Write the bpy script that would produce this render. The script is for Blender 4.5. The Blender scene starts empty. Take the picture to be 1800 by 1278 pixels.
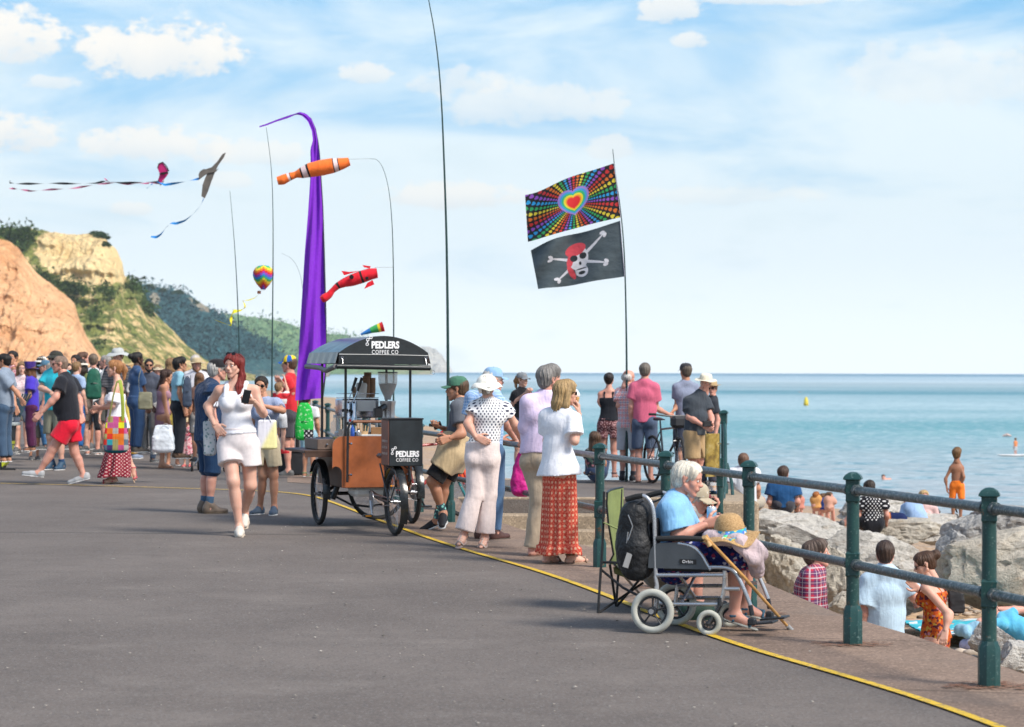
import bpy, bmesh, math, random
import numpy as np
from mathutils import Vector, Matrix
random.seed(7); RNG = np.random.default_rng(11)
PI = math.pi
SC = bpy.context.scene
COL = SC.collection
# ---------------- camera ----------------
FPX = 4250.0; CAMZ = 1.6
CAM = Vector((0.0, 0.0, CAMZ))
PITCH = math.atan(13.6/FPX); ROLL = math.radians(0.155)
cd = bpy.data.cameras.new('camera'); cam = bpy.data.objects.new('camera', cd); COL.objects.link(cam)
cd.sensor_width = 36; cd.lens = 85.0; cd.clip_start = .1; cd.clip_end = 60000
CR = (Matrix.Rotation(PI/2+PITCH, 3, 'X') @ Matrix.Rotation(ROLL, 3, 'Z'))
cam.location = CAM; cam.rotation_euler = CR.to_euler()
cd.dof.use_dof = True; cd.dof.focus_distance = 19.5; cd.dof.aperture_fstop = 5.0
SC.camera = cam
# ---------------- light ----------------
SUN_EL = math.radians(46); SUN_AZ = math.radians(128)      # azimuth clockwise from the view direction: behind and to the right
sd = bpy.data.lights.new('sun', 'SUN'); sun = bpy.data.objects.new('sun', sd); COL.objects.link(sun)
sd.energy = 2.35; sd.angle = math.radians(17); sd.color = (1, .93, .84)
sv = Vector((math.sin(SUN_AZ)*math.cos(SUN_EL), math.cos(SUN_AZ)*math.cos(SUN_EL), math.sin(SUN_EL)))
sun.rotation_euler = sv.to_track_quat('Z', 'Y').to_euler()
SC.view_settings.view_transform = 'Standard'; SC.view_settings.look = 'None'
SC.view_settings.exposure = 1.05; SC.view_settings.gamma = 1
SC.cycles.volume_bounces = 0; SC.cycles.max_bounces = 6; SC.cycles.transparent_max_bounces = 12
SC.cycles.use_denoising = True

def mesh_from(name, V, F, smooth=True, angle=None):
    me = bpy.data.meshes.new(name)
    V = np.asarray(V, dtype=np.float32)
    if isinstance(F, np.ndarray):
        k = F.shape[1]; n = F.shape[0]
        me.vertices.add(len(V)); me.vertices.foreach_set('co', V.ravel())
        me.loops.add(n*k); me.loops.foreach_set('vertex_index', F.astype(np.int32).ravel())
        me.polygons.add(n); me.polygons.foreach_set('loop_start', np.arange(0, n*k, k, dtype=np.int32))
        try: me.polygons.foreach_set('loop_total', np.full(n, k, dtype=np.int32))
        except Exception: pass
        me.update(calc_edges=True)
    else:
        me.from_pydata([tuple(map(float, v)) for v in V], [], [tuple(int(i) for i in f) for f in F]); me.update()
    if smooth:
        me.polygons.foreach_set('use_smooth', np.ones(len(me.polygons), dtype=bool))
        if angle: me.set_sharp_from_angle(angle=math.radians(angle))
    return me

def px(x, y, D):
    "world point seen at photo pixel (x, y) (1800x1278) at depth D"
    r = CR @ Vector(((x-900)/FPX, -(y-639)/FPX, -1))
    return CAM + r*(D/r.y)
def gp(x, y, z=0.0):
    r = CR @ Vector(((x-900)/FPX, -(y-639)/FPX, -1))
    return CAM + r*((z-CAMZ)/r.z)
def ppm(D): return FPX/D

# ---------------- node helpers ----------------
class NT:
    def __init__(s, tree): s.t = tree; s.n = tree.nodes; s.l = tree.links
    def node(s, typ, **kw):
        n = s.n.new(typ)
        ins = kw.pop('ins', {})
        for k, v in kw.items(): setattr(n, k, v)
        for k, v in ins.items(): s.put(n, k, v)
        return n
    def put(s, n, k, v):
        sock = n.inputs[k]
        if hasattr(v, 'links') or isinstance(v, bpy.types.NodeSocket): s.l.new(v, sock)
        else: sock.default_value = v
    def math(s, op, a, b=0.0, c=0.0, clamp=False):
        n = s.n.new('ShaderNodeMath'); n.operation = op; n.use_clamp = clamp
        s.put(n, 0, a); s.put(n, 1, b)
        if op in ('MULTIPLY_ADD', 'SMOOTH_MIN', 'WRAP', 'COMPARE'): s.put(n, 2, c)
        return n.outputs[0]
    def mix(s, f, a, b, typ='MIX'):
        n = s.n.new('ShaderNodeMix'); n.data_type = 'RGBA'; n.blend_type = typ; n.clamp_factor = True
        s.put(n, 0, f)
        for i, v in ((6, a), (7, b)):
            if isinstance(v, (tuple, list)): v = (*v[:3], 1)
            s.put(n, i, v)
        return n.outputs[2]
    def noise(s, vec=None, scale=5, detail=3, rough=.5, dist=0):
        n = s.n.new('ShaderNodeTexNoise'); n.inputs['Scale'].default_value = scale; n.inputs['Detail'].default_value = detail
        n.inputs['Roughness'].default_value = rough; n.inputs['Distortion'].default_value = dist
        if vec is not None: s.l.new(vec, n.inputs['Vector'])
        return n.outputs['Fac']
    def voro(s, vec=None, scale=5, feature='F1', out='Distance', rnd=1.0):
        n = s.n.new('ShaderNodeTexVoronoi'); n.feature = feature; n.inputs['Scale'].default_value = scale
        n.inputs['Randomness'].default_value = rnd
        if vec is not None: s.l.new(vec, n.inputs['Vector'])
        return n.outputs[out]
    def ramp(s, f, stops, interp='LINEAR'):
        n = s.n.new('ShaderNodeValToRGB'); s.put(n, 0, f); cr = n.color_ramp; cr.interpolation = interp
        while len(cr.elements) < len(stops): cr.elements.new(.5)
        for e, (p, c) in zip(cr.elements, stops):
            e.position = p; e.color = (*c[:3], 1) if isinstance(c, (tuple, list)) else (c, c, c, 1)
        return n.outputs[0]
    def smooth(s, v, lo, hi):
        n = s.n.new('ShaderNodeMapRange'); n.interpolation_type = 'SMOOTHSTEP'
        s.put(n, 0, v); n.inputs[1].default_value = lo; n.inputs[2].default_value = hi
        return n.outputs[0]
    def mapping(s, vec, scale=(1, 1, 1), loc=(0, 0, 0), rot=(0, 0, 0)):
        n = s.n.new('ShaderNodeMapping'); s.l.new(vec, n.inputs[0]); n.inputs[1].default_value = loc
        n.inputs[2].default_value = rot; n.inputs[3].default_value = scale; return n.outputs[0]
    def sep(s, vec):
        n = s.n.new('ShaderNodeSeparateXYZ'); s.l.new(vec, n.inputs[0]); return n.outputs
    def comb(s, x, y, z=0.0):
        n = s.n.new('ShaderNodeCombineXYZ'); s.put(n, 0, x); s.put(n, 1, y); s.put(n, 2, z); return n.outputs[0]
    def bump(s, h, strength=.3, dist=.01, normal=None):
        n = s.n.new('ShaderNodeBump'); n.inputs['Strength'].default_value = strength; n.inputs['Distance'].default_value = dist
        s.l.new(h, n.inputs['Height'])
        if normal is not None: s.l.new(normal, n.inputs['Normal'])
        return n.outputs[0]

def newmat(name):
    m = bpy.data.materials.new(name); m.use_nodes = True; nt = NT(m.node_tree)
    b = m.node_tree.nodes['Principled BSDF']
    return m, nt, b
def S(r, g, b):
    "sRGB 0..255 -> linear"
    return tuple(((c/255)/12.92 if c/255 <= .04045 else ((c/255+.055)/1.055)**2.4) for c in (r, g, b))
_MC = {}
def M(col, rough=.6, var=.12, scale=9, bump=.15, bscale=90, metal=0.0, spec=.4, coat=0, dist=.004, name='surface', trans=0, alpha=1):
    "general procedural material: base colour with mottling, fine grain bump, roughness variation"
    key = (tuple(round(c, 4) for c in col), rough, var, scale, bump, bscale, metal, spec, coat, dist, trans, alpha)
    if key in _MC: return _MC[key]
    m, nt, b = newmat(name)
    tc = nt.node('ShaderNodeTexCoord').outputs['Object']
    n1 = nt.noise(tc, scale, 4, .6)
    dark = tuple(c*(1-var*1.6) for c in col); lite = tuple(min(1, c*(1+var)+.01*var) for c in col)
    nt.put(b, 'Base Color', nt.ramp(n1, [(.3, dark), (.7, lite)]))
    n2 = nt.noise(tc, bscale, 2, .5)
    nt.put(b, 'Roughness', nt.math('ADD', nt.math('MULTIPLY', n1, .2), rough-.1, clamp=True))
    b.inputs['Metallic'].default_value = metal; b.inputs['Specular IOR Level'].default_value = spec
    b.inputs['Coat Weight'].default_value = coat
    if bump: nt.put(b, 'Normal', nt.bump(n2, bump, dist))
    if trans: b.inputs['Transmission Weight'].default_value = trans
    if alpha < 1: b.inputs['Alpha'].default_value = alpha
    _MC[key] = m; return m
def folds(nt, tc, scale):
    "long soft drapes with a few sharp creases"
    a = nt.noise(nt.mapping(tc, (1.3, 1.3, .28), rot=(.1, -.12, 0)), scale*.75, 3, .5, .7); b_ = nt.noise(nt.mapping(tc, (.6, .6, 1.2), rot=(.5, .4, 0)), scale*.6, 1, .5, 1.6)
    cr = nt.smooth(nt.math('ABSOLUTE', nt.math('SUBTRACT', b_, .5)), 0, .12)
    return nt.math('ADD', a, nt.math('MULTIPLY', cr, .035))
def cloth(col, wr=.5, scale=14, rough=.85, name='cloth', weave=350, var=.08):
    "fabric: fold-scale and weave-scale bump"
    key = ('c', tuple(col), wr, scale, var)
    if key in _MC: return _MC[key]
    m, nt, b = newmat(name)
    tc = nt.node('ShaderNodeTexCoord').outputs['Object']
    n1 = folds(nt, tc, scale)
    nt.put(b, 'Base Color', nt.ramp(nt.noise(tc, 30, 3, .6), [(.3, tuple(c*(1-var) for c in col)), (.7, tuple(min(1, c*(1+var)) for c in col))]))
    b.inputs['Roughness'].default_value = rough; b.inputs['Specular IOR Level'].default_value = .2
    b.inputs['Sheen Weight'].default_value = .15
    bn = nt.bump(nt.noise(tc, weave, 1), .1, .002)
    nt.put(b, 'Normal', nt.bump(n1, wr, .03, bn))
    _MC[key] = m; return m
def pcloth(fn, wr=.45, scale=14, rough=.85, name='patterned_cloth'):
    "fabric with a woven or printed pattern; fn(nt, uv, objcoord) gives the colour socket (uv is in metres on the cloth)"
    m, nt, b = newmat(name)
    tcn = nt.node('ShaderNodeTexCoord'); tc = tcn.outputs['Object']; uv = tcn.outputs['UV']
    nt.put(b, 'Base Color', fn(nt, uv, tc))
    b.inputs['Roughness'].default_value = rough; b.inputs['Specular IOR Level'].default_value = .2
    n1 = folds(nt, tc, scale)
    nt.put(b, 'Normal', nt.bump(n1, wr, .03)); return m
def dots(bg, fg, pitch=.035, r=.3):
    def fn(nt, uv, tc):
        v = nt.voro(nt.mapping(uv, (1/pitch,)*3, rot=(0, 0, .785)), 1, rnd=.08)
        return nt.mix(nt.smooth(v, r, r+.06), fg, bg)
    return fn
def plaid(c1, c2, c3, pitch=.08, c4=(.8, .8, .8)):
    def fn(nt, uv, tc):
        x, y, _ = nt.sep(nt.mapping(uv, (1/pitch,)*3))
        def band(v, a, b): 
            f = nt.math('FRACT', v); return nt.math('MULTIPLY', nt.math('GREATER_THAN', f, a), nt.math('LESS_THAN', f, b))
        c = nt.mix(nt.math('MULTIPLY', band(x, 0, .45), .55), c1, c2); c = nt.mix(nt.math('MULTIPLY', band(y, 0, .45), .55), c, c2)
        c = nt.mix(nt.math('MULTIPLY', band(x, .65, .78), .7), c, c3); c = nt.mix(nt.math('MULTIPLY', band(y, .65, .78), .7), c, c3)
        c = nt.mix(nt.math('MULTIPLY', band(x, .2, .25), .6), c, c4); return nt.mix(nt.math('MULTIPLY', band(y, .2, .25), .6), c, c4)
    return fn
def floral(stops, scale=30, big=0):
    def fn(nt, uv, tc):
        v = nt.voro(tc, scale, out='Color'); n = nt.sep(v)[0]
        return nt.ramp(n, stops, 'CONSTANT')
    return fn
def stripes(c1, c2, pitch=.03, axis=1, duty=.5):
    def fn(nt, uv, tc):
        f = nt.math('FRACT', nt.math('DIVIDE', nt.sep(uv)[axis], pitch)); return nt.mix(nt.math('GREATER_THAN', f, duty), c1, c2)
    return fn
def speck(bg, fg, scale=60, t=.35):
    def fn(nt, uv, tc): return nt.mix(nt.smooth(nt.voro(tc, scale), t, t+.1), fg, bg)
    return fn

# ---------------- object helpers ----------------
def tag(o, label=None, cat=None, group=None, kind=None):
    if label: o['label'] = label
    if cat: o['category'] = cat
    if group: o['group'] = group
    if kind: o['kind'] = kind
    return o
def link(name, me, mat=None, parent=None, loc=None, mtx=None):
    o = bpy.data.objects.new(name, me); COL.objects.link(o)
    if mat is not None:
        ml = mat if isinstance(mat, (list, tuple)) else [mat]
        if me.users > 1 and len(me.materials):
            for i, mm in enumerate(ml): o.material_slots[i].link = 'OBJECT'; o.material_slots[i].material = mm
        else:
            me.materials.clear()
            for mm in ml: me.materials.append(mm)
    if parent is not None: o.parent = parent
    if loc is not None: o.location = loc
    if mtx is not None: o.matrix_local = mtx
    return o
def thing(name, label, cat, loc=(0, 0, 0), rz=0.0, group=None):
    o = bpy.data.objects.new(name, None); COL.objects.link(o); o.empty_display_size = .2
    o.location = loc; o.rotation_euler = (0, 0, rz)
    return tag(o, label, cat, group)
def copy_tree(o, parent=None):
    c = o.copy(); COL.objects.link(c)
    if parent is not None: c.parent = parent; c.matrix_parent_inverse = o.matrix_parent_inverse
    for ch in list(o.children): copy_tree(ch, c)
    return c

def basis(d):
    d = np.asarray(d, float); d = d/(np.linalg.norm(d)+1e-12)
    a = np.array((0, 0, 1.0)) if abs(d[2]) < .9 else np.array((1.0, 0, 0))
    u = np.cross(a, d); u /= np.linalg.norm(u); return u, np.cross(d, u), d
class MB:
    "collects shapes into one mesh"
    def __init__(s): s.V = []; s.F = []; s.n = 0; s.mi = []; s.UV = None
    def add(s, V, F, mi=0):
        V = np.asarray(V, float).reshape(-1, 3); s.V.append(V)
        for f in F: s.F.append(tuple(int(i)+s.n for i in f)); s.mi.append(mi)
        s.n += len(V); return s
    def box(s, c, size, rot=None, mi=0, bev=0.0):
        hx, hy, hz = [k/2 for k in size]
        if bev > 0:
            b = min(bev, hx*.9, hy*.9, hz*.9)
            V = []; 
            for sx in (-1, 1):
                for sy in (-1, 1):
                    for sz in (-1, 1):
                        V += [(sx*hx, sy*(hy-b), sz*(hz-b)), (sx*(hx-b), sy*hy, sz*(hz-b)), (sx*(hx-b), sy*(hy-b), sz*hz)]
            I = lambda a, b_, c_, k: ((a*2+b_)*2+c_)*3+k
            F = []
            F += [(I(0,0,0,0), I(0,0,1,0), I(0,1,1,0), I(0,1,0,0)), (I(1,0,0,0), I(1,1,0,0), I(1,1,1,0), I(1,0,1,0))]
            F += [(I(0,0,0,1), I(1,0,0,1), I(1,0,1,1), I(0,0,1,1)), (I(0,1,0,1), I(0,1,1,1), I(1,1,1,1), I(1,1,0,1))]
            F += [(I(0,0,0,2), I(0,1,0,2), I(1,1,0,2), I(1,0,0,2)), (I(0,0,1,2), I(1,0,1,2), I(1,1,1,2), I(0,1,1,2))]
            for p in (0, 1):
                for q in (0, 1):
                    F.append((I(p,q,0,0), I(p,q,1,0), I(p,q,1,1), I(p,q,0,1)))
                    F.append((I(p,0,q,0), I(p,1,q,0), I(p,1,q,2), I(p,0,q,2)))
                    F.append((I(0,p,q,1), I(1,p,q,1), I(1,p,q,2), I(0,p,q,2)))
                    for r_ in (0, 1): F.append((I(p,q,r_,0), I(p,q,r_,1), I(p,q,r_,2)))
        else:
            V = [(x, y, z) for x in (-hx, hx) for y in (-hy, hy) for z in (-hz, hz)]
            F = [(0,1,3,2),(4,6,7,5),(0,4,5,1),(2,3,7,6),(0,2,6,4),(1,5,7,3)]
        V = np.array(V)
        F = [f if np.dot(np.cross(V[f[1]]-V[f[0]], V[f[2]]-V[f[0]]), V[list(f)].mean(0)) > 0 else f[::-1] for f in F]
        if rot is not None: V = V @ np.array(rot if not hasattr(rot, 'to_matrix') else rot.to_matrix()).T
        return s.add(V+np.asarray(c, float), F, mi)
    def tube(s, pts, r, n=8, caps=True, mi=0, sy=1.0, up=None):
        P = np.asarray(pts, float); m = len(P)
        R = np.full(m, r) if np.isscalar(r) else np.asarray(r, float)
        T = np.gradient(P, axis=0); T /= (np.linalg.norm(T, axis=1)[:, None]+1e-12)
        u, v, _ = basis(T[0])
        if up is not None: u = np.asarray(up, float)
        V = []; ang = np.arange(n)*2*PI/n
        for i in range(m):
            u = u-T[i]*np.dot(u, T[i]); u /= (np.linalg.norm(u)+1e-12); v = np.cross(T[i], u)
            V.append(P[i]+R[i]*(np.cos(ang)[:, None]*u+sy*np.sin(ang)[:, None]*v))
        V = np.concatenate(V); F = []
        for i in range(m-1):
            for k in range(n):
                a = i*n+k; b = i*n+(k+1) % n; F.append((a, b, b+n, a+n))
        if caps: F += [tuple(range(n-1, -1, -1)), tuple((m-1)*n+k for k in range(n))]
        return s.add(V, F, mi)
    def lathe(s, prof, c=(0, 0, 0), axis=(0, 0, 1), n=16, mi=0, ell=(1, 1), cap=True, phase=0):
        "prof: list of (radius, height)"
        u, v, d = basis(axis); c = np.asarray(c, float)
        if tuple(axis) == (0, 0, 1): u, v = np.array((1., 0, 0)), np.array((0, 1., 0))
        ang = np.arange(n)*2*PI/n+phase; V = []
        for (r, h) in prof: V.append(c+d*h+r*(ell[0]*np.cos(ang)[:, None]*u+ell[1]*np.sin(ang)[:, None]*v))
        V = np.concatenate(V); F = []; m = len(prof)
        for i in range(m-1):
            for k in range(n):
                a = i*n+k; b = i*n+(k+1) % n; F.append((a, b, b+n, a+n))
        if cap:
            if prof[0][0] > 1e-5: F.append(tuple(range(n-1, -1, -1)))
            if prof[-1][0] > 1e-5: F.append(tuple((m-1)*n+k for k in range(n)))
        return s.add(V, F, mi)
    def torus(s, c, R, r, axis=(0, 0, 1), n=32, k=8, sy=1.0, mi=0, a0=0, a1=2*PI):
        u, v, d = basis(axis); full = abs(a1-a0-2*PI) < 1e-6
        A = np.linspace(a0, a1, n, endpoint=not full); B = np.arange(k)*2*PI/k; c = np.asarray(c, float)
        V = [c+(R+r*math.cos(b))*(math.cos(a)*u+math.sin(a)*v)+d*r*sy*math.sin(b) for a in A for b in B]
        F = []
        for i in range(n if full else n-1):
            for j in range(k):
                p = i*k+j; q = i*k+(j+1) % k; i2 = ((i+1) % n)*k; F.append((p, i2+j, i2+(j+1) % k, q))
        return s.add(V, F, mi)
    def prism(s, poly, h, M4=None, mi=0):
        "2D polygon in the xz plane extruded along +y by h (centred)"
        n = len(poly); V = [(x, -h/2, z) for x, z in poly]+[(x, h/2, z) for x, z in poly]
        F = [tuple(range(n)), tuple(range(2*n-1, n-1, -1))]+[(i, i+n, (i+1) % n+n, (i+1) % n) for i in range(n)]
        V = np.array(V, float)
        if M4 is not None: V = V @ np.array(M4.to_3x3()).T + np.array(M4.translation)
        return s.add(V, F, mi)
    def grid(s, P, closed=False, mi=0):
        P = np.asarray(P, float); a, b, _ = P.shape; F = []
        for i in range(a-1):
            for j in range(b if closed else b-1):
                j2 = (j+1) % b; F.append((i*b+j, i*b+j2, (i+1)*b+j2, (i+1)*b+j))
        return s.add(P.reshape(-1, 3), F, mi)
    def ball(s, c, r, n=12, mi=0):
        rx, ry, rz = (r, r, r) if np.isscalar(r) else r
        P = []
        for i in range(n//2+1):
            t = PI*i/(n//2); P.append([(c[0]+rx*math.sin(t)*math.cos(a), c[1]+ry*math.sin(t)*math.sin(a), c[2]-rz*math.cos(t)) for a in np.arange(n)*2*PI/n])
        return s.grid(P, closed=True, mi=mi)
    def build(s, name, mat, parent=None, angle=35, loc=None, smooth=True, rel=None):
        V = np.concatenate(s.V)
        if rel is not None: V = V-np.asarray(rel, float)
        me = mesh_from(name, V, s.F, smooth, angle)
        if any(s.mi): me.polygons.foreach_set('material_index', np.array(s.mi, dtype=np.int32))
        return link(name, me, mat, parent, loc)
def solo(mb, name, mat, label, cat, group=None, loc=(0, 0, 0), **k):
    "a thing that is one mesh, built in world coordinates, origin moved to loc"
    o = mb.build(name, mat, None, rel=loc, **k); o.location = loc; return tag(o, label, cat, group)
def metric_uv(me, V, centre, rad=.16, z0=0, yaw=0):
    uvl = me.uv_layers.new(name='UVMap'); li = np.zeros(len(me.loops), dtype=np.int32); me.loops.foreach_get('vertex_index', li)
    a = np.arctan2(V[:, 0]-centre[0], -(V[:, 1]-centre[1])); uv = np.stack([a*rad, V[:, 2]-z0], 1)[li]
    # keep faces that straddle the seam from wrapping
    n = len(me.polygons); k = len(li)//n
    if n*k == len(li):
        q = uv[:, 0].reshape(n, k); m = (q.max(1)-q.min(1)) > PI*rad; q[m] = np.where(q[m] < 0, q[m]+2*PI*rad, q[m]); uv[:, 0] = q.ravel()
    uvl.data.foreach_set('uv', uv.astype(np.float32).ravel())
def text_mesh(txt, size, ext=.001, bold=0.0, space=1.0):
    cu = bpy.data.curves.new('lettering', 'FONT'); cu.body = txt; cu.size = size; cu.extrude = ext; cu.offset = bold
    cu.align_x = 'CENTER'; cu.space_character = space; cu.resolution_u = 3
    o = bpy.data.objects.new('lettering_tmp', cu); COL.objects.link(o)
    dg = bpy.context.evaluated_depsgraph_get(); me = bpy.data.meshes.new_from_object(o.evaluated_get(dg))
    bpy.data.objects.remove(o); bpy.data.curves.remove(cu); me.name = 'lettering'; return me
# ---------------- signed distance modelling ----------------
def prim(a, b, ra, rb=None, f=None, s=1.0, flat=0):
    "tapered capsule a->b; f: direction in which the section is scaled by s; flat 1 cuts the b end, 2 the a end, 3 both"
    return (np.array(a, float), np.array(b, float), float(ra), float(ra if rb is None else rb), None if f is None else np.array(f, float), s, flat)
def pd(P, q):
    a, b, ra, rb, f, s, flat = q
    ab = b-a; L2 = ab @ ab; d = P-a
    if L2 < 1e-10: t = np.zeros(P.shape[:-1]); 
    else: t = np.clip(d @ ab/L2, 0, 1)
    e = d-t[..., None]*ab
    if f is not None and s != 1:
        fc = e @ f; e = e+(fc*(1/s-1))[..., None]*f
    r = ra+(rb-ra)*t
    D = (np.sqrt((e*e).sum(-1))-r)*(min(1, s) if f is not None else 1)
    if flat and L2 > 1e-10:
        L = math.sqrt(L2); u = ab/L; h = d @ u
        if flat & 1: D = np.maximum(D, h-L)
        if flat & 2: D = np.maximum(D, -h)
    return D
def sdf_mesh(prims, h=.01, k=.02, sub=(), wr=0.0, seed=0, cuts=(), ks=.006, wf=30):
    lo = np.min([np.minimum(q[0], q[1])-max(q[2], q[3])*max(1, q[5]) for q in prims], 0)-2.5*h
    hi = np.max([np.maximum(q[0], q[1])+max(q[2], q[3])*max(1, q[5]) for q in prims], 0)+2.5*h
    N = np.ceil((hi-lo)/h).astype(int)+1
    F = np.full(N, .08, dtype=np.float32)
    ax = [lo[i]+np.arange(N[i])*h for i in range(3)]
    def region(q, m):
        R = max(q[2], q[3])*max(1, q[5])+m; l = np.minimum(q[0], q[1])-R; u = np.maximum(q[0], q[1])+R
        i0 = np.clip(((l-lo)/h).astype(int), 0, N-1); i1 = np.clip(((u-lo)/h).astype(int)+2, 1, N); return i0, i1
    for q in prims:
        i0, i1 = region(q, max(k, 2*h)+.01); sl = tuple(slice(i0[j], i1[j]) for j in range(3))
        G = np.stack(np.meshgrid(*[ax[j][sl[j]] for j in range(3)], indexing='ij'), -1)
        D = pd(G, q); A = F[sl]
        hh = np.maximum(k-np.abs(A-D), 0)/k
        F[sl] = np.minimum(A, D)-hh*hh*k*.25
    for q in sub:
        i0, i1 = region(q, .02); sl = tuple(slice(i0[j], i1[j]) for j in range(3))
        if any(i1[j] <= i0[j] for j in range(3)): continue
        G = np.stack(np.meshgrid(*[ax[j][sl[j]] for j in range(3)], indexing='ij'), -1)
        D = -pd(G, q); A = F[sl]; hh = np.maximum(ks-np.abs(A-D), 0)/ks
        F[sl] = np.maximum(A, D)+hh*hh*ks*.25
    if wr > 0:
        G = np.stack(np.meshgrid(*ax, indexing='ij'), -1); r = np.random.default_rng(seed); w = np.zeros(N, dtype=np.float32)
        for i in range(5):
            d = r.normal(size=3)*(1, 1, .42 if i < 3 else 1.2); d *= wf*(.7+.9*r.random())/np.linalg.norm(d); ph = r.random()*6.28
            d2 = r.normal(size=3)*4
            w += np.sin(G @ d+ph+1.4*np.sin(G @ d2)).astype(np.float32)
        F += w*wr/3
    for (p, n) in cuts:
        n = np.array(n, float); n /= np.linalg.norm(n)
        G = np.stack(np.meshgrid(*ax, indexing='ij'), -1); F = np.maximum(F, (G-np.array(p)) @ n)
    return surfnet(F, lo, h)
_E = [((0,0,0),(1,0,0)),((0,1,0),(1,1,0)),((0,0,1),(1,0,1)),((0,1,1),(1,1,1)),((0,0,0),(0,1,0)),((1,0,0),(1,1,0)),((0,0,1),(0,1,1)),((1,0,1),(1,1,1)),((0,0,0),(0,0,1)),((1,0,0),(1,0,1)),((0,1,0),(0,1,1)),((1,1,0),(1,1,1))]
def surfnet(F, lo, h):
    F[0], F[-1] = .05, .05; F[:, 0], F[:, -1] = .05, .05; F[:, :, 0], F[:, :, -1] = .05, .05
    S_ = F < 0; c = np.zeros(tuple(n-1 for n in F.shape), dtype=np.int8)
    for i in (0, 1):
        for j in (0, 1):
            for l in (0, 1): c += S_[i:F.shape[0]-1+i, j:F.shape[1]-1+j, l:F.shape[2]-1+l]
    mask = (c > 0) & (c < 8); idx = np.argwhere(mask); ids = np.full(mask.shape, -1, dtype=np.int64); ids[mask] = np.arange(len(idx))
    acc = np.zeros((len(idx), 3)); cnt = np.zeros(len(idx))
    for a, b in _E:
        a = np.array(a); b = np.array(b)
        fa = F[tuple((idx+a).T)]; fb = F[tuple((idx+b).T)]; m = (fa < 0) != (fb < 0)
        t = np.where(m, fa/np.where(m, fa-fb, 1), 0)
        acc += np.where(m[:, None], a+t[:, None]*(b-a), 0); cnt += m
    V = lo+(idx+acc/np.maximum(cnt, 1)[:, None])*h
    Q = []
    for ax_ in range(3):
        sl0 = [slice(None)]*3; sl1 = [slice(None)]*3; sl0[ax_] = slice(0, -1); sl1[ax_] = slice(1, None)
        A = S_[tuple(sl0)]; B = S_[tuple(sl1)]
        u, v = (ax_+1) % 3, (ax_+2) % 3
        e = np.argwhere(A != B); 
        if not len(e): continue
        fl = A[tuple(e.T)]
        du = np.zeros(3, int); du[u] = 1; dv = np.zeros(3, int); dv[v] = 1
        q = np.stack([ids[tuple((e-du-dv).T)], ids[tuple((e-dv).T)], ids[tuple(e.T)], ids[tuple((e-du).T)]], 1)
        q[~fl] = q[~fl][:, ::-1]; Q.append(q)
    return V, np.concatenate(Q)
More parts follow.
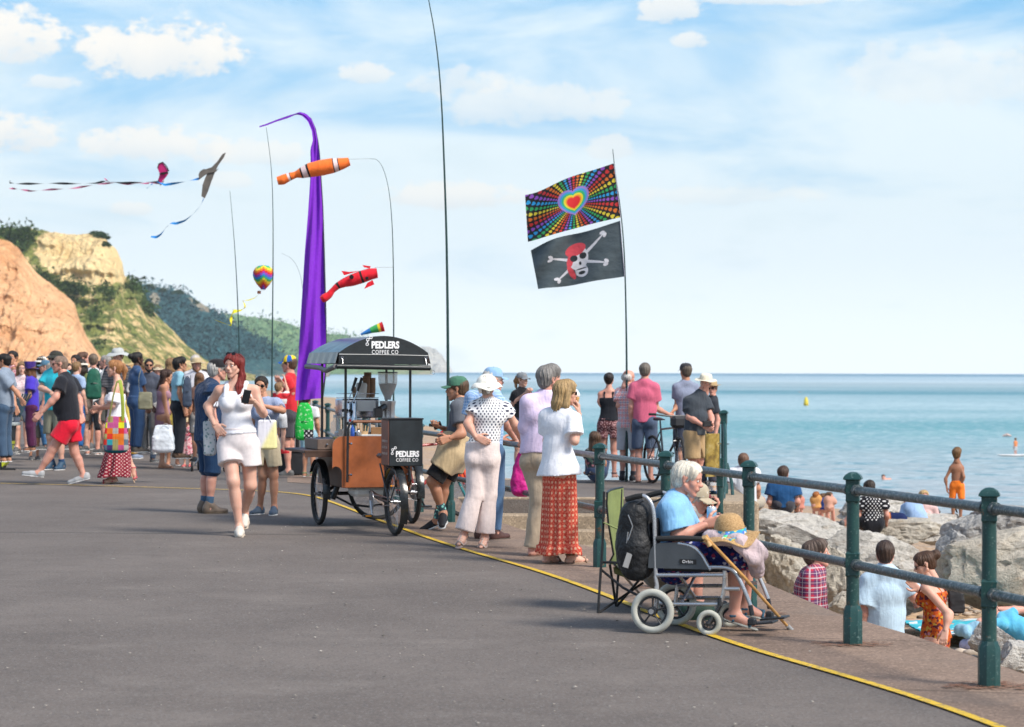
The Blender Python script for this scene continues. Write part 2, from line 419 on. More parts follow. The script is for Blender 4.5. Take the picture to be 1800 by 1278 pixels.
# ---------------- sky ----------------
W = bpy.data.worlds.new('World'); SC.world = W; W.use_nodes = True
def build_sky():
    nt = NT(W.node_tree); bg = W.node_tree.nodes['Background']
    sky = nt.node('ShaderNodeTexSky', sky_type='NISHITA', sun_disc=False, sun_elevation=SUN_EL, sun_rotation=SUN_AZ, air_density=1.0, dust_density=1.2, ozone_density=2.0).outputs[0]
    d = nt.node('ShaderNodeTexCoord').outputs['Generated']
    x, y, z = nt.sep(d)
    az = nt.math('MULTIPLY', nt.math('ARCTAN2', x, y), 4250.0); el = nt.math('MULTIPLY', nt.math('ARCSINE', z), 4250.0)
    P = nt.comb(nt.math('DIVIDE', az, 1000.0), nt.math('DIVIDE', el, 1000.0))
    nb = nt.noise(P, 9, 7, .62, .3); nf = nt.noise(nt.mapping(P, (1, 2.2, 1)), 26, 5, .6)
    # thin high veil, denser towards the horizon, torn into streaks
    v1 = nt.noise(nt.mapping(P, (1, 3.2, 1), (3.3, .2, 0)), 2.1, 6, .58, .5)
    elh = nt.math('DIVIDE', el, 650.0)
    veil = nt.math('ADD', nt.math('MULTIPLY', v1, 1.95), nt.math('MULTIPLY_ADD', elh, -.88, .42))
    veil = nt.math('MAXIMUM', nt.smooth(veil, .15, 1.05), nt.smooth(elh, .75, -.1))
    base = nt.mix(1.0, sky, (.10, .10, .10), 'MULTIPLY')
    skyc = nt.mix(.75, base, (.075, .26, .45))
    skyc = nt.mix(nt.smooth(elh, 1.0, 5.0), skyc, base)
    col = nt.mix(nt.math('MULTIPLY', veil, .93), skyc, nt.mix(nt.smooth(elh, .5, 0), (.445, .50, .522), (.60, .635, .65)))
    grey = nt.smooth(nt.noise(nt.mapping(P, (1, 3.5, 1), (1.7, 4, 0)), 3.5, 4, .5), .56, .72)
    col = nt.mix(nt.math('MULTIPLY', grey, .3), col, (.34, .42, .46))
    blobs = [(42, 90, 98, 76, 1), (285, 104, 168, 78, 1), (35, 250, 105, 58, .95), (265, 266, 150, 48, .85), (470, 276, 110, 30, .6), (790, 348, 160, 34, .75),
             (640, 135, 60, 28, .7), (800, 150, 110, 36, .5), (930, 190, 230, 52, .5), (1180, 22, 80, 38, .8), (1212, 76, 40, 22, .7), (1350, 4, 180, 18, .7),
             (400, 324, 60, 18, .5), (232, 374, 50, 22, .6), (1080, 262, 60, 30, .55), (1270, 345, 190, 26, .4), (1660, 150, 260, 80, .4), (90, 160, 60, 20, .6)]
    pert = nt.math('MULTIPLY_ADD', nb, 3.0, nt.math('MULTIPLY_ADD', nf, 1.5, -2.3))
    for (cx, cy, rx, ry, st) in blobs:
        dx = nt.math('DIVIDE', nt.math('SUBTRACT', az, cx-900.0), float(rx)); dy = nt.math('DIVIDE', nt.math('SUBTRACT', el, 652.0-cy), float(ry))
        # flatter base: squeeze the lower half
        dyl = nt.math('MAXIMUM', dy, nt.math('MULTIPLY', dy, -1.5))
        r2 = nt.math('ADD', nt.math('MULTIPLY', dx, dx), nt.math('MULTIPLY', dyl, dyl))
        f = nt.math('ADD', nt.math('SUBTRACT', 1.0, r2), pert)
        m = nt.math('MULTIPLY', nt.smooth(f, .10, .62), st)
        lit = nt.smooth(nt.math('ADD', dy, nt.math('MULTIPLY', nb, 1.4)), -.1, 1.15)
        cc = nt.mix(lit, (.40, .43, .45), (.52, .505, .475))
        col = nt.mix(m, col, cc)
    # the rest of the sky, out of the photograph: broken cloud
    far = nt.smooth(nt.noise(nt.mapping(P, (.5, 1, 1)), 1.6, 5, .55), .45, .62)
    out = nt.math('MAXIMUM', nt.smooth(elh, 1.15, 2.0), nt.smooth(nt.math('ABSOLUTE', az), 1500, 2600))
    col = nt.mix(nt.math('MULTIPLY', nt.math('MULTIPLY', far, out), .7), col, (.42, .42, .42))
    nt.put(bg, 'Color', col); bg.inputs['Strength'].default_value = 1.0
build_sky()

# ---------------- ground materials ----------------
def mat_asphalt():
    m, nt, b = newmat('asphalt'); tc = nt.node('ShaderNodeTexCoord').outputs['Object']
    big = nt.noise(tc, .5, 5, .6); mid = nt.noise(tc, 3.0, 5, .65); g = nt.noise(tc, 140, 2, .6)
    streak = nt.noise(nt.mapping(tc, (.8, 1.1, 1)), 1.0, 6, .68)
    c = nt.ramp(big, [(.3, (.122, .103, .091)), (.7, (.170, .145, .128))])
    c = nt.mix(nt.math('MULTIPLY', nt.smooth(mid, .42, .75), .4), c, (.10, .087, .078))
    c = nt.mix(nt.math('MULTIPLY', nt.smooth(streak, .52, .72), .5), c, (.215, .187, .165))
    sp = nt.voro(tc, 95, out='Color'); c = nt.mix(nt.math('MULTIPLY', nt.smooth(nt.sep(sp)[0], .8, .95), .5), c, (.24, .225, .21))
    c = nt.mix(nt.math('MULTIPLY', nt.smooth(nt.sep(sp)[1], .82, .95), .5), c, (.05, .05, .05))
    gum = nt.voro(tc, 1.7); gs = nt.noise(tc, 1.1, 1)
    c = nt.mix(nt.math('MULTIPLY', nt.math('LESS_THAN', gum, .035), nt.math('GREATER_THAN', gs, .45)), c, (.32, .31, .29))
    # dark repaired seam running across, and hairline cracks
    x, y, _ = nt.sep(tc)
    sy = nt.math('ADD', y, nt.math('MULTIPLY', nt.noise(tc, 1.5, 3), .10))
    seam = nt.smooth(nt.math('ABSOLUTE', nt.math('SUBTRACT', nt.math('ADD', sy, nt.math('MULTIPLY', x, .09)), 23.45)), .055, .015)
    c = nt.mix(nt.math('MULTIPLY', seam, .75), c, (.05, .048, .047))
    cr = nt.voro(nt.mapping(tc, (1, 1, 1)), .28, 'DISTANCE_TO_EDGE'); 
    c = nt.mix(nt.math('MULTIPLY', nt.smooth(nt.math('ADD', cr, nt.math('MULTIPLY', mid, .02)), .0105, .006), .16), c, (.05, .05, .05))
    nt.put(b, 'Base Color', c); b.inputs['Roughness'].default_value = .85; b.inputs['Specular IOR Level'].default_value = .25
    nt.put(b, 'Normal', nt.bump(nt.math('ADD', g, nt.math('MULTIPLY', sp and nt.sep(sp)[2], .5)), .45, .006)); return m
def mat_concrete(base, name='concrete', s=1.0, joints=False):
    m, nt, b = newmat(name); tc = nt.node('ShaderNodeTexCoord').outputs['Object']
    big = nt.noise(tc, .9*s, 6, .65); mid = nt.noise(tc, 6*s, 4, .6); sp = nt.sep(nt.voro(tc, 70, out='Color'))
    c = nt.ramp(big, [(.3, tuple(k*.72 for k in base)), (.7, tuple(k*1.22 for k in base))])
    c = nt.mix(nt.math('MULTIPLY', nt.smooth(mid, .5, .7), .3), c, tuple(k*.62 for k in base))
    c = nt.mix(nt.math('MULTIPLY', nt.smooth(sp[0], .75, .95), .55), c, tuple(min(1, k*1.8) for k in base))
    c = nt.mix(nt.math('MULTIPLY', nt.smooth(sp[1], .85, .95), .5), c, tuple(k*.35 for k in base))
    if joints:
        x, y, _ = nt.sep(tc); q = nt.math('ABSOLUTE', nt.math('SUBTRACT', nt.math('FRACT', nt.math('DIVIDE', nt.math('ADD', nt.math('ADD', y, nt.math('MULTIPLY', x, .24)), nt.math('MULTIPLY', mid, .02)), 2.3)), .5)); c = nt.mix(nt.math('MULTIPLY', nt.smooth(q, .0055, .003), .8), c, (.06, .045, .038))
        c = nt.mix(nt.math('MULTIPLY', nt.smooth(nt.noise(nt.mapping(tc, (1, 1, 1), (5, 2, 0)), .7, 5, .7), .5, .68), .4), c, (.17, .14, .12))
    nt.put(b, 'Base Color', c); b.inputs['Roughness'].default_value = .88; b.inputs['Specular IOR Level'].default_value = .2
    nt.put(b, 'Normal', nt.bump(nt.math('ADD', nt.noise(tc, 90, 3), mid), .4, .006)); return m
ASPH = mat_asphalt(); BROWN = mat_concrete((.235, .168, .128), 'brown_concrete', joints=True); TAN = mat_concrete((.33, .26, .185), 'aggregate_concrete')
def sheet(pts, z, name, mat, side=None, kind='structure'):
    mb = MB(); n = len(pts); V = [(x, y, z) for x, y in pts]
    a = sum(pts[i][0]*pts[(i+1) % n][1]-pts[(i+1) % n][0]*pts[i][1] for i in range(n))
    if a < 0: V = V[::-1]
    F = [tuple(range(n))]
    if side:
        V += [(x, y, side) for x, y, _ in V]; F += [(i, i+n, (i+1) % n+n, (i+1) % n) for i in range(n)]
    mb.add(V, F); o = mb.build(name, mat, smooth=False); return tag(o, kind=kind)
EDGE = [(5.2, -6), (4.1, 4), (3.45, 9), (2.78, 12.4), (2.45, 14.6), (2.16, 16), (1.95, 18), (1.75, 20.2), (1.1, 20.9), (.72, 22), (.1, 24.4), (-.28, 26.4), (-.55, 28.4), (-.66, 30.2)]
FARR = [(-1.15, 35.7), (-1.9, 36.3), (-2.5, 39.5), (-3.0, 43.5), (-3.5, 47), (-6.2, 72), (-14, 140)]
slab = EDGE+[(2.97, 30.2), (3.2, 35.7)]+FARR+[(-70, 140), (-70, -6)]
sheet(slab, 0.0, 'promenade', ASPH, side=-4.5)
YL = [(-30, 849.5), (140, 853.5), (300, 858.5), (420, 862), (500, 866), (548, 872), (580, 882), (620, 897), (660, 913), (700, 927), (745, 944), (800, 962), (850, 977), (900, 991), (950, 1006), (1000, 1023), (1060, 1045), (1130, 1074), (1200, 1101), (1260, 1122), (1330, 1145), (1420, 1171), (1520, 1200), (1620, 1231), (1720, 1266), (1840, 1313), (2000, 1390)]
yl = [gp(*p) for p in YL]
# smooth the line
def chaikin(P, n=2):
    for _ in range(n):
        Q = [P[0]]
        for a, b in zip(P[:-1], P[1:]): Q += [a*.75+b*.25, a*.25+b*.75]
        P = Q+[P[-1]]
    return P
yl = chaikin([Vector((p.x, p.y, 0)) for p in yl])
yl = [Vector((-60, yl[0].y+1.8, 0))]+yl+[Vector((3.9, 2, 0)), Vector((4.4, -6, 0))]
i0 = next(i for i, p in enumerate(yl) if p.y < 33.5)
inn = [gp(*q) for q in ((505, 848), (560, 851), (620, 860), (660, 878), (690, 905))]
brown = [(p.x, p.y) for p in inn]+[(p.x, p.y) for p in yl if p.y < 24.6]+[(x, y) for x, y in EDGE]+[(-.85, 31.0), (-1.2, 33.2), (-1.7, 34.8), (-2.2, 37.5), (-2.5, 39.4)]+[(gp(505, 838).x, gp(505, 838).y)]
sheet(brown, .004, 'pavement', BROWN)
def mat_line():
    m, nt, b = newmat('worn_yellow_paint'); tc = nt.node('ShaderNodeTexCoord').outputs['Object']
    n = nt.noise(tc, 22, 5, .7); n2 = nt.noise(tc, 120, 2, .6)
    w = nt.smooth(nt.math('ADD', n, nt.math('MULTIPLY', n2, .5)), .76, .90)
    nt.put(b, 'Base Color', nt.mix(w, nt.ramp(n2, [(.3, (.66, .40, .015)), (.7, (.80, .54, .03))]), (.26, .19, .09))); b.inputs['Roughness'].default_value = .7
    return m
def strip(P, w, z, name, mat):
    mb = MB(); V = []
    for i, p in enumerate(P):
        t = (P[min(i+1, len(P)-1)]-P[max(i-1, 0)]); nn = Vector((-t.y, t.x, 0)).normalized()*w/2
        V += [(p.x+nn.x, p.y+nn.y, z), (p.x-nn.x, p.y-nn.y, z)]
    mb.add(V, [(2*i+1, 2*i+3, 2*i+2, 2*i) for i in range(len(P)-1)]); return tag(mb.build(name, mat, smooth=False), kind='structure')
strip(yl, .056, .009, 'painted_line', mat_line())

# steps and landing down to the beach
mb = MB()
for i in range(3):
    z = -.17*(i+1); y1 = 30.2-.36*i; y0 = 30.2-.36*(i+1)
    mb.box(((2.2-.66)/2+.0, (y1+y0)/2, z-.6), (2.86, .36, 1.2), bev=.02)
tag(mb.build('steps', TAN), kind='structure')
sheet([(1.74, 20.3), (1.1, 21.0), (.74, 22), (.12, 24.4), (-.26, 26.4), (-.53, 28.4), (-.6, 29.2), (2.2, 29.2), (2.6, 26), (2.3, 22)], -.52, 'landing', BROWN, side=-4)
mb = MB(); mb.box((2.58, 30.6, -1.98), (.80, 3.0, 4.04), bev=.03); tag(mb.build('pier_wall', TAN), 'rounded sandy concrete end block of the raised platform above the rocks', 'wall')
mb = MB(); mb.box((.75, 30.27, .0), (2.86, .13, .05), bev=.01); tag(mb.build('kerb', TAN), kind='structure')

# ---------------- beach and sea ----------------
SHORE = [(60, 30), (22, 60), (16, 84), (13, 99), (2, 118), (-1.5, 130), (-6.3, 224), (-34, 486), (-90, 800), (-190, 1100), (-330, 1400), (-300, 2600)]
def shore_x(y):
    ys = [p[1] for p in SHORE]; xs = [p[0] for p in SHORE]; return np.interp(y, ys, xs)
def np_noise(X, Y, sc, seed, oct=5, rough=.55):
    r = np.random.default_rng(seed); out = np.zeros(np.shape(X)); a = 1; tot = 0
    for o in range(oct):
        for k in range(3):
            th = r.random()*6.28; ph = r.random(3)*6.28; f = (2**o)*6.28/sc*(.7+.6*r.random())
            u = X*math.cos(th)+Y*math.sin(th); v = -X*math.sin(th)+Y*math.cos(th)
            out += a*np.sin(u*f+ph[0]+1.7*np.sin(v*f*.57+ph[1]))*np.cos(v*f*.83+ph[2])/3
        tot += a; a *= rough
    return out/tot
def build_beach():
    ys = np.concatenate([np.linspace(-30, 20, 12), np.linspace(21, 120, 100), np.geomspace(123, 2600, 60)])
    us = np.linspace(-1, 1, 90); P = []
    for y in ys:
        sx = shore_x(y); w = np.interp(y, [0, 60, 150, 500, 1400], [60, 60, 60, 120, 400]); xs = sx+us*np.abs(us)**.5*w
        d = sx-xs           # + = landward
        slope = np.interp(y, [0, 40, 100, 400, 3000], [.07, .06, .09, .06, .03])
        z = -4+np.where(d > 0, np.minimum(d*slope*1.0, 2.35), d*.08)
        z = np.where(y < 45, np.maximum(z, np.where(d > 0, np.minimum(-4+d*.13, -1.65), z)), z)
        z = z+np_noise(xs, np.full_like(xs, y), 3.5, 5)*.05+np_noise(xs, np.full_like(xs, y), 14, 6, 3)*.12
        P.append(np.stack([xs, np.full_like(xs, y), z], 1))
    mb = MB(); mb.grid(np.array(P)); m, nt, b = newmat('shingle'); tc = nt.node('ShaderNodeTexCoord').outputs['Object']
    v = nt.sep(nt.voro(tc, 9, out='Color')); e = nt.voro(tc, 9); g = nt.noise(tc, .6, 4)
    c = nt.ramp(v[0], [(0, (.20, .13, .085)), (.3, (.33, .22, .14)), (.6, (.42, .30, .20)), (.85, (.30, .24, .2)), (1, (.55, .46, .36))])
    c = nt.mix(nt.smooth(g, .4, .7), c, (.45, .29, .15)); nt.put(b, 'Base Color', c); b.inputs['Roughness'].default_value = .8
    nt.put(b, 'Normal', nt.bump(e, .8, .06)); tag(mb.build('beach', m, angle=None), kind='structure')
build_beach()
def build_sea():
    m, nt, b = newmat('sea_water'); tc = nt.node('ShaderNodeTexCoord').outputs['Object']
    x, y, _ = nt.sep(tc)
    n_far = nt.noise(nt.mapping(tc, (.00035, .0011, 1), (.42, .13, 0)), 1, 5, .55); n_mid = nt.noise(nt.mapping(tc, (.004, .013, 1)), 1, 5, .6)
    n_near = nt.noise(nt.mapping(tc, (.05, .16, 1)), 1, 5, .6)
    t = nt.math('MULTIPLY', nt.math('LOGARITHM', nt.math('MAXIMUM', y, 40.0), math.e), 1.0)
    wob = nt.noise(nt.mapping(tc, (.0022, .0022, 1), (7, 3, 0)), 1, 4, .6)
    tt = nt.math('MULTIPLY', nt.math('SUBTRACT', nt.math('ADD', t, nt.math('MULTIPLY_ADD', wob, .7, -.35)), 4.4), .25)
    dk = nt.ramp(tt, [(.08, (.34, .38, .40)), (.17, (.27, .36, .38)), (.25, (.07, .27, .29)), (.40, (.02, .22, .25)), (.53, (.012, .17, .22)), (.60, (.28, .37, .39)), (.70, (.36, .42, .44)), (.80, (.0, .15, .25)), (1, (.0, .12, .24))])  # pale stops put reflected sky and wind lanes into the water colour
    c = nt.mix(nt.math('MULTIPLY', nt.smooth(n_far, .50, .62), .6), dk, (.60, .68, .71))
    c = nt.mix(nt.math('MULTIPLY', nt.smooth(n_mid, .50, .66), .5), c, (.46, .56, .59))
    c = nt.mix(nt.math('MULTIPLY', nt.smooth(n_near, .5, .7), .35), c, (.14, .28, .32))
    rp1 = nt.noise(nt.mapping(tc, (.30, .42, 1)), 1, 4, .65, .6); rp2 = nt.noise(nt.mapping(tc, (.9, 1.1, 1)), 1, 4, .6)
    c = nt.mix(nt.math('MULTIPLY', nt.smooth(rp1, .50, .62), .85), c, (.05, .21, .27)); c = nt.mix(nt.math('MULTIPLY', nt.smooth(nt.math('ADD', rp2, nt.math('MULTIPLY', rp1, .35)), .70, .80), .6), c, (.58, .66, .68))  # light and dark of the ripples mixed into the colour
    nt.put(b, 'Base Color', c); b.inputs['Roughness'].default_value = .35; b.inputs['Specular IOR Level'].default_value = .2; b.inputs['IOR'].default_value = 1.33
    w = nt.noise(nt.mapping(tc, (.5, 1.6, 1)), 1, 4, .6); w2 = nt.noise(nt.mapping(tc, (2.4, 6, 1)), 1, 3, .6)
    nt.put(b, 'Normal', nt.bump(nt.math('ADD', w, nt.math('MULTIPLY', w2, .3)), .6, .5))
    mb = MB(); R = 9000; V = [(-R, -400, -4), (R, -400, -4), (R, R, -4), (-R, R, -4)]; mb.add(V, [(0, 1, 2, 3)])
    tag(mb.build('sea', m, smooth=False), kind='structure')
build_sea()

# ---------------- cliffs ----------------
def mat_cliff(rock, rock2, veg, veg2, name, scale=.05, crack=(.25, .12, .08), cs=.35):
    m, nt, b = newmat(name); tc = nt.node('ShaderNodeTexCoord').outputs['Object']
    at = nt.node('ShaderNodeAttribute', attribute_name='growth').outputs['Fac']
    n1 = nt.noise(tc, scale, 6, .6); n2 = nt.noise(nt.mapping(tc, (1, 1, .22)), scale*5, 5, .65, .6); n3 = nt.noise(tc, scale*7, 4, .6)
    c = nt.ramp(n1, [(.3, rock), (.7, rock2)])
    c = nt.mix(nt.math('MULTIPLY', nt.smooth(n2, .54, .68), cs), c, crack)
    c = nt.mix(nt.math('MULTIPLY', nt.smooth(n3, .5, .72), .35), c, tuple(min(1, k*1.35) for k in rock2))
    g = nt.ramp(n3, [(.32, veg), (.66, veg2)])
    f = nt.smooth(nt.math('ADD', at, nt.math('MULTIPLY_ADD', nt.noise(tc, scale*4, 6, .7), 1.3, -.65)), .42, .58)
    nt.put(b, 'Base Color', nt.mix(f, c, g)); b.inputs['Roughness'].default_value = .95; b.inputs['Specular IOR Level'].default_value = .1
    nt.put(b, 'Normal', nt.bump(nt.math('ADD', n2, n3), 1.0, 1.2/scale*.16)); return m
def cliff(name, label, sil, D0, D1, mat, veg=(), nx=380, nt_=120, amp=8, seed=1, prof=1.0, top=60, vbias=0.0, basez=-5, leafcol=None, nleaf=0, gul=1.0):
    xs = np.linspace(sil[0][0], sil[-1][0], nx); hy = np.interp(xs, [p[0] for p in sil], [p[1] for p in sil])
    hy = hy+np_noise(xs, xs*0, 45, seed+9, 6, .65)*5
    T = np.linspace(0, 1, nt_); G = np.zeros((nt_, nx), float); P = np.zeros((nt_+3, nx, 3))
    hz = 650.1+.0027*xs
    for j, t in enumerate(T):
        D = D0+(D1-D0)*t**prof
        zr = CAMZ+(hz-hy)/FPX*D1
        z = basez+(zr-basez)*t
        X = (xs-900)/FPX*D
        P[j, :, 0] = X; P[j, :, 1] = D; P[j, :, 2] = z
    X, Z = P[:nt_, :, 0], P[:nt_, :, 2]
    q_ = D0/FPX; n = np_noise(X, Z*.3, 110*q_, seed, 6, .62)+.7*np_noise(X, Z*.8, 45*q_, seed+3, 5, .6)-1.1*np.abs(np_noise(X, Z*.22, 70*q_, seed+4, 4, .6))+(.18 if seed == 3 else .45)*np.tanh(3*np.sin(Z/(9*q_)+2.5*np_noise(X, Z, 160*q_, seed+6, 3)))
    edge = np.minimum(1, (1-T)[:, None]*6)
    P[:nt_, :, 1] += n*amp*edge*1.0
    P[:nt_, :, 2] += np_noise(X, Z, 60*q_, seed+5, 5)*amp*.15*edge
    P[nt_:, :, :] = P[nt_-1]
    for k, (dy, dz) in enumerate(((top*.4, 0), (top, -top*.05), (top*1.3, -60))): P[nt_+k, :, 0] *= (P[nt_+k, :, 1]+dy)/P[nt_+k, :, 1]; P[nt_+k, :, 1] += dy; P[nt_+k, :, 2] += dz
    px_ = 900+P[..., 0]/P[..., 1]*FPX; py_ = 650.1+.0027*px_-(P[..., 2]-CAMZ)/P[..., 1]*FPX
    g = np.full(px_.shape, vbias)
    for (cx, cy, rx, ry, ang, st) in veg:
        a = math.radians(ang); dx = px_-cx; dy = py_-cy; u = (dx*math.cos(a)+dy*math.sin(a))/rx; v = (-dx*math.sin(a)+dy*math.cos(a))/ry
        g = np.maximum(g, st*np.clip(1.5-np.sqrt(u*u+v*v), 0, 1)) if st > 0 else np.minimum(g, 1+st*np.clip(1.5-np.sqrt(u*u+v*v), 0, 1))
    mb = MB(); mb.grid(P); o = mb.build(name, mat, angle=None)
    at = o.data.attributes.new('growth', 'FLOAT', 'POINT'); at.data.foreach_set('value', g.astype(np.float32).ravel())
    tag(o, kind='structure')
    if nleaf:
        r = np.random.default_rng(seed+50); gg = g+np_noise(P[..., 0], P[..., 2], 25, seed+20, 4)*.35
        cand = np.argwhere(gg > .78); c = cand[r.integers(0, len(cand), nleaf)]; base = P[c[:, 0], c[:, 1]]
        s = D0/900*(.32+.5*r.random(nleaf)); V = []; F = []
        for i in range(nleaf):
            q = r.normal(size=(3, 3))*s[i]*.9; cc = base[i]+r.normal(size=3)*s[i]*2.4+(0, -1.5*s[i], s[i]*.8)
            V += [cc+q[0], cc+q[1], cc+q[2]]; F.append((3*i, 3*i+1, 3*i+2))
        me = mesh_from('scrub', np.array(V), np.array(F), False); tag(link('scrub', me, M(leafcol, .95, .5, .08, 0, spec=.05)), kind='stuff', label='scrub and bushes growing over '+label, cat='scrub')
    return P
red = cliff('red_cliff', 'the red sandstone cliff', [(-420, 372), (-200, 395), (-40, 402), (0, 415), (31, 434), (48, 460), (62, 478), (93, 502), (112, 516), (131, 533), (140, 565), (156, 598), (171, 618), (186, 640), (215, 655), (240, 664)], 640, 700,
   mat_cliff((.68, .33, .15), (.88, .55, .31), (.05, .085, .02), (.12, .15, .04), 'red_sandstone', .06, (.36, .15, .08), .5), veg=[(-100, 395, 200, 22, 5, 1)], amp=4.6, seed=3, top=40, vbias=-.25, prof=1.2, gul=2.2)
yel = cliff('yellow_cliff', 'the yellow sandstone cliff', [(-300, 400), (-60, 404), (0, 403), (45, 401), (85, 407), (120, 411), (165, 411), (185, 420), (205, 440), (215, 462), (218, 484), (232, 494), (248, 508), (262, 540), (290, 568), (318, 596), (345, 620), (372, 640), (420, 652), (450, 660)], 1250, 1420,
   mat_cliff((.72, .50, .22), (.88, .68, .37), (.07, .105, .03), (.29, .30, .085), 'yellow_sandstone', .03, (.42, .24, .13), .5),
   veg=[(40, 425, 60, 26, 12, 1), (-60, 430, 80, 60, 0, 1), (75, 462, 36, 12, 30, .9), (72, 495, 30, 18, 30, 1), (100, 478, 26, 14, 40, 1), (125, 505, 40, 14, 15, .95), (185, 512, 26, 12, 30, .95), (150, 540, 45, 18, 30, .75), (165, 575, 30, 30, 40, .7),
        (235, 500, 18, 26, -35, 1.0), (255, 535, 14, 30, -25, .8), (200, 545, 55, 20, 35, .62), (270, 585, 60, 12, 45, .62), (220, 600, 60, 20, 30, .5), (320, 622, 50, 10, 40, .55), (180, 620, 20, 30, -30, .8), (152, 448, 75, 42, 5, -1.8), (175, 488, 50, 14, 0, -1.0), (230, 560, 40, 10, 40, -.5), (300, 610, 60, 8, 40, -.5), (215, 615, 50, 10, 20, -.45), (330, 640, 60, 10, 10, -.6)],
   amp=9, seed=8, top=80, vbias=.54, leafcol=(.05, .085, .022), nleaf=16000, prof=.75, gul=1.3)
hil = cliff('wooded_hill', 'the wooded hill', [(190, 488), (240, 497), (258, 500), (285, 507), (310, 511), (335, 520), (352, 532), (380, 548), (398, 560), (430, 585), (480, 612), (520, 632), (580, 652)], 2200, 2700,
   mat_cliff((.30, .27, .20), (.42, .38, .28), (.028, .095, .12), (.06, .155, .15), 'wooded_hill', .015), veg=[(350, 560, 300, 120, 0, .95), (272, 525, 9, 14, -20, -.8), (352, 538, 22, 9, 30, -.7), (340, 527, 18, 4, 30, -.5)],  # growth and leaf colours shifted to blue to carry distance haze
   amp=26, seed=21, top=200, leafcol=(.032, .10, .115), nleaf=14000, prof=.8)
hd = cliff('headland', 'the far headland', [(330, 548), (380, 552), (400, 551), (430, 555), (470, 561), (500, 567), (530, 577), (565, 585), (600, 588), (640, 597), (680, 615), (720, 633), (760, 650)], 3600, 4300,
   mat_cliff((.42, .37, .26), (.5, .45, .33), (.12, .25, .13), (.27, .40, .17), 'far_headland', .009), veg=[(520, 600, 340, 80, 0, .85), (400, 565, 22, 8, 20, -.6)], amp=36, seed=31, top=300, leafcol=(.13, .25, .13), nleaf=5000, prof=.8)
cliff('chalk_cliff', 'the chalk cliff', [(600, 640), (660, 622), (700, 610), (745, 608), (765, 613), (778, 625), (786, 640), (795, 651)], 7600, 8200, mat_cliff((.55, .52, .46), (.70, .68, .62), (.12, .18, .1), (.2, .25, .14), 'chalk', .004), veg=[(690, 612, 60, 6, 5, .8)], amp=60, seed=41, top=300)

# trees along the cliff tops
def tree_proto():
    r = np.random.default_rng(5); t = thing('cliff_tree', 'dark bushy tree standing on the cliff top', 'tree')
    mb = MB(); mb.tube([(0, 0, -2), (.2, 0, 2), (.1, .2, 4.5)], [.5, .35, .15]); mb.tube([(.2, 0, 1.8), (1.8, .4, 4)], [.2, .08]); mb.build('trunk', M((.08, .06, .04), .9), t)
    V = []; F = []; k = 0
    for cx, cy, cz, R in ((0, 0, 5, 3.2), (2.6, 0, 4.2, 2.4), (-2.7, .5, 4, 2.5), (.8, -1.6, 3.4, 2.2), (-1, 1, 6.6, 2), (1.6, 1, 6, 1.9), (-3.9, 0, 2.9, 1.6), (3.9, .4, 3, 1.5)):
        for i in range(260):
            d = r.normal(size=3); d /= np.linalg.norm(d); c = np.array((cx, cy, cz))+d*R*(.55+.5*r.random()); q = r.normal(size=(3, 3))*.42
            V += [c+q[0], c+q[1], c+q[2]]; F.append((k, k+1, k+2)); k += 3
    link('crown', mesh_from('crown', np.array(V), np.array(F), False), M((.045, .085, .022), .95, .5, .5, 0, spec=.05), t); return t
tp = tree_proto()
spots = [(170, 420, 1420, 1.15, 'dark rounded bush alone on the tip of the yellow cliff top'), (187, 431, 1415, .7, 'small bush on the right shoulder of the yellow cliff top'), (72, 414, 1450, .9, 'tall clump standing up from the cliff top treeline left of the bare yellow face'),
         (84, 416, 1440, .6, 'small dark tree just left of the bare yellow rock face'), (20, 410, 1450, .8, 'upright little tree on the cliff skyline above the red cliff'), (5, 408, 1450, .8, 'leftmost low bush on the cliff skyline'), (40, 410, 1440, .8, 'low bush in the gap of the cliff top treeline'),
         (56, 416, 1440, .8, 'bushy tree in the middle of the cliff top treeline'), (262, 506, 2650, 1.3, 'dark tree at the left end of the wooded hill ridge'), (285, 511, 2650, 1.1, 'second dark tree along the wooded hill ridge'), (313, 515, 2650, 1.1, 'dark tree on the crest of the wooded hill'), (344, 532, 2650, 1.1, 'dark tree where the wooded hill starts to fall')]
for i, (x, y, D, s, lb) in enumerate(spots):
    o = tp if i == 0 else copy_tree(tp); o.location = px(x, y+4, D); o.scale = (s*1.25, s, s*.62); o.rotation_euler = (0, 0, i*1.3); tag(o, lb, 'tree', 'trees on the cliff tops')

# ---------------- boulders ----------------
def mat_rock(c1, c2, seed):
    m, nt, b = newmat('granite'); tc = nt.mapping(nt.node('ShaderNodeTexCoord').outputs['Object'], loc=(seed*3.1, seed, 0))
    n = nt.noise(tc, 1.1, 6, .65, .4); n2 = nt.noise(tc, 14, 6, .7); n3 = nt.noise(nt.mapping(tc, (1, 1, 2.4), rot=(.3, .2, 0)), 4, 5, .65)
    c = nt.ramp(n, [(.3, c1), (.68, c2)]); c = nt.mix(nt.math('MULTIPLY', nt.smooth(n2, .5, .66), .6), c, tuple(k*.42 for k in c1))
    c = nt.mix(nt.math('MULTIPLY', nt.smooth(n3, .56, .72), .45), c, (.34, .24, .14)); c = nt.mix(nt.math('MULTIPLY', nt.smooth(n2, .46, .3), .5), c, tuple(min(1, k*1.45) for k in c2))
    nt.put(b, 'Base Color', c); b.inputs['Roughness'].default_value = .9; b.inputs['Specular IOR Level'].default_value = .2
    nt.put(b, 'Normal', nt.bump(nt.math('ADD', nt.noise(tc, 45, 4, .7), nt.math('MULTIPLY', n3, 1.5)), .9, .05)); return m
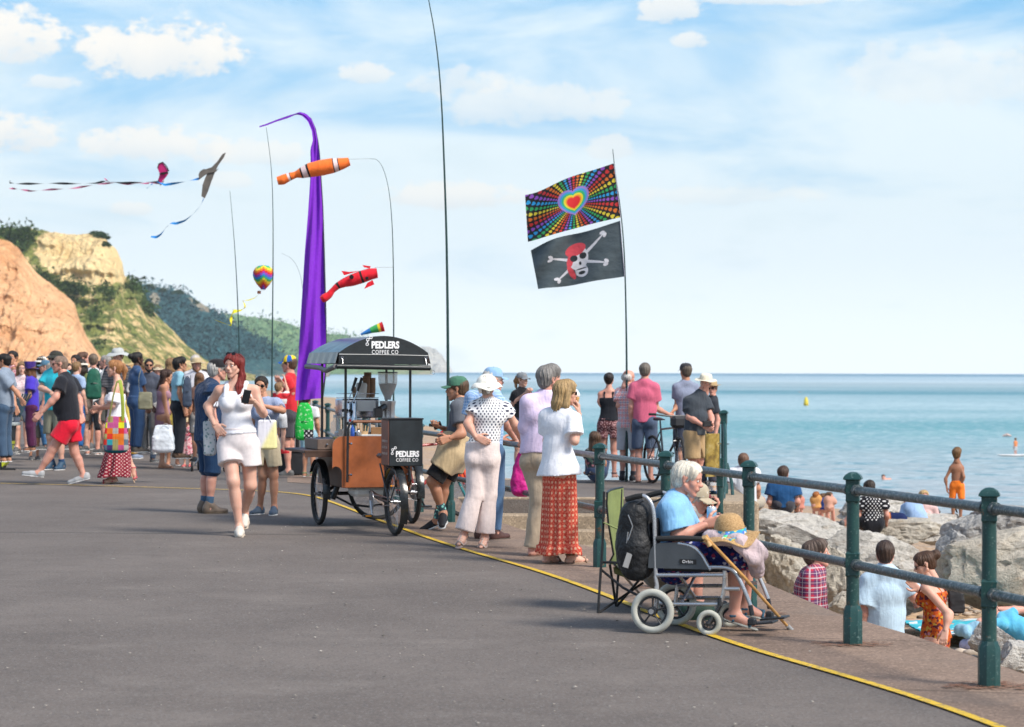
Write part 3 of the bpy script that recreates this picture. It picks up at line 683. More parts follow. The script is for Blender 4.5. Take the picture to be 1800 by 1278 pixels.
RM = [mat_rock((.44, .42, .38), (.68, .65, .59), 1), mat_rock((.33, .325, .31), (.54, .53, .51), 2), mat_rock((.42, .38, .31), (.64, .59, .50), 3)]
def boulder(x0, y0, x1, y1, D, label, mi=0, seed=0, dep=1.0, rot=0, cuts=17, top=None):
    r = np.random.default_rng(seed+100); bm = bmesh.new(); bmesh.ops.create_icosphere(bm, subdivisions=5, radius=1)
    V = np.array([v.co[:] for v in bm.verts]); F = np.array([[v.index for v in f.verts] for f in bm.faces]); bm.free()
    N = r.normal(size=(cuts, 3)); N /= np.linalg.norm(N, axis=1)[:, None]; N[0] = (.05, -.1, 1); N[1] = (-.2, -1, .15)
    for n in N:
        h = .52+.26*r.random(); n = n/np.linalg.norm(n); d = V @ n; m = d > h; V[m] -= ((d[m]-h)*.97)[:, None]*n
    nr = V/np.linalg.norm(V, axis=1)[:, None]
    V = V+nr*((np_noise(V[:, 0]+V[:, 2], V[:, 1]-V[:, 2]*.7, 1.1, seed+1, 6, .62)*.06-.07*np.maximum(0, 1-7*np.abs(np_noise(V[:, 0]-V[:, 1], V[:, 2]+V[:, 1]*.5, 1.5, seed+7, 3)))+np_noise(V[:, 2]*2.2, V[:, 0]*.6+V[:, 1], .7, seed+2, 6, .65)*.045)[:, None])
    a = rot; V = V @ np.array([[math.cos(a), 0, -math.sin(a)], [0, 1, 0], [math.sin(a), 0, math.cos(a)]])
    V[:, 0] = (V[:, 0]-V[:, 0].min())/(np.ptp(V[:, 0]))-.5; V[:, 2] = (V[:, 2]-V[:, 2].min())/(np.ptp(V[:, 2]))-.5; V[:, 1] /= np.ptp(V[:, 1])
    p0, p1 = px(x0, y0, D), px(x1, y1, D); sx = p1.x-p0.x; sz = p0.z-p1.z
    V = V*(sx, max(sx*.75, sz)*dep, sz)
    o = link('boulder', mesh_from('boulder', V, F, True, 24), RM[mi], None, ((p0.x+p1.x)/2, D, (p0.z+p1.z)/2)); return tag(o, label, 'rock', 'granite boulders of the sea defence')
ROCKS = [(1305, 893, 1492, 1000, 34.5, 'broad flat-topped pale boulder below the two sitting men', 0, 1, 1, 0), (1338, 938, 1415, 1068, 31, 'tan upright boulder left of the man in the plaid shirt', 2, 2, 1, .2),
 (1398, 950, 1510, 1075, 32.5, 'shaded brown boulder behind the plaid shirt', 2, 3, 1, .5), (1432, 928, 1662, 1068, 34, 'big rounded pale boulder behind the man in the light blue shirt', 0, 4, .8, .1),
 (1488, 908, 1660, 965, 38, 'low flat slab under the woman in the polka dot top', 2, 5, 1, 0), (1655, 903, 1760, 990, 37, 'grey boulder right of the boy in orange shorts', 1, 6, 1, -.3),
 (1700, 884, 1880, 985, 40, 'large grey boulder on the skyline behind the nearest post', 1, 7, 1, .1), (1640, 918, 1905, 1100, 30.5, 'huge brown-grey boulder behind the nearest post', 2, 8, .9, -.35),
 (1648, 930, 1730, 1010, 34.5, 'squat grey boulder wedged left of the huge brown one', 1, 9, 1, .3), (1555, 1000, 1640, 1090, 31.5, 'low brown rock between the light blue shirt and the orange dress', 2, 10, 1, 0),
 (1450, 1040, 1545, 1100, 31, 'small brown rock behind the plaid shirt man legs', 2, 11, 1, 0), (1752, 1128, 1885, 1215, 22.5, 'pale smooth rock close to the wall right of the nearest post', 0, 12, 1, 0),
 (1700, 1092, 1790, 1160, 27, 'grey cobble rock beside the beach towel', 1, 13, 1, .2), (1470, 870, 1640, 930, 41, 'rough boulder behind the seated woman in black', 0, 14, 1, 0), (1590, 900, 1700, 960, 39.5, 'mottled boulder under the boy in orange shorts', 0, 15, 1, 0),
 (1210, 930, 1345, 1060, 31, 'tan boulder beyond the railing behind the wheelchair', 2, 16, 1, 0), (1860, 900, 2050, 1100, 34, 'tall brown boulder at the right end of the rocks', 2, 17, 1, 0), (1780, 1080, 1900, 1140, 31, 'grey rock at the head of the sunbather', 1, 18, 1, .4)]
for q in ROCKS: boulder(q[0], q[1], q[2], q[3], q[4], q[5], q[6], q[7], q[8], q[9])
def pebbles():
    r = np.random.default_rng(4); bm = bmesh.new(); bmesh.ops.create_icosphere(bm, subdivisions=1, radius=1); v0 = np.array([v.co[:] for v in bm.verts]); f0 = np.array([[v.index for v in f.verts] for f in bm.faces]); bm.free()
    V = []; F = []; k = 0
    for i in range(2600):
        y = 18+22*r.random()**1.3; x = 2.6+r.random()*8; s = .025+.07*r.random()**2.5
        V.append(v0*(s*(1+.5*r.random()), s*(1+.5*r.random()), s*.6)+(x, y, -1.64+s*.2)); F.append(f0+k); k += len(v0)
    me = mesh_from('pebbles', np.concatenate(V), np.concatenate(F)); tag(link('pebbles', me, M((.34, .28, .22), .8, .6, 3, .2, 30)), kind='stuff')
pebbles()
def grit():
    r = np.random.default_rng(9); V = []; F = []; k = 0; v0 = np.array([(1, 0, 0), (-1, 0, 0), (0, 1, 0), (0, -1, 0), (0, 0, 1), (0, 0, -1.)]); f0 = np.array([(0, 2, 4), (2, 1, 4), (1, 3, 4), (3, 0, 4), (2, 0, 5), (1, 2, 5), (3, 1, 5), (0, 3, 5)])
    for i in range(900):
        y = 9.5+16*r.random()**1.4; x = -2.6+(4.2 if i % 3 else 5)*r.random()-.03*y; s = .0025+.006*r.random()**3
        V.append(v0*(s*(1+r.random()), s*(1+r.random()), s*.5)+(x, y, .012)); F.append(f0+k); k += 6
    tag(link('grit', mesh_from('grit', np.concatenate(V), np.concatenate(F)), M((.36, .33, .29), .8, .6, 2, 0)), kind='stuff')
grit()

# ---------------- railings ----------------
def mat_green():
    m, nt, b = newmat('weathered_green_paint'); tc = nt.node('ShaderNodeTexCoord').outputs['Object']
    n = nt.noise(tc, 9, 5, .7); n2 = nt.noise(tc, 60, 4, .7)
    c = nt.ramp(n, [(.3, (.005, .036, .035)), (.7, (.010, .062, .058))]); c = nt.mix(nt.smooth(nt.math('ADD', n, nt.math('MULTIPLY', n2, .6)), .93, 1.0), c, (.12, .05, .02))
    c = nt.mix(nt.smooth(nt.math('SUBTRACT', n2, nt.math('MULTIPLY', n, .2)), .50, .56), c, (.10, .17, .16))
    nt.put(b, 'Base Color', c); b.inputs['Roughness'].default_value = .38; nt.put(b, 'Normal', nt.bump(n2, .25, .004)); return m
def mat_rail():
    m, nt, b = newmat('worn_rail_metal'); tc = nt.node('ShaderNodeTexCoord').outputs['Object']
    n = nt.noise(tc, 12, 5, .7); n2 = nt.noise(tc, 70, 4, .7)
    z = nt.sep(nt.node('ShaderNodeNewGeometry').outputs['Normal'])[2]
    c = nt.ramp(n, [(.35, (.028, .058, .062)), (.65, (.085, .11, .115))]); c = nt.mix(nt.smooth(n2, .5, .62), c, (.27, .28, .28)); c = nt.mix(nt.smooth(nt.math('ADD', n, n2), 1.12, 1.25), c, (.13, .06, .03))
    nt.put(b, 'Base Color', c); b.inputs['Roughness'].default_value = .42; b.inputs['Metallic'].default_value = .25; nt.put(b, 'Normal', nt.bump(n2, .2, .003)); return m
GREEN = mat_green(); RAILM = mat_rail()
HP = .985
def post_mb(x, y, z=0, h=HP):
    mb = MB(); a = PI/8; c = (x, y, z)
    mb.lathe([(.058, -.02), (.058, .20), (.043, .235)], c, n=8, phase=a); mb.lathe([(.039, .23), (.037, h-.13)], c, n=20)
    for zz in (.475, h-.075):
        mb.lathe([(.045, zz-.075), (.057, zz-.062), (.055, zz-.05), (.055, zz+.05), (.057, zz+.062), (.045, zz+.075)], c, n=4, phase=PI/4-.23)
    mb.lathe([(.050, h-.02), (.076, h-.012), (.074, h-.002), (.060, h+.014), (.03, h+.028), (0, h+.032)], c, n=4, phase=PI/4-.23)
    return mb
POSTS = [(3.0, 9.9), (2.43, 12.3), (2.0, 14.17), (1.57, 16.0), (1.14, 17.9), (.72, 19.75), (-.165, 23.7), (-.65, 25.6), (-1.05, 27.4), (-1.4, 29.3), (-1.7, 31.2), (-2.0, 33.1), (-2.3, 35.0), (-2.62, 37.8), (-2.9, 40.4), (-3.35, 44), (-3.9, 48), (-4.5, 53), (-5.2, 58)]
rail = thing('railing', 'weathered green seaside railing with two pipe rails along the promenade edge', 'railing', (2.43, 12.3, 0))
R0 = np.array((2.43, 12.3, 0))
for i, (x, y) in enumerate(POSTS): post_mb(x, y).build('post', GREEN, rail, rel=R0)
for i, (a, b) in enumerate(zip(POSTS[:-1], POSTS[1:])):
    for zz in (.475, HP-.075):
        mb = MB(); mb.tube([(*a, zz), (*b, zz)], .0265, 14); a_, b_ = np.array((*a, zz)), np.array((*b, zz)); d = (b_-a_)/np.linalg.norm(b_-a_)
        for q, sg in ((a_, 1), (b_, -1)): mb.tube([q+d*sg*.05, q+d*sg*.085], .034, 14)
        mb.build('rail', RAILM, rail, rel=R0)
# brown rust bleeding round the post feet
mb = MB()
for x, y in POSTS[1:5]:
    n = 26; r = np.random.default_rng(int(x*100)); V = [(x, y, .012)]+[(x+(.12+.07*r.random())*math.cos(t)*1.5, y+(.1+.05*r.random())*math.sin(t)*1.3, .012) for t in np.arange(n)*2*PI/n]
    mb.add(V, [(0, i+1, (i+1) % n+1) for i in range(n)])
m, nt, b = newmat('rust_stain'); tc = nt.node('ShaderNodeTexCoord').outputs['Object']; nt.put(b, 'Base Color', nt.ramp(nt.noise(tc, 12, 4, .6), [(.3, (.15, .055, .025)), (.7, (.24, .12, .07))])); b.inputs['Roughness'].default_value = .9
nt.put(b, 'Alpha', nt.smooth(nt.noise(tc, 20, 5, .7), .42, .62))
tag(mb.build('rust_stain', m, smooth=False), kind='structure')
# platform railing with the stepped-down handrail
R1 = np.array((2.72, 31.0, 0)); pr = thing('platform_railing', 'tall green railing post and curving handrail at the head of the beach steps', 'railing', R1)
for (x, y, z, h) in ((2.72, 31.0, -.05, 1.13), (2.50, 29.0, -.62, HP), (3.0, 35.2, 0, HP)): post_mb(x, y, z, h).build('post', GREEN, pr, rel=R1)
mb = MB(); mb.tube([(2.72, 31, .95), (2.70, 30.6, .8), (2.66, 30.1, .3), (2.58, 29.6, -.1), (2.52, 29.1, .28)], .024, 10); mb.build('rail', GREEN, pr, rel=R1)
mb = MB(); mb.tube([(2.76, 31, .42), (2.80, 30.8, .2), (2.8, 30.3, -.3), (2.7, 29.6, -.6)], .022, 10); mb.build('rail', GREEN, pr, rel=R1)
# ---------------- people ----------------
UP = np.array((0, 0, 1.0))
def mat_skin(c):
    m, nt, b = newmat('skin'); tc = nt.node('ShaderNodeTexCoord').outputs['Object']
    n = nt.noise(tc, 11, 4, .6); n2 = nt.noise(tc, 60, 3, .6)
    cc = nt.ramp(n, [(.3, (c[0]*.9, c[1]*.78, c[2]*.76)), (.7, c)]); cc = nt.mix(nt.math('MULTIPLY', nt.smooth(n2, .5, .8), .25), cc, (c[0], c[1]*.8, c[2]*.75))
    nt.put(b, 'Base Color', cc); b.inputs['Roughness'].default_value = .5; b.inputs['Specular IOR Level'].default_value = .35
    b.inputs['Subsurface Weight'].default_value = .12; b.inputs['Subsurface Radius'].default_value = (1, .35, .2); b.inputs['Subsurface Scale'].default_value = .01
    nt.put(b, 'Normal', nt.bump(n2, .12, .004)); return m
SK = {'fair': mat_skin((.66, .40, .30)), 'pink': mat_skin((.62, .33, .25)), 'tan': mat_skin((.50, .26, .16)), 'brown': mat_skin((.33, .165, .095)), 'dark': mat_skin((.085, .042, .028))}
_HM = {}
def mat_hair(c):
    if c in _HM: return _HM[c]
    m, nt, b = newmat('hair'); tc = nt.node('ShaderNodeTexCoord').outputs['Object']
    n = nt.noise(nt.mapping(tc, (60, 60, 9)), 1, 4, .65, .6); n2 = nt.noise(tc, 9, 3)
    nt.put(b, 'Base Color', nt.ramp(nt.math('ADD', nt.math('MULTIPLY', n, .75), nt.math('MULTIPLY', n2, .3)), [(.33, tuple(k*.45 for k in c)), (.55, c), (.72, tuple(min(1, k*1.5+.01) for k in c))]))
    b.inputs['Roughness'].default_value = .5; b.inputs['Specular IOR Level'].default_value = .35; nt.put(b, 'Normal', nt.bump(n, .8, .012)); _HM[c] = m; return m
EYEW = M((.7, .68, .65), .3, .02, bump=0); EYED = M((.02, .015, .012), .2, 0, bump=0); LIP = M((.42, .13, .11), .45, .05); BLK = M((.012, .012, .014), .35, .1); LENS = M((.008, .007, .008), .12, 0, bump=0)
X_ = np.array((1.0, 0, 0)); Y_ = np.array((0, 1.0, 0))
_T = {}
def head_mesh(sex):
    if sex in _T: return _T[sex]
    j = 1.0 if sex == 'm' else .9
    p = [prim((0, -.028, .032), (0, .008, .036), .079, .078, X_, .95), prim((0, .028, .015), (0, .045, -.07), .061, .036*j, X_, .97), prim((-.032, .05, -.022), (-.02, .055, -.05), .029, .026), prim((.032, .05, -.022), (.02, .055, -.05), .029, .026),
         prim((-.05, .0, -.045), (-.012, .062, -.095), .022*j, .019*j), prim((.05, .0, -.045), (.012, .062, -.095), .022*j, .019*j), prim((0, .068, -.096), (0, .069, -.099), .018*j), prim((0, .084, .014), (0, .108, -.022), .0075, .0115), prim((-.011, .098, -.027), (.011, .098, -.027), .008),
         prim((-.034, .073, .024), (.034, .073, .024), .0125), prim((-.014, .086, -.052), (.014, .086, -.052), .0085), prim((-.012, .084, -.062), (.012, .084, -.062), .009),
         prim((-.077, -.012, -.02), (-.078, -.014, .012), .010, .013, X_, .45), prim((.077, -.012, -.02), (.078, -.014, .012), .010, .013, X_, .45), prim((0, -.022, -.05), (0, -.035, -.16), .052 if sex == 'm' else .043, .056 if sex == 'm' else .046)]
    sb = [prim((-.031, .1, .006), (-.031, .1, .006), .0165), prim((.031, .1, .006), (.031, .1, .006), .0165)]
    _T[sex] = sdf_mesh(p, .0048, .018, sb, ks=.012); return _T[sex]
HAIRP = {
 'buzz': ([prim((0, -.03, .034), (0, .006, .040), .0825, .080, X_, .97), prim((0, -.04, -.02), (0, -.03, .0), .066)], [prim((0, .17, -.02), (0, .17, -.02), .125)], [((0, 0, -.05), (0, .3, -1))]),
 'side': ([prim((0, -.04, .034), (0, .012, .045), .088, .083, X_, .98), prim((0, -.055, .0), (-.02, -.075, -.14), .07, .06, Y_, .62), prim((-.076, -.02, .03), (-.082, -.02, -.10), .026, .032), prim((-.082, -.02, -.10), (-.075, .03, -.20), .034, .036), prim((-.075, .03, -.20), (-.08, .06, -.34), .038, .026), prim((-.08, .06, -.34), (-.095, .06, -.43), .026, .008), prim((.076, -.02, .02), (.08, -.05, -.12), .024, .03), prim((.02, .045, .085), (.06, .04, .05), .03)], [prim((.01, .172, -.015), (.01, .172, -.015), .122)], []),
 'short': ([prim((0, -.04, .035), (0, .012, .047), .088, .083, X_, .98), prim((0, -.05, -.02), (0, -.04, .0), .066)], [prim((0, .17, -.015), (0, .17, -.015), .127), prim((0, .04, -.11), (0, .04, -.11), .06)], [((0, 0, -.065), (0, .3, -1))]),
 'bald': ([prim((-.03, -.04, -.01), (.03, -.04, -.01), .070, .070)], [prim((0, .02, .10), (0, .02, .10), .088), prim((0, .17, 0), (0, .17, 0), .15)], [((0, 0, -.065), (0, .3, -1)), ((0, 0, .05), (0, 0, 1))]),
 'thick': ([prim((0, -.045, .035), (0, .02, .062), .095, .085, X_, .98), prim((0, -.058, -.03), (0, -.04, .0), .068), prim((-.04, .03, .08), (.04, .03, .085), .035)], [prim((0, .18, -.02), (0, .18, -.02), .128), prim((0, .04, -.11), (0, .04, -.11), .06)], [((0, 0, -.085), (0, .3, -1))]),
 'bun': ([prim((0, -.04, .035), (0, .012, .045), .087, .082, X_, .98), prim((0, -.05, -.02), (0, -.04, .0), .062), prim((0, -.135, .045), (0, -.135, .05), .048)], [prim((0, .17, -.015), (0, .17, -.015), .127)], [((0, 0, -.055), (0, .3, -1))]),
 'tail': ([prim((0, -.04, .035), (0, .012, .045), .087, .082, X_, .98), prim((0, -.05, -.02), (0, -.04, .0), .062), prim((0, -.125, .04), (0, -.15, -.02), .035, .038), prim((0, -.15, -.02), (0, -.14, -.14), .038, .016)], [prim((0, .17, -.015), (0, .17, -.015), .127)], [((0, 0, -.055), (0, .3, -1))] if 0 else []),
 'long': ([prim((0, -.04, .035), (0, .012, .047), .091, .085, X_, .98), prim((0, -.055, .0), (0, -.085, -.2), .075, .07, Y_, .62), prim((0, -.085, -.2), (.01, -.085, -.31), .07, .035, Y_, .5), prim((-.073, -.015, .02), (-.086, -.03, -.17), .027, .028), prim((.073, -.015, .02), (.086, -.03, -.2), .027, .03)], [prim((0, .175, -.01), (0, .175, -.01), .128), prim((0, .10, -.11), (0, .1, -.17), .085)], []),
 'bob': ([prim((0, -.04, .035), (0, .012, .050), .096, .09, X_, 1.0), prim((0, -.06, .0), (0, -.075, -.10), .085, .088, Y_, .75), prim((-.075, -.01, .02), (-.085, -.02, -.12), .033, .036), prim((.075, -.01, .02), (.085, -.02, -.12), .033, .036), prim((0, -.08, -.12), (0, -.09, -.16), .075, .06, Y_, .6)], [prim((0, .175, -.01), (0, .175, -.01), .125), prim((0, .10, -.11), (0, .1, -.17), .085)], []),
}
def hair_mesh(style):
    k = 'h'+style
    if k not in _T:
        p, s, c = HAIRP[style]
        v, f_ = sdf_mesh(p, .005, .02, s, wr=.0008, seed=3, cuts=c, wf=130); an = np.arctan2(v[:, 0], v[:, 1]+.03); z = v[:, 2]; am = .0030 if style in ('long', 'side', 'bob', 'thick', 'tail') else .0018
        d_ = np.sin(an*19+2.2*np.sin(z*17+an)+z*9)+.6*np.sin(an*34+3*np.sin(z*23)+1)+.4*np.sin(z*60+an*11); o_ = v*(1, 1, .3)+(0, .03, 0); o_ /= np.linalg.norm(o_, axis=1)[:, None]; v = v+o_*(d_*am)[:, None]
        if len(c) == 0: low = z < z.min()+.06; v[low, 2] -= .014*np.maximum(0, np.sin(an[low]*26+v[low, 0]*90))
        _T[k] = (v, f_)
    return _T[k]
def features():
    if 'eyes' in _T: return _T['eyes'], _T['brow'], _T['lips']
    mb = MB(); mb.ball((0, .0775, .005), (.0135, .010, .0085), 10); mb.ball((0, .0868, .005), (.0058, .0024, .006), 8, mi=1)
    V = np.concatenate(mb.V); me = mesh_from('eye', V, mb.F); me.polygons.foreach_set('material_index', np.array(mb.mi, dtype=np.int32)); me.materials.append(EYEW); me.materials.append(EYED); _T['eyes'] = me
    br = []
    for sx in (-1, 1):
        mb = MB(); mb.tube([(sx*.013, .0885, .0245), (sx*.03, .0872, .029), (sx*.048, .076, .0235)], [.0028, .0036, .0018], 6)
        me = mesh_from('eyebrow', np.concatenate(mb.V), mb.F); me.materials.append(BLK); br.append(me)
    _T['brow'] = br
    mb = MB(); mb.tube([(-.023, .0835, -.056), (-.01, .0945, -.0555), (0, .0955, -.057), (.01, .0945, -.0555), (.023, .0835, -.056)], [.001, .0065, .0070, .0065, .001], 8)
    me = mesh_from('lips', np.concatenate(mb.V), mb.F); me.materials.append(LIP); _T['lips'] = me
    return _T['eyes'], _T['brow'], _T['lips']
def glasses_mb():
    mb = MB()
    for sx in (-1, 1):
        mb.ball((sx*.033, .094, .003), (.026, .004, .020), 12); mb.tube([(sx*.058, .088, .012), (sx*.078, .06, .012), (sx*.083, -.01, .008)], .003, 6)
    mb.tube([(-.012, .098, .012), (.012, .098, .012)], .003, 6); return mb
def wavy_disc(mb, r0, r1, z, droop, wave, n=40, k=5, seed=0, ell=1.15, cy=-.012, thick=.004):
    P = []
    for th in (0, thick):
        for i in (range(k+1) if th == 0 else range(k, -1, -1)):
            t = i/k; rr = r0+(r1-r0)*t; a = np.arange(n)*2*PI/n
            zz = z-droop*t*t*(1+.0*a)+wave*t*np.sin(3*a+seed)+wave*.5*t*np.sin(5*a+2*seed)+th
            P.append(np.stack([rr*np.cos(a), cy+rr*ell*np.sin(a), zz], 1))
    P.append(P[0]); mb.grid(np.array(P), closed=True)
def hat_parts(kind):
    "head-local meshes of a hat; mi 1 = band or second colour"
    mb = MB(); D = lambda r, h, z0, n=28, ell=1.16, cy=-.012, flat=0: mb.lathe([(r*math.cos(t*PI/2)**(.55 if flat else 1) if t < 1 else 0.0, z0+h*math.sin(t*PI/2)) for t in np.linspace(0, 1, 9)], (0, cy, 0), n=n, ell=(1, ell))
    if kind in ('cap', 'capback'):
        D(.093, .098, .038, flat=1); sg = 1 if kind == 'cap' else -1
        P = []
        for th in (0, .004):
            rows = []
            for i in range(7):
                t = i/6; a = np.linspace(-1.05, 1.05, 15)
                w = .088-.012*t; yy = sg*(.075+.095*t)*np.cos(a)**.6-.012+sg*.008
                rows.append(np.stack([w*np.sin(a)/math.sin(1.05), yy, .045-.03*(np.sin(a)**2)-.018*t+th], 1))
            P += rows if th == 0 else rows[::-1]
        P.append(P[0]); mb.grid(np.array(P)); mb.ball((0, -.012, .137), .006, 6)
    elif kind == 'bucket': D(.094, .075, .045, flat=1); wavy_disc(mb, .09, .14, .05, .035, .004)
    elif kind == 'floppy': D(.100, .088, .040, flat=1); wavy_disc(mb, .095, .175, .045, .035, .012, seed=1)
    elif kind == 'cloche': D(.108, .10, .03); wavy_disc(mb, .10, .165, .04, .055, .012, seed=2); [mb.tube(np.array([(sx*.01, -.13, .03), (sx*.05, -.16, .0), (sx*.04, -.15, -.06)]), [.012, .028, .014], 8, mi=0) for sx in (-1, 1)]
    elif kind in ('straw', 'panama'):
        mb.lathe([(.094, .045), (.092, .10), (.082, .125), (.06, .138), (.03, .128), (0, .122)], (0, -.012, 0), n=28, ell=(1, 1.16)); wavy_disc(mb, .092, .165, .048, .008, .006, seed=3); mb.lathe([(.0955, .048), (.0945, .075)], (0, -.012, 0), n=28, ell=(1, 1.16), mi=1, cap=False)
    elif kind == 'tophat': mb.lathe([(.092, .04), (.098, .12), (.112, .19), (.108, .195), (0, .195)], (0, -.012, 0), n=28, ell=(1, 1.12)); wavy_disc(mb, .09, .15, .048, .0, .006, seed=4); mb.lathe([(.0955, .048), (.1, .085)], (0, -.012, 0), n=28, ell=(1, 1.13), mi=1, cap=False)
    elif kind == 'sun': D(.10, .085, .035, flat=1); wavy_disc(mb, .095, .15, .04, .01, .01)
    return mb
def hand_prims(w, d, n, side, curl=25, s=1.0, spread=1.0):
    "w wrist, d direction of the hand, n palm normal, side +1 when the thumb lies towards cross(n, d)"
    d = np.array(d, float); d /= np.linalg.norm(d); n = np.array(n, float); n = n-d*(n @ d); n /= (np.linalg.norm(n)+1e-9)
    a = np.cross(n, d)*side; P = []
    p = lambda x, y, z: w+s*(x*a+y*d+z*n)
    for i, (ox, L) in enumerate(((.030, .072), (.010, .080), (-.010, .074), (-.029, .058))):
        base = (ox, .088-abs(i-1)*.004, 0); P.append(prim(p(ox*.55, -.005, 0), p(*base), .019*s, .0125*s, n, .8))
        c = math.radians(curl*(.9+.12*i)); ang = c*.5; q = np.array(base); r = .0095
        for k, f in enumerate((.48, .3, .24)):
            q2 = q+L*f*np.array((ox*.9*spread*(1-k*.3)*(1-curl/110), math.cos(ang), math.sin(ang))); P.append(prim(p(*q), p(*q2), r*s, (r-.0009)*s)); q = q2; r -= .0009; ang += c
    q = np.array((.028, .022, .004)); c = math.radians(curl)
    for dv, L, r in (((.75, .62, .25), .038, .0125), ((.42, .85, .3+.4*math.sin(c)), .032, .0105), ((.12, .9, .35+.5*math.sin(c)), .026, .0095)):
        dv = np.array(dv); q2 = q+L*dv/np.linalg.norm(dv); P.append(prim(p(*q), p(*q2), r*s, (r-.001)*s)); q = q2
    return P
def cat(parts):
    V = []; F = []; n = 0
    for v, f in parts: V.append(v); F.append(f+n); n += len(v)
    return np.concatenate(V), np.concatenate(F)
PEOPLE = {}
def person(key, label, x, yf, yh=None, D=None, z=0.0, yaw=0, H=None, sex='m', w=1.0, skin='fair', hair=('short', (.05, .03, .02)), hat=None, top=None, bottom=None, shoes=('sneaker', (.1, .1, .1)),
           J=None, head=(None, 0, 0), face=None, glasses=False, hands=None, group=None, hs=1.0, belly=0, belt=None, socks=None, extra=None, cathat=None, wr=1.0, seed=None, bust=1.0, beard=None, under=None):
    J = dict(J or {}); hands = hands or {}; seed = seed if seed is not None else abs(hash(key)) % 1000 if 0 else sum(map(ord, key))
    if D is None: g = gp(x, yf, z); D = g.y
    else: g = px(x, yf, D)
    z = g.z if z == 0.0 and yf is not None and D is not None and abs(g.z) > .02 else z
    if H is None: H = (yf-yh)/ppm(D)
    root = np.array((g.x, g.y, z)); s = H/1.72
    ya = math.radians(yaw); f = np.array((math.sin(ya), math.cos(ya), 0)); r = np.array((math.cos(ya), -math.sin(ya), 0))
    fem = sex == 'f'; sw = (.132 if fem else .145)*s*(1+.35*(w-1)); hw = .080*s*(1+.4*(w-1))
    L = lambda a, b, c: root+r*a*s+f*b*s+UP*c*H
    j = {'hd': L(0, .015, .932), 'nk': L(0, -.005, .835), 'ch': L(0, -.005, .73), 'wa': L(0, 0, .62), 'pe': L(0, -.01, .535), 'lh': L(-hw/s, 0, .50), 'rh': L(hw/s, 0, .50), 'lk': L(-.085, .02, .28), 'rk': L(.085, .02, .28), 'la': L(-.09, -.02, .047), 'ra': L(.09, -.02, .047),
         'ls': L(-sw/s, -.01, .795), 'rs': L(sw/s, -.01, .795), 'le': L(-sw/s-.05, -.03, .635), 're': L(sw/s+.05, -.03, .635), 'lw': L(-sw/s-.055, .05, .49), 'rw': L(sw/s+.055, .05, .49)}
    if 'body' in J:      # (dx, dy) px of the whole upper body at neck level relative to default
        dx, dy, dd = J.pop('body'); wts = {'hd': 1.05, 'nk': 1, 'ls': 1, 'rs': 1, 'ch': .75, 'wa': .4, 'pe': .12, 'le': .8, 're': .8, 'lw': .6, 'rw': .6}
        for k2, q in wts.items(): j[k2] = j[k2]+np.array((dx/ppm(D), dd, -dy/ppm(D)))*q
    toes = {}
    for k2, v in J.items():
        q = np.array(px(v[0], v[1], D+(v[2] if len(v) > 2 else 0)))
        if k2 in ('lt', 'rt'): toes[k2[0]] = q
        else: j[k2] = q
    if 'hd' in J and 'nk' not in J: j['nk'] = j['hd']+(j['nk']-j['hd'])*0+(-UP*.15*s-f*.02*s)*hs
    vox = float(np.clip(D*.00044, .0065, .02)); k = .035*s
    bodyp = []
    A = lambda a, b, ra, rb=None, fs=1.0, fl=0, ff=None: prim(a, b, ra*s, (ra if rb is None else rb)*s, (f if ff is None else ff) if fs != 1 else None, fs, fl)
    ch, wa, pe, nk = j['ch'], j['wa'], j['pe'], j['nk']
    sr = (j['rs']-j['ls']); sr = sr/(np.linalg.norm(sr)+1e-9)
    if fem: rc, rw_, rp = .122*w, .108*w, .148*w
    else: rc, rw_, rp = .140*w, .130*w, .140*w
    def torso(i, hem=None, hemr=None, top_=True):
        P = [A(ch, wa, rc+i, rw_+i, .72)]
        if top_: P += [A(ch-sr*.05*s, ch+sr*.05*s, .105*w**.5+i, None, .85), A(j['ls'], nk-UP*.01, .044+i, .050+i), A(j['rs'], nk-UP*.01, .044+i, .050+i), A(ch, nk-UP*.06*s, .12*w**.5+i, .09+i, .62)]
        if hem is None: P += [A(wa, pe, rw_+i, rp+i, .76)]
        else: P += [A(wa, hem, rw_+i, (hemr if hemr else rp+.012)+i*.6, .80, 1)]
        if fem:
            for sg in (-1, 1): P.append(A(ch+f*.068*s*w-UP*.015*s+sr*sg*.062*s, ch+f*.072*s*w-UP*.03*s+sr*sg*.062*s, .052*bust+i))
        if belly: P.append(A(wa+f*.06*s-UP*.03*s, wa+f*.07*s+UP*.03*s, (.085+.05*belly)+i, .08+.05*belly+i))
        return P
    bodyp += torso(0)
    for sd in 'lr':
        bodyp.append(A(j[sd+'h']-f*.035*s-UP*.01*s, j[sd+'h']-f*.02*s, .082*w))
        H_, K_, A_ = j[sd+'h'], j[sd+'k'], j[sd+'a']; lw_ = w**.7
        bodyp += [A(H_, K_, .080*lw_, .055*lw_), A(K_, A_, .052*lw_, .034)]
        cd_ = -f if (K_-A_)[2] > .2*s else UP*-1.0
        c1 = K_*.72+A_*.28+cd_*.016*s; bodyp.append(A(c1, K_*.5+A_*.5+cd_*.008*s, .047*lw_, .040*lw_))
        S_, E_, W_ = j[sd+'s'], j[sd+'e'], j[sd+'w']; aw = (w**.6)*(.9 if fem else 1)
        bodyp += [A(S_, E_, .046*aw, .037*aw), A(E_, E_*.7+W_*.3, .040*aw, .038*aw), A(E_*.7+W_*.3, W_, .038*aw, .024)]
    bodyp.append(A(nk-UP*.02*s, nk+(j['hd']-nk)*.45, .056 if not fem else .046))
    feet = {}
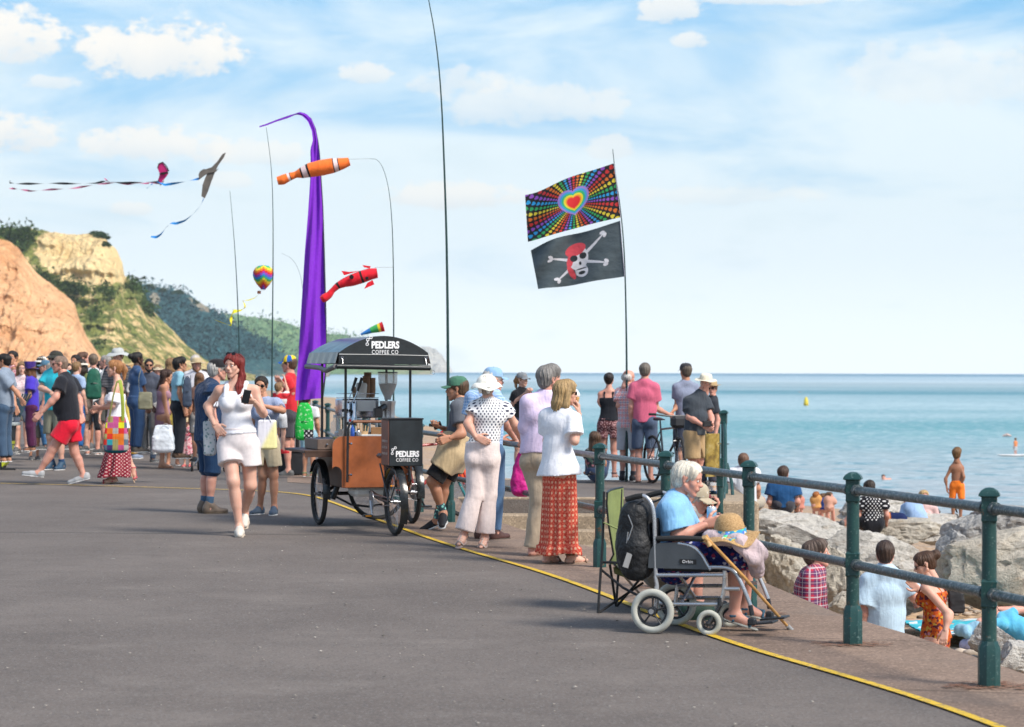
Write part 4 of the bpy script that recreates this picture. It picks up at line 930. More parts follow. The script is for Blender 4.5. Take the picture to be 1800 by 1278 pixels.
    for sd in 'lr':
        A_ = j[sd+'a']
        if sd in toes: d = toes[sd]-A_; d = d/np.linalg.norm(d); tz = None
        else: d = f+r*(.18 if sd == 'r' else -.18); d = d/np.linalg.norm(d)
        if sd in toes:
            side = np.cross(d, UP); side /= (np.linalg.norm(side)+1e-9); nrm = np.cross(side, d); heel = A_-nrm*.022*s-d*.035*s; toe = heel+d*.215*s
            toe = toes[sd]; d = toe-heel; d /= np.linalg.norm(d); nrm = np.cross(np.cross(d, UP), d); nrm /= np.linalg.norm(nrm)
        else: nrm = UP; heel = A_-UP*(A_[2]-root[2]-.03*s)-d*.035*s; toe = heel+d*.205*s
        feet[sd] = (heel, toe, d, nrm, A_); ball = heel*.38+toe*.62
        bodyp += [A(heel, ball, .027, .030, .8, 0, nrm), A(ball, toe, .030, .020, .7, 0, nrm), A(A_, heel+d*.03*s, .033, .028), A(A_+d*.03*s, ball, .030, .024)]
    parts = [sdf_mesh(bodyp, vox, k)]
    hh = .0055 if D < 28 else .0075
    for sd, sg in (('l', -1), ('r', 1)):
        o = hands.get(sd, {}); d = j[sd+'w']-j[sd+'e']; d = d/np.linalg.norm(d); hd_ = o.get('d'); hd_ = d if hd_ is None else np.array(hd_, float)
        n = o.get('n'); n = -r*sg*.8-f*.2 if n is None else np.array(n, float)
        # thumb side: for a hanging hand the thumb points forward
        dn = hd_/np.linalg.norm(hd_); nn = n-dn*(n @ dn); nn /= np.linalg.norm(nn)+1e-9; a = np.cross(nn, dn)
        tf = o.get('t'); tf = f+UP*.5 if tf is None else np.array(tf, float); side = 1 if a @ tf >= 0 else -1
        parts.append(sdf_mesh(hand_prims(j[sd+'w']+dn*.008*s, hd_, n, side, o.get('curl', 28), s*(.93 if fem else 1)*(1.05 if hs > 1.05 else 1)), hh, .008))
    hy, hp, hr = head; hy = yaw if hy is None else hy
    HM = Matrix.Rotation(-math.radians(hy), 4, 'Z') @ Matrix.Rotation(-math.radians(hp), 4, 'X') @ Matrix.Rotation(math.radians(hr), 4, 'Y'); hsc = s*hs*(.955 if fem else .965)
    hv, hf = head_mesh(sex); R3 = np.array(HM.to_3x3()); parts.append((hv*hsc @ R3.T+j['hd'], hf))
    V, F = cat(parts)
    t = thing('person', label, 'person', root, 0, group); t['label'] = label
    lk = lambda nm, vf, mat: link(nm, mesh_from(nm, vf[0]-root, vf[1]), mat, t)
    lk('body', (V, F), SK[skin])
    HMX = Matrix.Translation(Vector(j['hd']-root)) @ HM @ Matrix.Diagonal((hsc, hsc, hsc, 1))
    facing = math.cos(math.radians(hy)) < .35 if face is None else face
    if facing:
        e, b_, l_ = features()
        for sx in (-1, 1):
            if glasses is not True: link('eye', e, None, t, mtx=HMX @ Matrix.Translation((sx*.031, 0, 0)))
        for b1 in b_: link('eyebrow', b1, None, t, mtx=HMX)
        link('lips', l_, None, t, mtx=HMX)
    if glasses == 'up':
        link('sunglasses', mesh_from('sunglasses', np.concatenate(glasses_mb().V), glasses_mb().F), LENS, t, mtx=HMX @ Matrix.Translation((0, -.035, .075)) @ Matrix.Rotation(.5, 4, 'X'))
    elif glasses: gm = glasses_mb(); link('sunglasses', mesh_from('sunglasses', np.concatenate(gm.V), gm.F), LENS, t, mtx=HMX)
    if hair and hair[0] != 'none':
        v, fc = hair_mesh(hair[0]); link('hair', mesh_from('hair', v, fc), mat_hair(hair[1]), t, mtx=HMX)
    if beard:
        v, fc = sdf_mesh([prim((-.05, .015, -.06), (0, .06, -.098), .03, .03), prim((.05, .015, -.06), (0, .06, -.098), .03, .03)], .006, .02, [prim((0, .11, -.055), (0, .11, -.055), .022)]); link('beard', mesh_from('beard', v, fc), mat_hair(beard), t, mtx=HMX)
    if hat:
        hm = hat_parts(hat[0]); me = mesh_from('hat', np.concatenate(hm.V), hm.F, True, 50); me.polygons.foreach_set('material_index', np.array(hm.mi, dtype=np.int32))
        mt = [hat[1] if not isinstance(hat[1], tuple) else cloth(hat[1])]
        if any(hm.mi): mt.append(hat[2] if len(hat) > 2 else BLK)
        link('hat' if hat[0][:3] != 'cap' else 'cap', me, mt, t, mtx=HMX)
    mt_of = lambda q: cloth(q) if isinstance(q, tuple) else q
    if bottom:
        kind, mat, *o = bottom; o = o[0] if o else {}; i = .010+vox*.35+o.get('loose', 0)
        if kind in ('shorts', 'trousers'):
            wt = pe+UP*(.055+o.get('rise', 0))*s; P = [A(wt, pe-UP*.02*s, rp*.96+i, rp+i, .78, 2)]; fr = o.get('len', .8 if kind == 'shorts' else 2.0)
            for sd in 'lr':
                P.append(A(j[sd+'h']-f*.035*s-UP*.01*s, j[sd+'h']-f*.02*s, .084*w+i)); H_, K_, A_ = j[sd+'h'], j[sd+'k'], j[sd+'a']; lw_ = w**.7
                r1 = o.get('hem', .088)
                if fr <= 1: P.append(A(H_, H_+(K_-H_)*fr, .090*lw_+i, r1*lw_+i, 1, 1))
                else: P += [A(H_, K_, .090*lw_+i, .070*lw_+i), A(K_, K_+(A_-K_)*min(1, fr-1)*.97, .070*lw_+i, (o.get('hem', .055))+i, 1, 1)]
            c0 = (j['lh']+j['rh'])/2-UP*.085*s; c1_ = (j['lk']+j['rk'])/2; ff_ = np.cross(UP, (j['rk']-j['lk'])+(j['rh']-j['lh'])); ff_ = f if np.linalg.norm(ff_) < .05 else ff_/np.linalg.norm(ff_)
            wedge = [] if o.get('skirt') or c1_[2] > j['lh'][2]-.2*s else [prim(c0, c1_ if kind == 'trousers' else c0+(c1_-c0)*fr*1.02, .002*s, (.011 if kind == 'trousers' else .020+vox)*s, ff_, 9.0)]+([prim(c1_, (j['la']+j['ra'])/2, .011*s, .013*s, ff_, 9.0)] if kind == 'trousers' else [])
            pv, pf = sdf_mesh(P, vox, .022*s, wedge, wr=.0045*wr, seed=seed, wf=26); kind = o.get('name', kind); me = mesh_from(kind, pv-root, pf); metric_uv(me, pv-root, pe-root, .17); link(kind, me, mt_of(mat), t)
        elif kind == 'skirt':
            hemc = o.get('c'); hemc = (j['la']+j['ra'])/2*1.0 if hemc is None else np.array(px(hemc[0], hemc[1], D+(hemc[2] if len(hemc) > 2 else 0)))
            knee = (j['lk']+j['rk'])/2; hz = o.get('hz'); 
            if hz is not None: hemc = hemc.copy(); hemc[2] = root[2]+hz*H
            kz = (knee[2]-pe[2])/(hemc[2]-pe[2]) if abs(hemc[2]-pe[2]) > .1 else .5
            kn = pe*.5+hemc*.5 if not (0 < kz < .95) else knee
            path = [wa*.6+pe*.4, pe, pe*.5+kn*.5, kn*.5+(pe*.5+hemc*.5)*.5 if kz < .95 else kn, hemc*.7+kn*.3, hemc]
            path = np.array(path); tt = np.linspace(0, 1, len(path)); TT = np.linspace(0, 1, 36); C = np.stack([np.interp(TT, tt, path[:, q]) for q in range(3)], 1)
            for q in range(3): C[1:-1, q] = (C[:-2, q]+2*C[1:-1, q]+C[2:, q])/4
            R_ = np.interp(TT, [0, .15, .4, .8, 1], [rw_+.006, rp+.012, rp+.012+o.get('mid', 0), o.get('hem', .22)*.92, o.get('hem', .22)])*s
            n = 72; a = np.arange(n)*2*PI/n; P = []; dep = o.get('dep', .8); am = o.get('fold', .018); nf = o.get('nf', 9); rg = np.random.default_rng(seed); ph = rg.random(4)*6.28
            for q, (c_, rr, t_) in enumerate(zip(C, R_, TT)):
                fo = am*t_**1.3*(np.sin(nf*a+ph[0]+1.2*np.sin(2*a+ph[1]))+.5*np.sin((nf+4)*a+ph[2]+2*t_))*s
                tier = o.get('tier', 0); 
                if tier and t_ > .86: rr = rr+.022*s; fo = fo+.006*np.sin(34*a)
                P.append(c_+((rr+fo)*np.cos(a))[:, None]*r+((rr*dep+fo)*np.sin(a))[:, None]*f+np.array((0, 0, 1))*(.012*np.sin(3*a+ph[3])*(t_**4))[:, None])
            P = np.array(P); inner = P[::-1].copy(); inner[:, :, :] = C[::-1][:, None, :]+(inner-C[::-1][:, None, :])*.965
            mb = MB(); mb.grid(np.concatenate([P, inner]), closed=True); V_ = np.concatenate(mb.V); me = mesh_from('skirt', V_-root, mb.F); metric_uv(me, V_-root, pe-root, .18); link(o.get('name', 'skirt'), me, mt_of(mat), t)
    if top:
        kind, mat, *o = top; o = o[0] if o else {}; i = .012+vox*.35+o.get('loose', 0)*.8; cuts = []
        hem = pe-UP*o.get('hem', .05)*s+(f*o.get('hf', 0)); P = torso(i, hem, o.get('hemr'), top_=kind not in ('tank', 'strap'))
        if kind in ('tank', 'strap', 'offshoulder'):
            zt = ch+UP*(o.get('neck', .055))*s
            P = [A(ch+UP*.07*s, wa, rc*.93+i, rw_+i, .74), A(wa, hem, rw_+i, (o.get('hemr') or rp+.012)+i*.6, .8, 1), A(ch-sr*.05*s, ch+sr*.05*s, .10*w**.5+i, None, .85)]
            if fem: P += [A(ch+f*.068*s*w-UP*.015*s+sr*sg*.062*s, ch+f*.072*s*w-UP*.03*s+sr*sg*.062*s, .052*bust+i) for sg in (-1, 1)]
            if belly: P.append(A(wa+f*.06*s-UP*.03*s, wa+f*.07*s+UP*.03*s, (.085+.05*belly)+i, .08+.05*belly+i))
            pv, pf = sdf_mesh(P, vox, .03*s, wr=.004*wr, seed=seed, cuts=[(zt, UP+f*o.get('tilt', .0))], wf=24); pcs = [(pv, pf)]
            if kind != 'offshoulder':
                sp = []
                for sg in (-1, 1):
                    m_ = nk*.48+(j['rs'] if sg > 0 else j['ls'])*.52+UP*.040*s; wd = (.024 if kind == 'tank' else .014)
                    fr_ = zt+sr*sg*.078*s+f*(rc*.70+.016)*s-UP*.02*s; bk_ = zt+sr*sg*.07*s-f*(rc*.66+.012)*s-UP*.02*s; q1 = m_*.6+fr_*.4+f*.022*s+UP*.012*s; q2 = m_*.6+bk_*.4-f*.022*s+UP*.012*s; sp += [A(m_, q1, wd, wd, .55), A(q1, fr_, wd, wd, .55), A(m_, q2, wd, wd, .55), A(q2, bk_, wd, wd, .55)]
                pcs.append(sdf_mesh(sp, min(vox, .008), .01))
            else:
                for sd in 'lr': pcs.append(sdf_mesh([A(j[sd+'s']*.7+j[sd+'e']*.3, j[sd+'s']*.15+j[sd+'e']*.85, .085, .098, 1, 3)], vox, .02, wr=.006))
            pv, pf = cat(pcs)
        else:
            fr = {'tee': .62, 'polo': .62, 'shirt': .68, 'cap_sleeve': .36, 'long': 2.0, 'vest': .12, 'jacket': 2.0}[kind]; fr = o.get('sl', fr)
            for sd in 'lr':
                S_, E_, W_ = j[sd+'s'], j[sd+'e'], j[sd+'w']; aw = w**.6*(.9 if fem else 1)
                if fr <= 1: P.append(A(S_, S_+(E_-S_)*fr, .049*aw+i, (.052+o.get('slr', .012))*aw+i, 1, 1))
                else: P += [A(S_, E_, .054*aw+i, .044*aw+i), A(E_, E_+(W_-E_)*min(1, (fr-1))*.97, .046*aw+i, .032*aw+i, 1, 1)]
            if kind in ('polo', 'shirt', 'long', 'vest'): P.append(A(nk-UP*.01*s, nk+UP*.035*s+f*.004, .062 if not fem else .052, .060 if not fem else .05, 1, 1))
            pv, pf = sdf_mesh(P, vox, .032*s, wr=.0055*wr, seed=seed, sub=[prim(nk+UP*.03*s+f*.07*s, nk+UP*.12*s+f*.07*s, .06*s)] if o.get('scoop') else [], wf=24)
        me = mesh_from(kind, pv-root, pf); metric_uv(me, pv-root, ch-root, .16, seed*.01); link({'tee': 't_shirt', 'polo': 'polo_shirt', 'tank': 'vest_top', 'strap': 'strap_top', 'cap_sleeve': 'blouse', 'long': 'shirt', 'vest': 'body_warmer', 'offshoulder': 'blouse'}.get(kind, kind), me, mt_of(mat), t)
    if under:
        for sd in 'lr': S_, E_ = j[sd+'s'], j[sd+'e']; lk('sleeve', sdf_mesh([A(S_, S_*.35+E_*.65, .062+vox*.3, .058+vox*.3, 1, 1)], vox, .02, wr=.004), cloth(under))
    if socks:
        for sd in 'lr': K_, A_ = j[sd+'k'], j[sd+'a']; lk('sock', sdf_mesh([A(A_+(K_-A_)*socks[1], A_, .045, .040, 1, 2)], min(vox, .01), .01), mt_of(socks[0]))
    if shoes and shoes[0] != 'bare':
        kind, c = shoes[0], shoes[1]; c2 = shoes[2] if len(shoes) > 2 else (.7, .7, .68)
        for sd in 'lr':
            heel, toe, d, nrm, A_ = feet[sd]; ball = heel*.38+toe*.62; solez = (heel-nrm*.026*s)
            if kind in ('sneaker', 'boot', 'slipon', 'pump'):
                P = [A(heel-nrm*.002*s, ball, .039, .043, .9, 0, nrm), A(ball, toe+d*.012*s, .043, .032, .85, 0, nrm)]
                if kind == 'sneaker': P += [A(heel+nrm*.03*s, A_-nrm*.004*s, .042, .044, 1, 1), A(A_+d*.035*s-nrm*.008*s, ball+nrm*.004*s, .040, .034)]
                if kind == 'boot': P += [A(heel+nrm*.03*s, A_+nrm*.04*s, .046, .048, 1, 1), A(A_+d*.03*s, ball, .046, .038)]
                if kind == 'slipon': P += [A(heel+nrm*.015*s, heel+nrm*.028*s, .036), A(ball-d*.05*s+nrm*.02*s, ball, .034, .028)]
                pv, pf = sdf_mesh(P, .0065 if D < 28 else .009, .02*s, cuts=[(solez, -nrm)]); lk('shoe', (pv, pf), c if not isinstance(c, tuple) else M(c, .6, .1))
            if kind in ('sandal', 'flipflop'):
                P = []
                for q in ((.9, .25) if kind == 'sandal' else (.8,)): cpt = heel*(1-q)+toe*q; sdv = np.cross(d, nrm); P += [A(cpt-sdv*.038*s-nrm*.012*s, cpt+nrm*.026*s, .011), A(cpt+sdv*.038*s-nrm*.012*s, cpt+nrm*.026*s, .011)] if kind == 'sandal' else [A(cpt+nrm*.012*s, heel*.5+toe*.5-sdv*.034*s, .007), A(cpt+nrm*.012*s, heel*.5+toe*.5+sdv*.034*s, .007)]
                if kind == 'sandal': P += [A(heel*.1+toe*.9+nrm*.026*s, heel*.5+toe*.5+nrm*.040*s, .008), A(heel*.5+toe*.5+nrm*.040*s, A_+d*.040*s, .008), A(A_-d*.04*s, heel*.75+toe*.25-np.cross(d, nrm)*.036*s, .007)]+[A(A_-f*.0+np.array((math.cos(q)*.041, math.sin(q)*.041, 0))*s, A_+np.array((math.cos(q+.6)*.041, math.sin(q+.6)*.041, 0))*s, .009) for q in np.arange(11)*.6]
                pv, pf = sdf_mesh(P, .006, .008); lk('sandal_strap', (pv, pf), M(c, .6, .1))
            th = .013 if kind in ('sneaker', 'slipon', 'boot') else .010
            a_ = heel-nrm*.026*s; b_ = toe-nrm*.026*s; P = [prim(a_, a_*.38+b_*.62, .038*s, .047*s, nrm, .32), prim(a_*.38+b_*.62, b_+d*.01*s, .047*s, .037*s, nrm, .32)]
            pv, pf = sdf_mesh(P, .0055 if D < 28 else .008, .01, cuts=[(solez-nrm*.004*s, -nrm), (solez+nrm*th, nrm)]); lk('sole', (pv, pf), M(c2, .7, .1) if isinstance(c2, tuple) else c2)
    if belt: 
        wt = pe+UP*.045*s; mb = MB(); mb.lathe([(rp*s*.97+.030, -.016), (rp*s*.97+.032, .016)], wt-root, n=36, ell=(1, .8), cap=False); V_ = np.concatenate(mb.V)
        mb.build('belt', M(belt, .5), t)
    PEOPLE[key] = dict(j=j, root=root, s=s, f=f, r=r, D=D, t=t, HM=HMX); return t
WHITE = (.72, .72, .74)
JEANS = cloth((.06, .12, .22), .5, 14, name='denim')
def cast_front():
    # woman in white walking towards the camera
    person('white_woman', 'red haired woman in white vest top and shorts walking while looking at her phone', 420, 941, 620, yaw=184, sex='f', wr=.4, w=1.08, skin='fair', hair=('side', (.17, .018, .014)), head=(208, 4, 0), glasses='up', bust=1.12,
        J=dict(hd=(411, 643, -.02), nk=(415, 676, 0), ch=(415, 704, 0), wa=(416, 738, 0), pe=(418, 770, 0), ls=(448, 686, .02), rs=(386, 686, -.02), le=(463, 727, -.04), re=(365, 714, .05), lw=(447, 706, -.24), rw=(377, 746, -.10), lh=(436, 784, 0), rh=(402, 784, 0),
               lk=(440, 853, .02), rk=(410, 846, -.12), la=(429, 902, .40), ra=(421, 928, -.10), rt=(421, 940, -.28), lt=(430, 922, .24)),
        hands=dict(l=dict(d=(-.85, -.35, .05), n=(-.1, .6, .6), curl=55, t=(0, 0, 1)), r=dict(d=(.45, -.2, -.5), n=(0, .9, 0), curl=30)), shoes=('slipon', (.62, .57, .5), (.5, .42, .33)),
        top=('tank', cloth((.76, .76, .80), .2, 9), {'hem': -.04, 'neck': .055, 'hemr': .172, 'tilt': -.35}), bottom=('shorts', cloth((.74, .67, .66), .15, 8), {'len': .50, 'hem': .100, 'rise': .045, 'loose': .004}))
    # navy gilet man behind her
    person('gilet', 'old man in navy padded body warmer and shorts with a black and red cap', 366, 902, 632, yaw=62, w=1.08, skin='pink', hair=('short', (.45, .43, .4)), hat=('cap', cloth((.015, .015, .018)), ), belly=.6, glasses=False, face=True,
        J=dict(hd=(383, 651, 0), nk=(372, 676, 0)), top=('vest', cloth((.012, .035, .09), .9, 26), {'hem': .12, 'loose': .03, 'sl': .08}), under=(.66, .68, .74), bottom=('shorts', cloth((.012, .04, .10)), {'len': 1.08, 'hem': .085}), socks=((.06, .12, .2), .28), shoes=('boot', (.16, .12, .09), (.12, .09, .06)))
    # woman behind in blue check shirt
    person('check', 'woman in blue gingham shirt and khaki shorts behind the red haired woman', 466, 905, 657, yaw=195, sex='f', skin='tan', hair=('bun', (.02, .014, .01)), glasses=True, head=(185, 5, 0),
        J=dict(hd=(459, 678, 0), nk=(465, 704, 0), le=(497, 722, -.15), lw=(462, 713, -.28), la=(482, 893, -.02), ra=(457, 893, .1), lk=(481, 835, 0), rk=(462, 835, 0)), hands=dict(l=dict(curl=60)),
        top=('shirt', pcloth(plaid((.5, .55, .65), (.08, .15, .36), (.07, .12, .3), .018)), {'hem': .03}), bottom=('shorts', (.48, .40, .27), {'len': .72, 'hem': .095}), shoes=('sneaker', (.09, .13, .18)))
    # off-shoulder woman
    person('patchwork', 'woman with ginger hair in white off shoulder top and dark red patterned skirt, walking left', 203, 850, 627, yaw=270, sex='f', w=1.05, skin='fair', hair=('tail', (.35, .16, .06)), head=(265, 0, 0),
        J=dict(hd=(201, 648, 0), nk=(208, 672, 0), ch=(205, 700, 0), wa=(205, 722, 0), pe=(206, 748, 0), ls=(203, 684, -.15), rs=(212, 684, .14), le=(198, 713, -.22), lw=(174, 716, -.12), re=(200, 712, .2), rw=(172, 720, .06), lk=(203, 795, -.1), rk=(218, 795, .05), la=(199, 842, -.1), ra=(233, 822, .08), lt=(180, 848, -.1), rt=(238, 843, .08)),
        hands=dict(l=dict(curl=50), r=dict(curl=50)), top=('offshoulder', cloth((.76, .76, .80)), {'hem': .04, 'hemr': .20, 'loose': .014}), bottom=('skirt', pcloth(dots((.22, .012, .03), (.62, .4, .38), .035, .24)), {'c': (200, 838, 0), 'hem': .27, 'fold': .03, 'dep': .8}),
        shoes=('sandal', (.45, .08, .1), (.5, .36, .25)))
    # red shorts man
    person('red_shorts', 'stocky man in black t-shirt and bright red shorts striding left', 121, 852, 622, yaw=268, w=1.16, skin='pink', hair=('buzz', (.22, .15, .11)), head=(262, 0, 0), belly=.7, glasses=True,
        J=dict(hd=(105, 641, 0), nk=(114, 662, 0), ch=(117, 686, 0), wa=(119, 712, 0), pe=(121, 738, 0), ls=(108, 672, -.18), rs=(127, 672, .18), le=(98, 698, -.28), re=(139, 702, .2), lw=(72, 726, -.3), rw=(143, 728, .12), lh=(118, 748, -.09), rh=(124, 748, .09),
               lk=(92, 790, -.1), rk=(131, 795, .1), la=(68, 832, -.1), ra=(148, 838, .1), lt=(44, 832, -.1), rt=(124, 847, .1)), hands=dict(l=dict(curl=35), r=dict(curl=35)),
        top=('tee', cloth((.013, .014, .02), .5), {'hem': .01, 'loose': .01}), bottom=('shorts', cloth((.62, .008, .03), .5), {'len': .62, 'hem': .105, 'rise': .02}), shoes=('sneaker', (.38, .39, .4), (.6, .6, .6)))
    # leaning man with green cap
    person('green_cap', 'young man in green cap, grey t-shirt and tan apron leaning on the railing', 778, 932, None, H=1.74, yaw=282, skin='tan', hair=('short', (.10, .06, .035)), hat=('cap', (.06, .17, .11)), head=(276, 2, 0),
        J=dict(hd=(803, 684, 0), nk=(812, 706, 0), ch=(811, 732, .02), wa=(806, 762, .02), pe=(800, 788, 0), ls=(803, 716, -.17), rs=(818, 714, .17), le=(812, 763, -.24), re=(800, 760, .2), lw=(791, 770, -.28), rw=(776, 752, -.0), lh=(793, 798, -.08), rh=(802, 798, .08),
               lk=(760, 846, -.1), rk=(782, 846, .06), la=(779, 902, -.02), ra=(768, 916, .12), lt=(777, 922, -.2), rt=(744, 930, .1)), hands=dict(l=dict(curl=50, n=(0, .8, 0)), r=dict(curl=50, n=(.2, .2, 1), t=(0, 1, 0))),
        top=('tee', (.10, .11, .13), {'hem': .03}), bottom=('shorts', (.012, .012, .014), {'len': .9, 'hem': .085}), socks=(pcloth(speck((.05, .1, .12), (.3, .75, .65), 28, .3)), .3), shoes=('slipon', (.02, .02, .022)))
    P = PEOPLE['green_cap']; jj = P['j']; s = P['s']; A = lambda a, b, ra, rb, fs=1, fl=0: prim(a, b, ra*s, rb*s, P['f'], fs, fl)
    v, f = sdf_mesh([A(jj['wa']-UP*.02, jj['pe'], .180, .192, .85, 2), A(jj['lh'], jj['lh']*.45+jj['lk']*.55, .128, .135, 1, 1), A(jj['rh'], jj['rh']*.45+jj['rk']*.55, .128, .135, 1, 1)], .01, .08, wr=.006); link('apron', mesh_from('apron', v-P['root'], f), cloth((.52, .40, .24)), P['t'])
    # man in denim cap behind the polka dot woman
    person('denim_cap', 'man in pale denim cap and jeans half hidden by the white hat woman', 858, 948, 647, yaw=35, w=1.0, skin='pink', hair=('short', (.5, .48, .45)), hat=('cap', (.25, .42, .62)), head=(62, 4, 0), face=True,
        J=dict(hd=(868, 668, .1), ls=(830, 700, .1), le=(822, 745, .12), re=(886, 742, .15), rw=(905, 772, .5), lw=(880, 772, .45)), top=('shirt', pcloth(plaid((.30, .45, .68), (.10, .25, .52), (.6, .7, .8), .03)), {'hem': .08, 'loose': .012}), bottom=('trousers', JEANS), shoes=('sneaker', (.07, .03, .025), (.05, .04, .03)))
    # polka dot woman
    person('polka', 'woman in white sun hat, navy dotted blouse and pale pink trousers, hand on hip', 838, 963, 655, yaw=18, sex='f', w=1.12, skin='fair', hair=('short', (.4, .36, .3)), hat=('cloche', cloth((.80, .78, .70))), head=(10, -4, 0),
        J=dict(hd=(856, 679, 0), nk=(858, 704, 0), ch=(858, 730, 0), wa=(854, 762, 0), pe=(848, 797, 0), ls=(834, 716, 0), rs=(889, 718, .03), le=(822, 745, -.06), lw=(836, 768, -.14), re=(905, 746, .1), rw=(914, 770, .3), lh=(838, 805, 0), rh=(860, 805, 0), lk=(835, 870, 0), rk=(858, 870, .05), la=(815, 940, -.05), ra=(852, 945, .05), lt=(806, 957, -.2), rt=(845, 962, -.14)),
        hands=dict(l=dict(d=(.8, -.1, -.35), n=(0, 1, 0), curl=18, t=(0, 0, 1)), r=dict(curl=40)), top=('cap_sleeve', pcloth(dots((.78, .78, .78), (.012, .016, .06), .034, .24)), {'hem': -.03, 'sl': .42, 'hemr': .16}),
        bottom=('trousers', cloth((.74, .63, .60), .5), {'hem': .085, 'rise': .06, 'len': 1.93}), shoes=('sandal', (.42, .33, .29), (.33, .25, .22)))
    # grey haired man in lilac shirt
    person('lilac', 'grey haired man in lilac shirt and beige trousers beside the railing', 948, 978, 642, yaw=30, w=1.0, skin='pink', hair=('thick', (.20, .19, .18)), head=(62, 0, 0), face=True,
        J=dict(hd=(967, 666, 0), nk=(960, 696, 0), ch=(950, 730, 0), wa=(945, 765, 0), pe=(945, 800, 0), ls=(930, 708, -.05), rs=(985, 708, .08), le=(925, 750, 0), lw=(922, 772, .25), re=(990, 750, .2), rw=(985, 775, .25), lk=(948, 880, 0), rk=(958, 880, .1), la=(936, 965, 0), ra=(950, 968, .1)),
        top=('long', cloth((.66, .55, .74), .55), {'hem': -.02, 'sl': 1.1, 'loose': .012}), bottom=('trousers', cloth((.42, .34, .25), .5), {'hem': .07}), shoes=('flipflop', (.12, .06, .04), (.12, .06, .04)))
    # blonde woman with ice cream
    person('ice_cream_woman', 'blonde woman in white top and long coral patterned skirt eating an ice cream', 982, 991, 665, yaw=52, sex='f', w=1.1, skin='fair', hair=('bob', (.36, .24, .11)), head=(72, 4, 0), glasses=True, face=True,
        J=dict(hd=(995, 691, 0), nk=(987, 722, 0), ch=(983, 748, 0), wa=(980, 785, 0), pe=(983, 820, 0), ls=(962, 732, .05), rs=(1008, 738, -.1), re=(1010, 775, -.16), rw=(1018, 728, -.05), le=(962, 775, .1), lw=(985, 800, .2), lk=(978, 900, 0), rk=(993, 900, 0), la=(962, 975, 0), ra=(1003, 975, 0)),
        hands=dict(r=dict(d=(-.05, .1, 1), n=(-.9, .2, .1), curl=60, t=(-.5, -.7, 0))), top=('cap_sleeve', cloth((.78, .79, .84), .45), {'hem': .08, 'sl': .7, 'hemr': .225, 'loose': .016}),
        bottom=('skirt', pcloth(lambda nt, uv, tc: nt.mix(nt.smooth(nt.voro(nt.mapping(uv, (22, 22, 22)), 1, rnd=.1), .20, .28), (.72, .40, .26), nt.mix(nt.smooth(nt.noise(uv, 60, 2), .45, .6), (.50, .055, .035), (.66, .16, .10)))), {'hem': .205, 'hz': .055, 'fold': .014, 'tier': 1, 'dep': .82}),
        shoes=('sandal', (.30, .20, .14), (.25, .17, .12)))
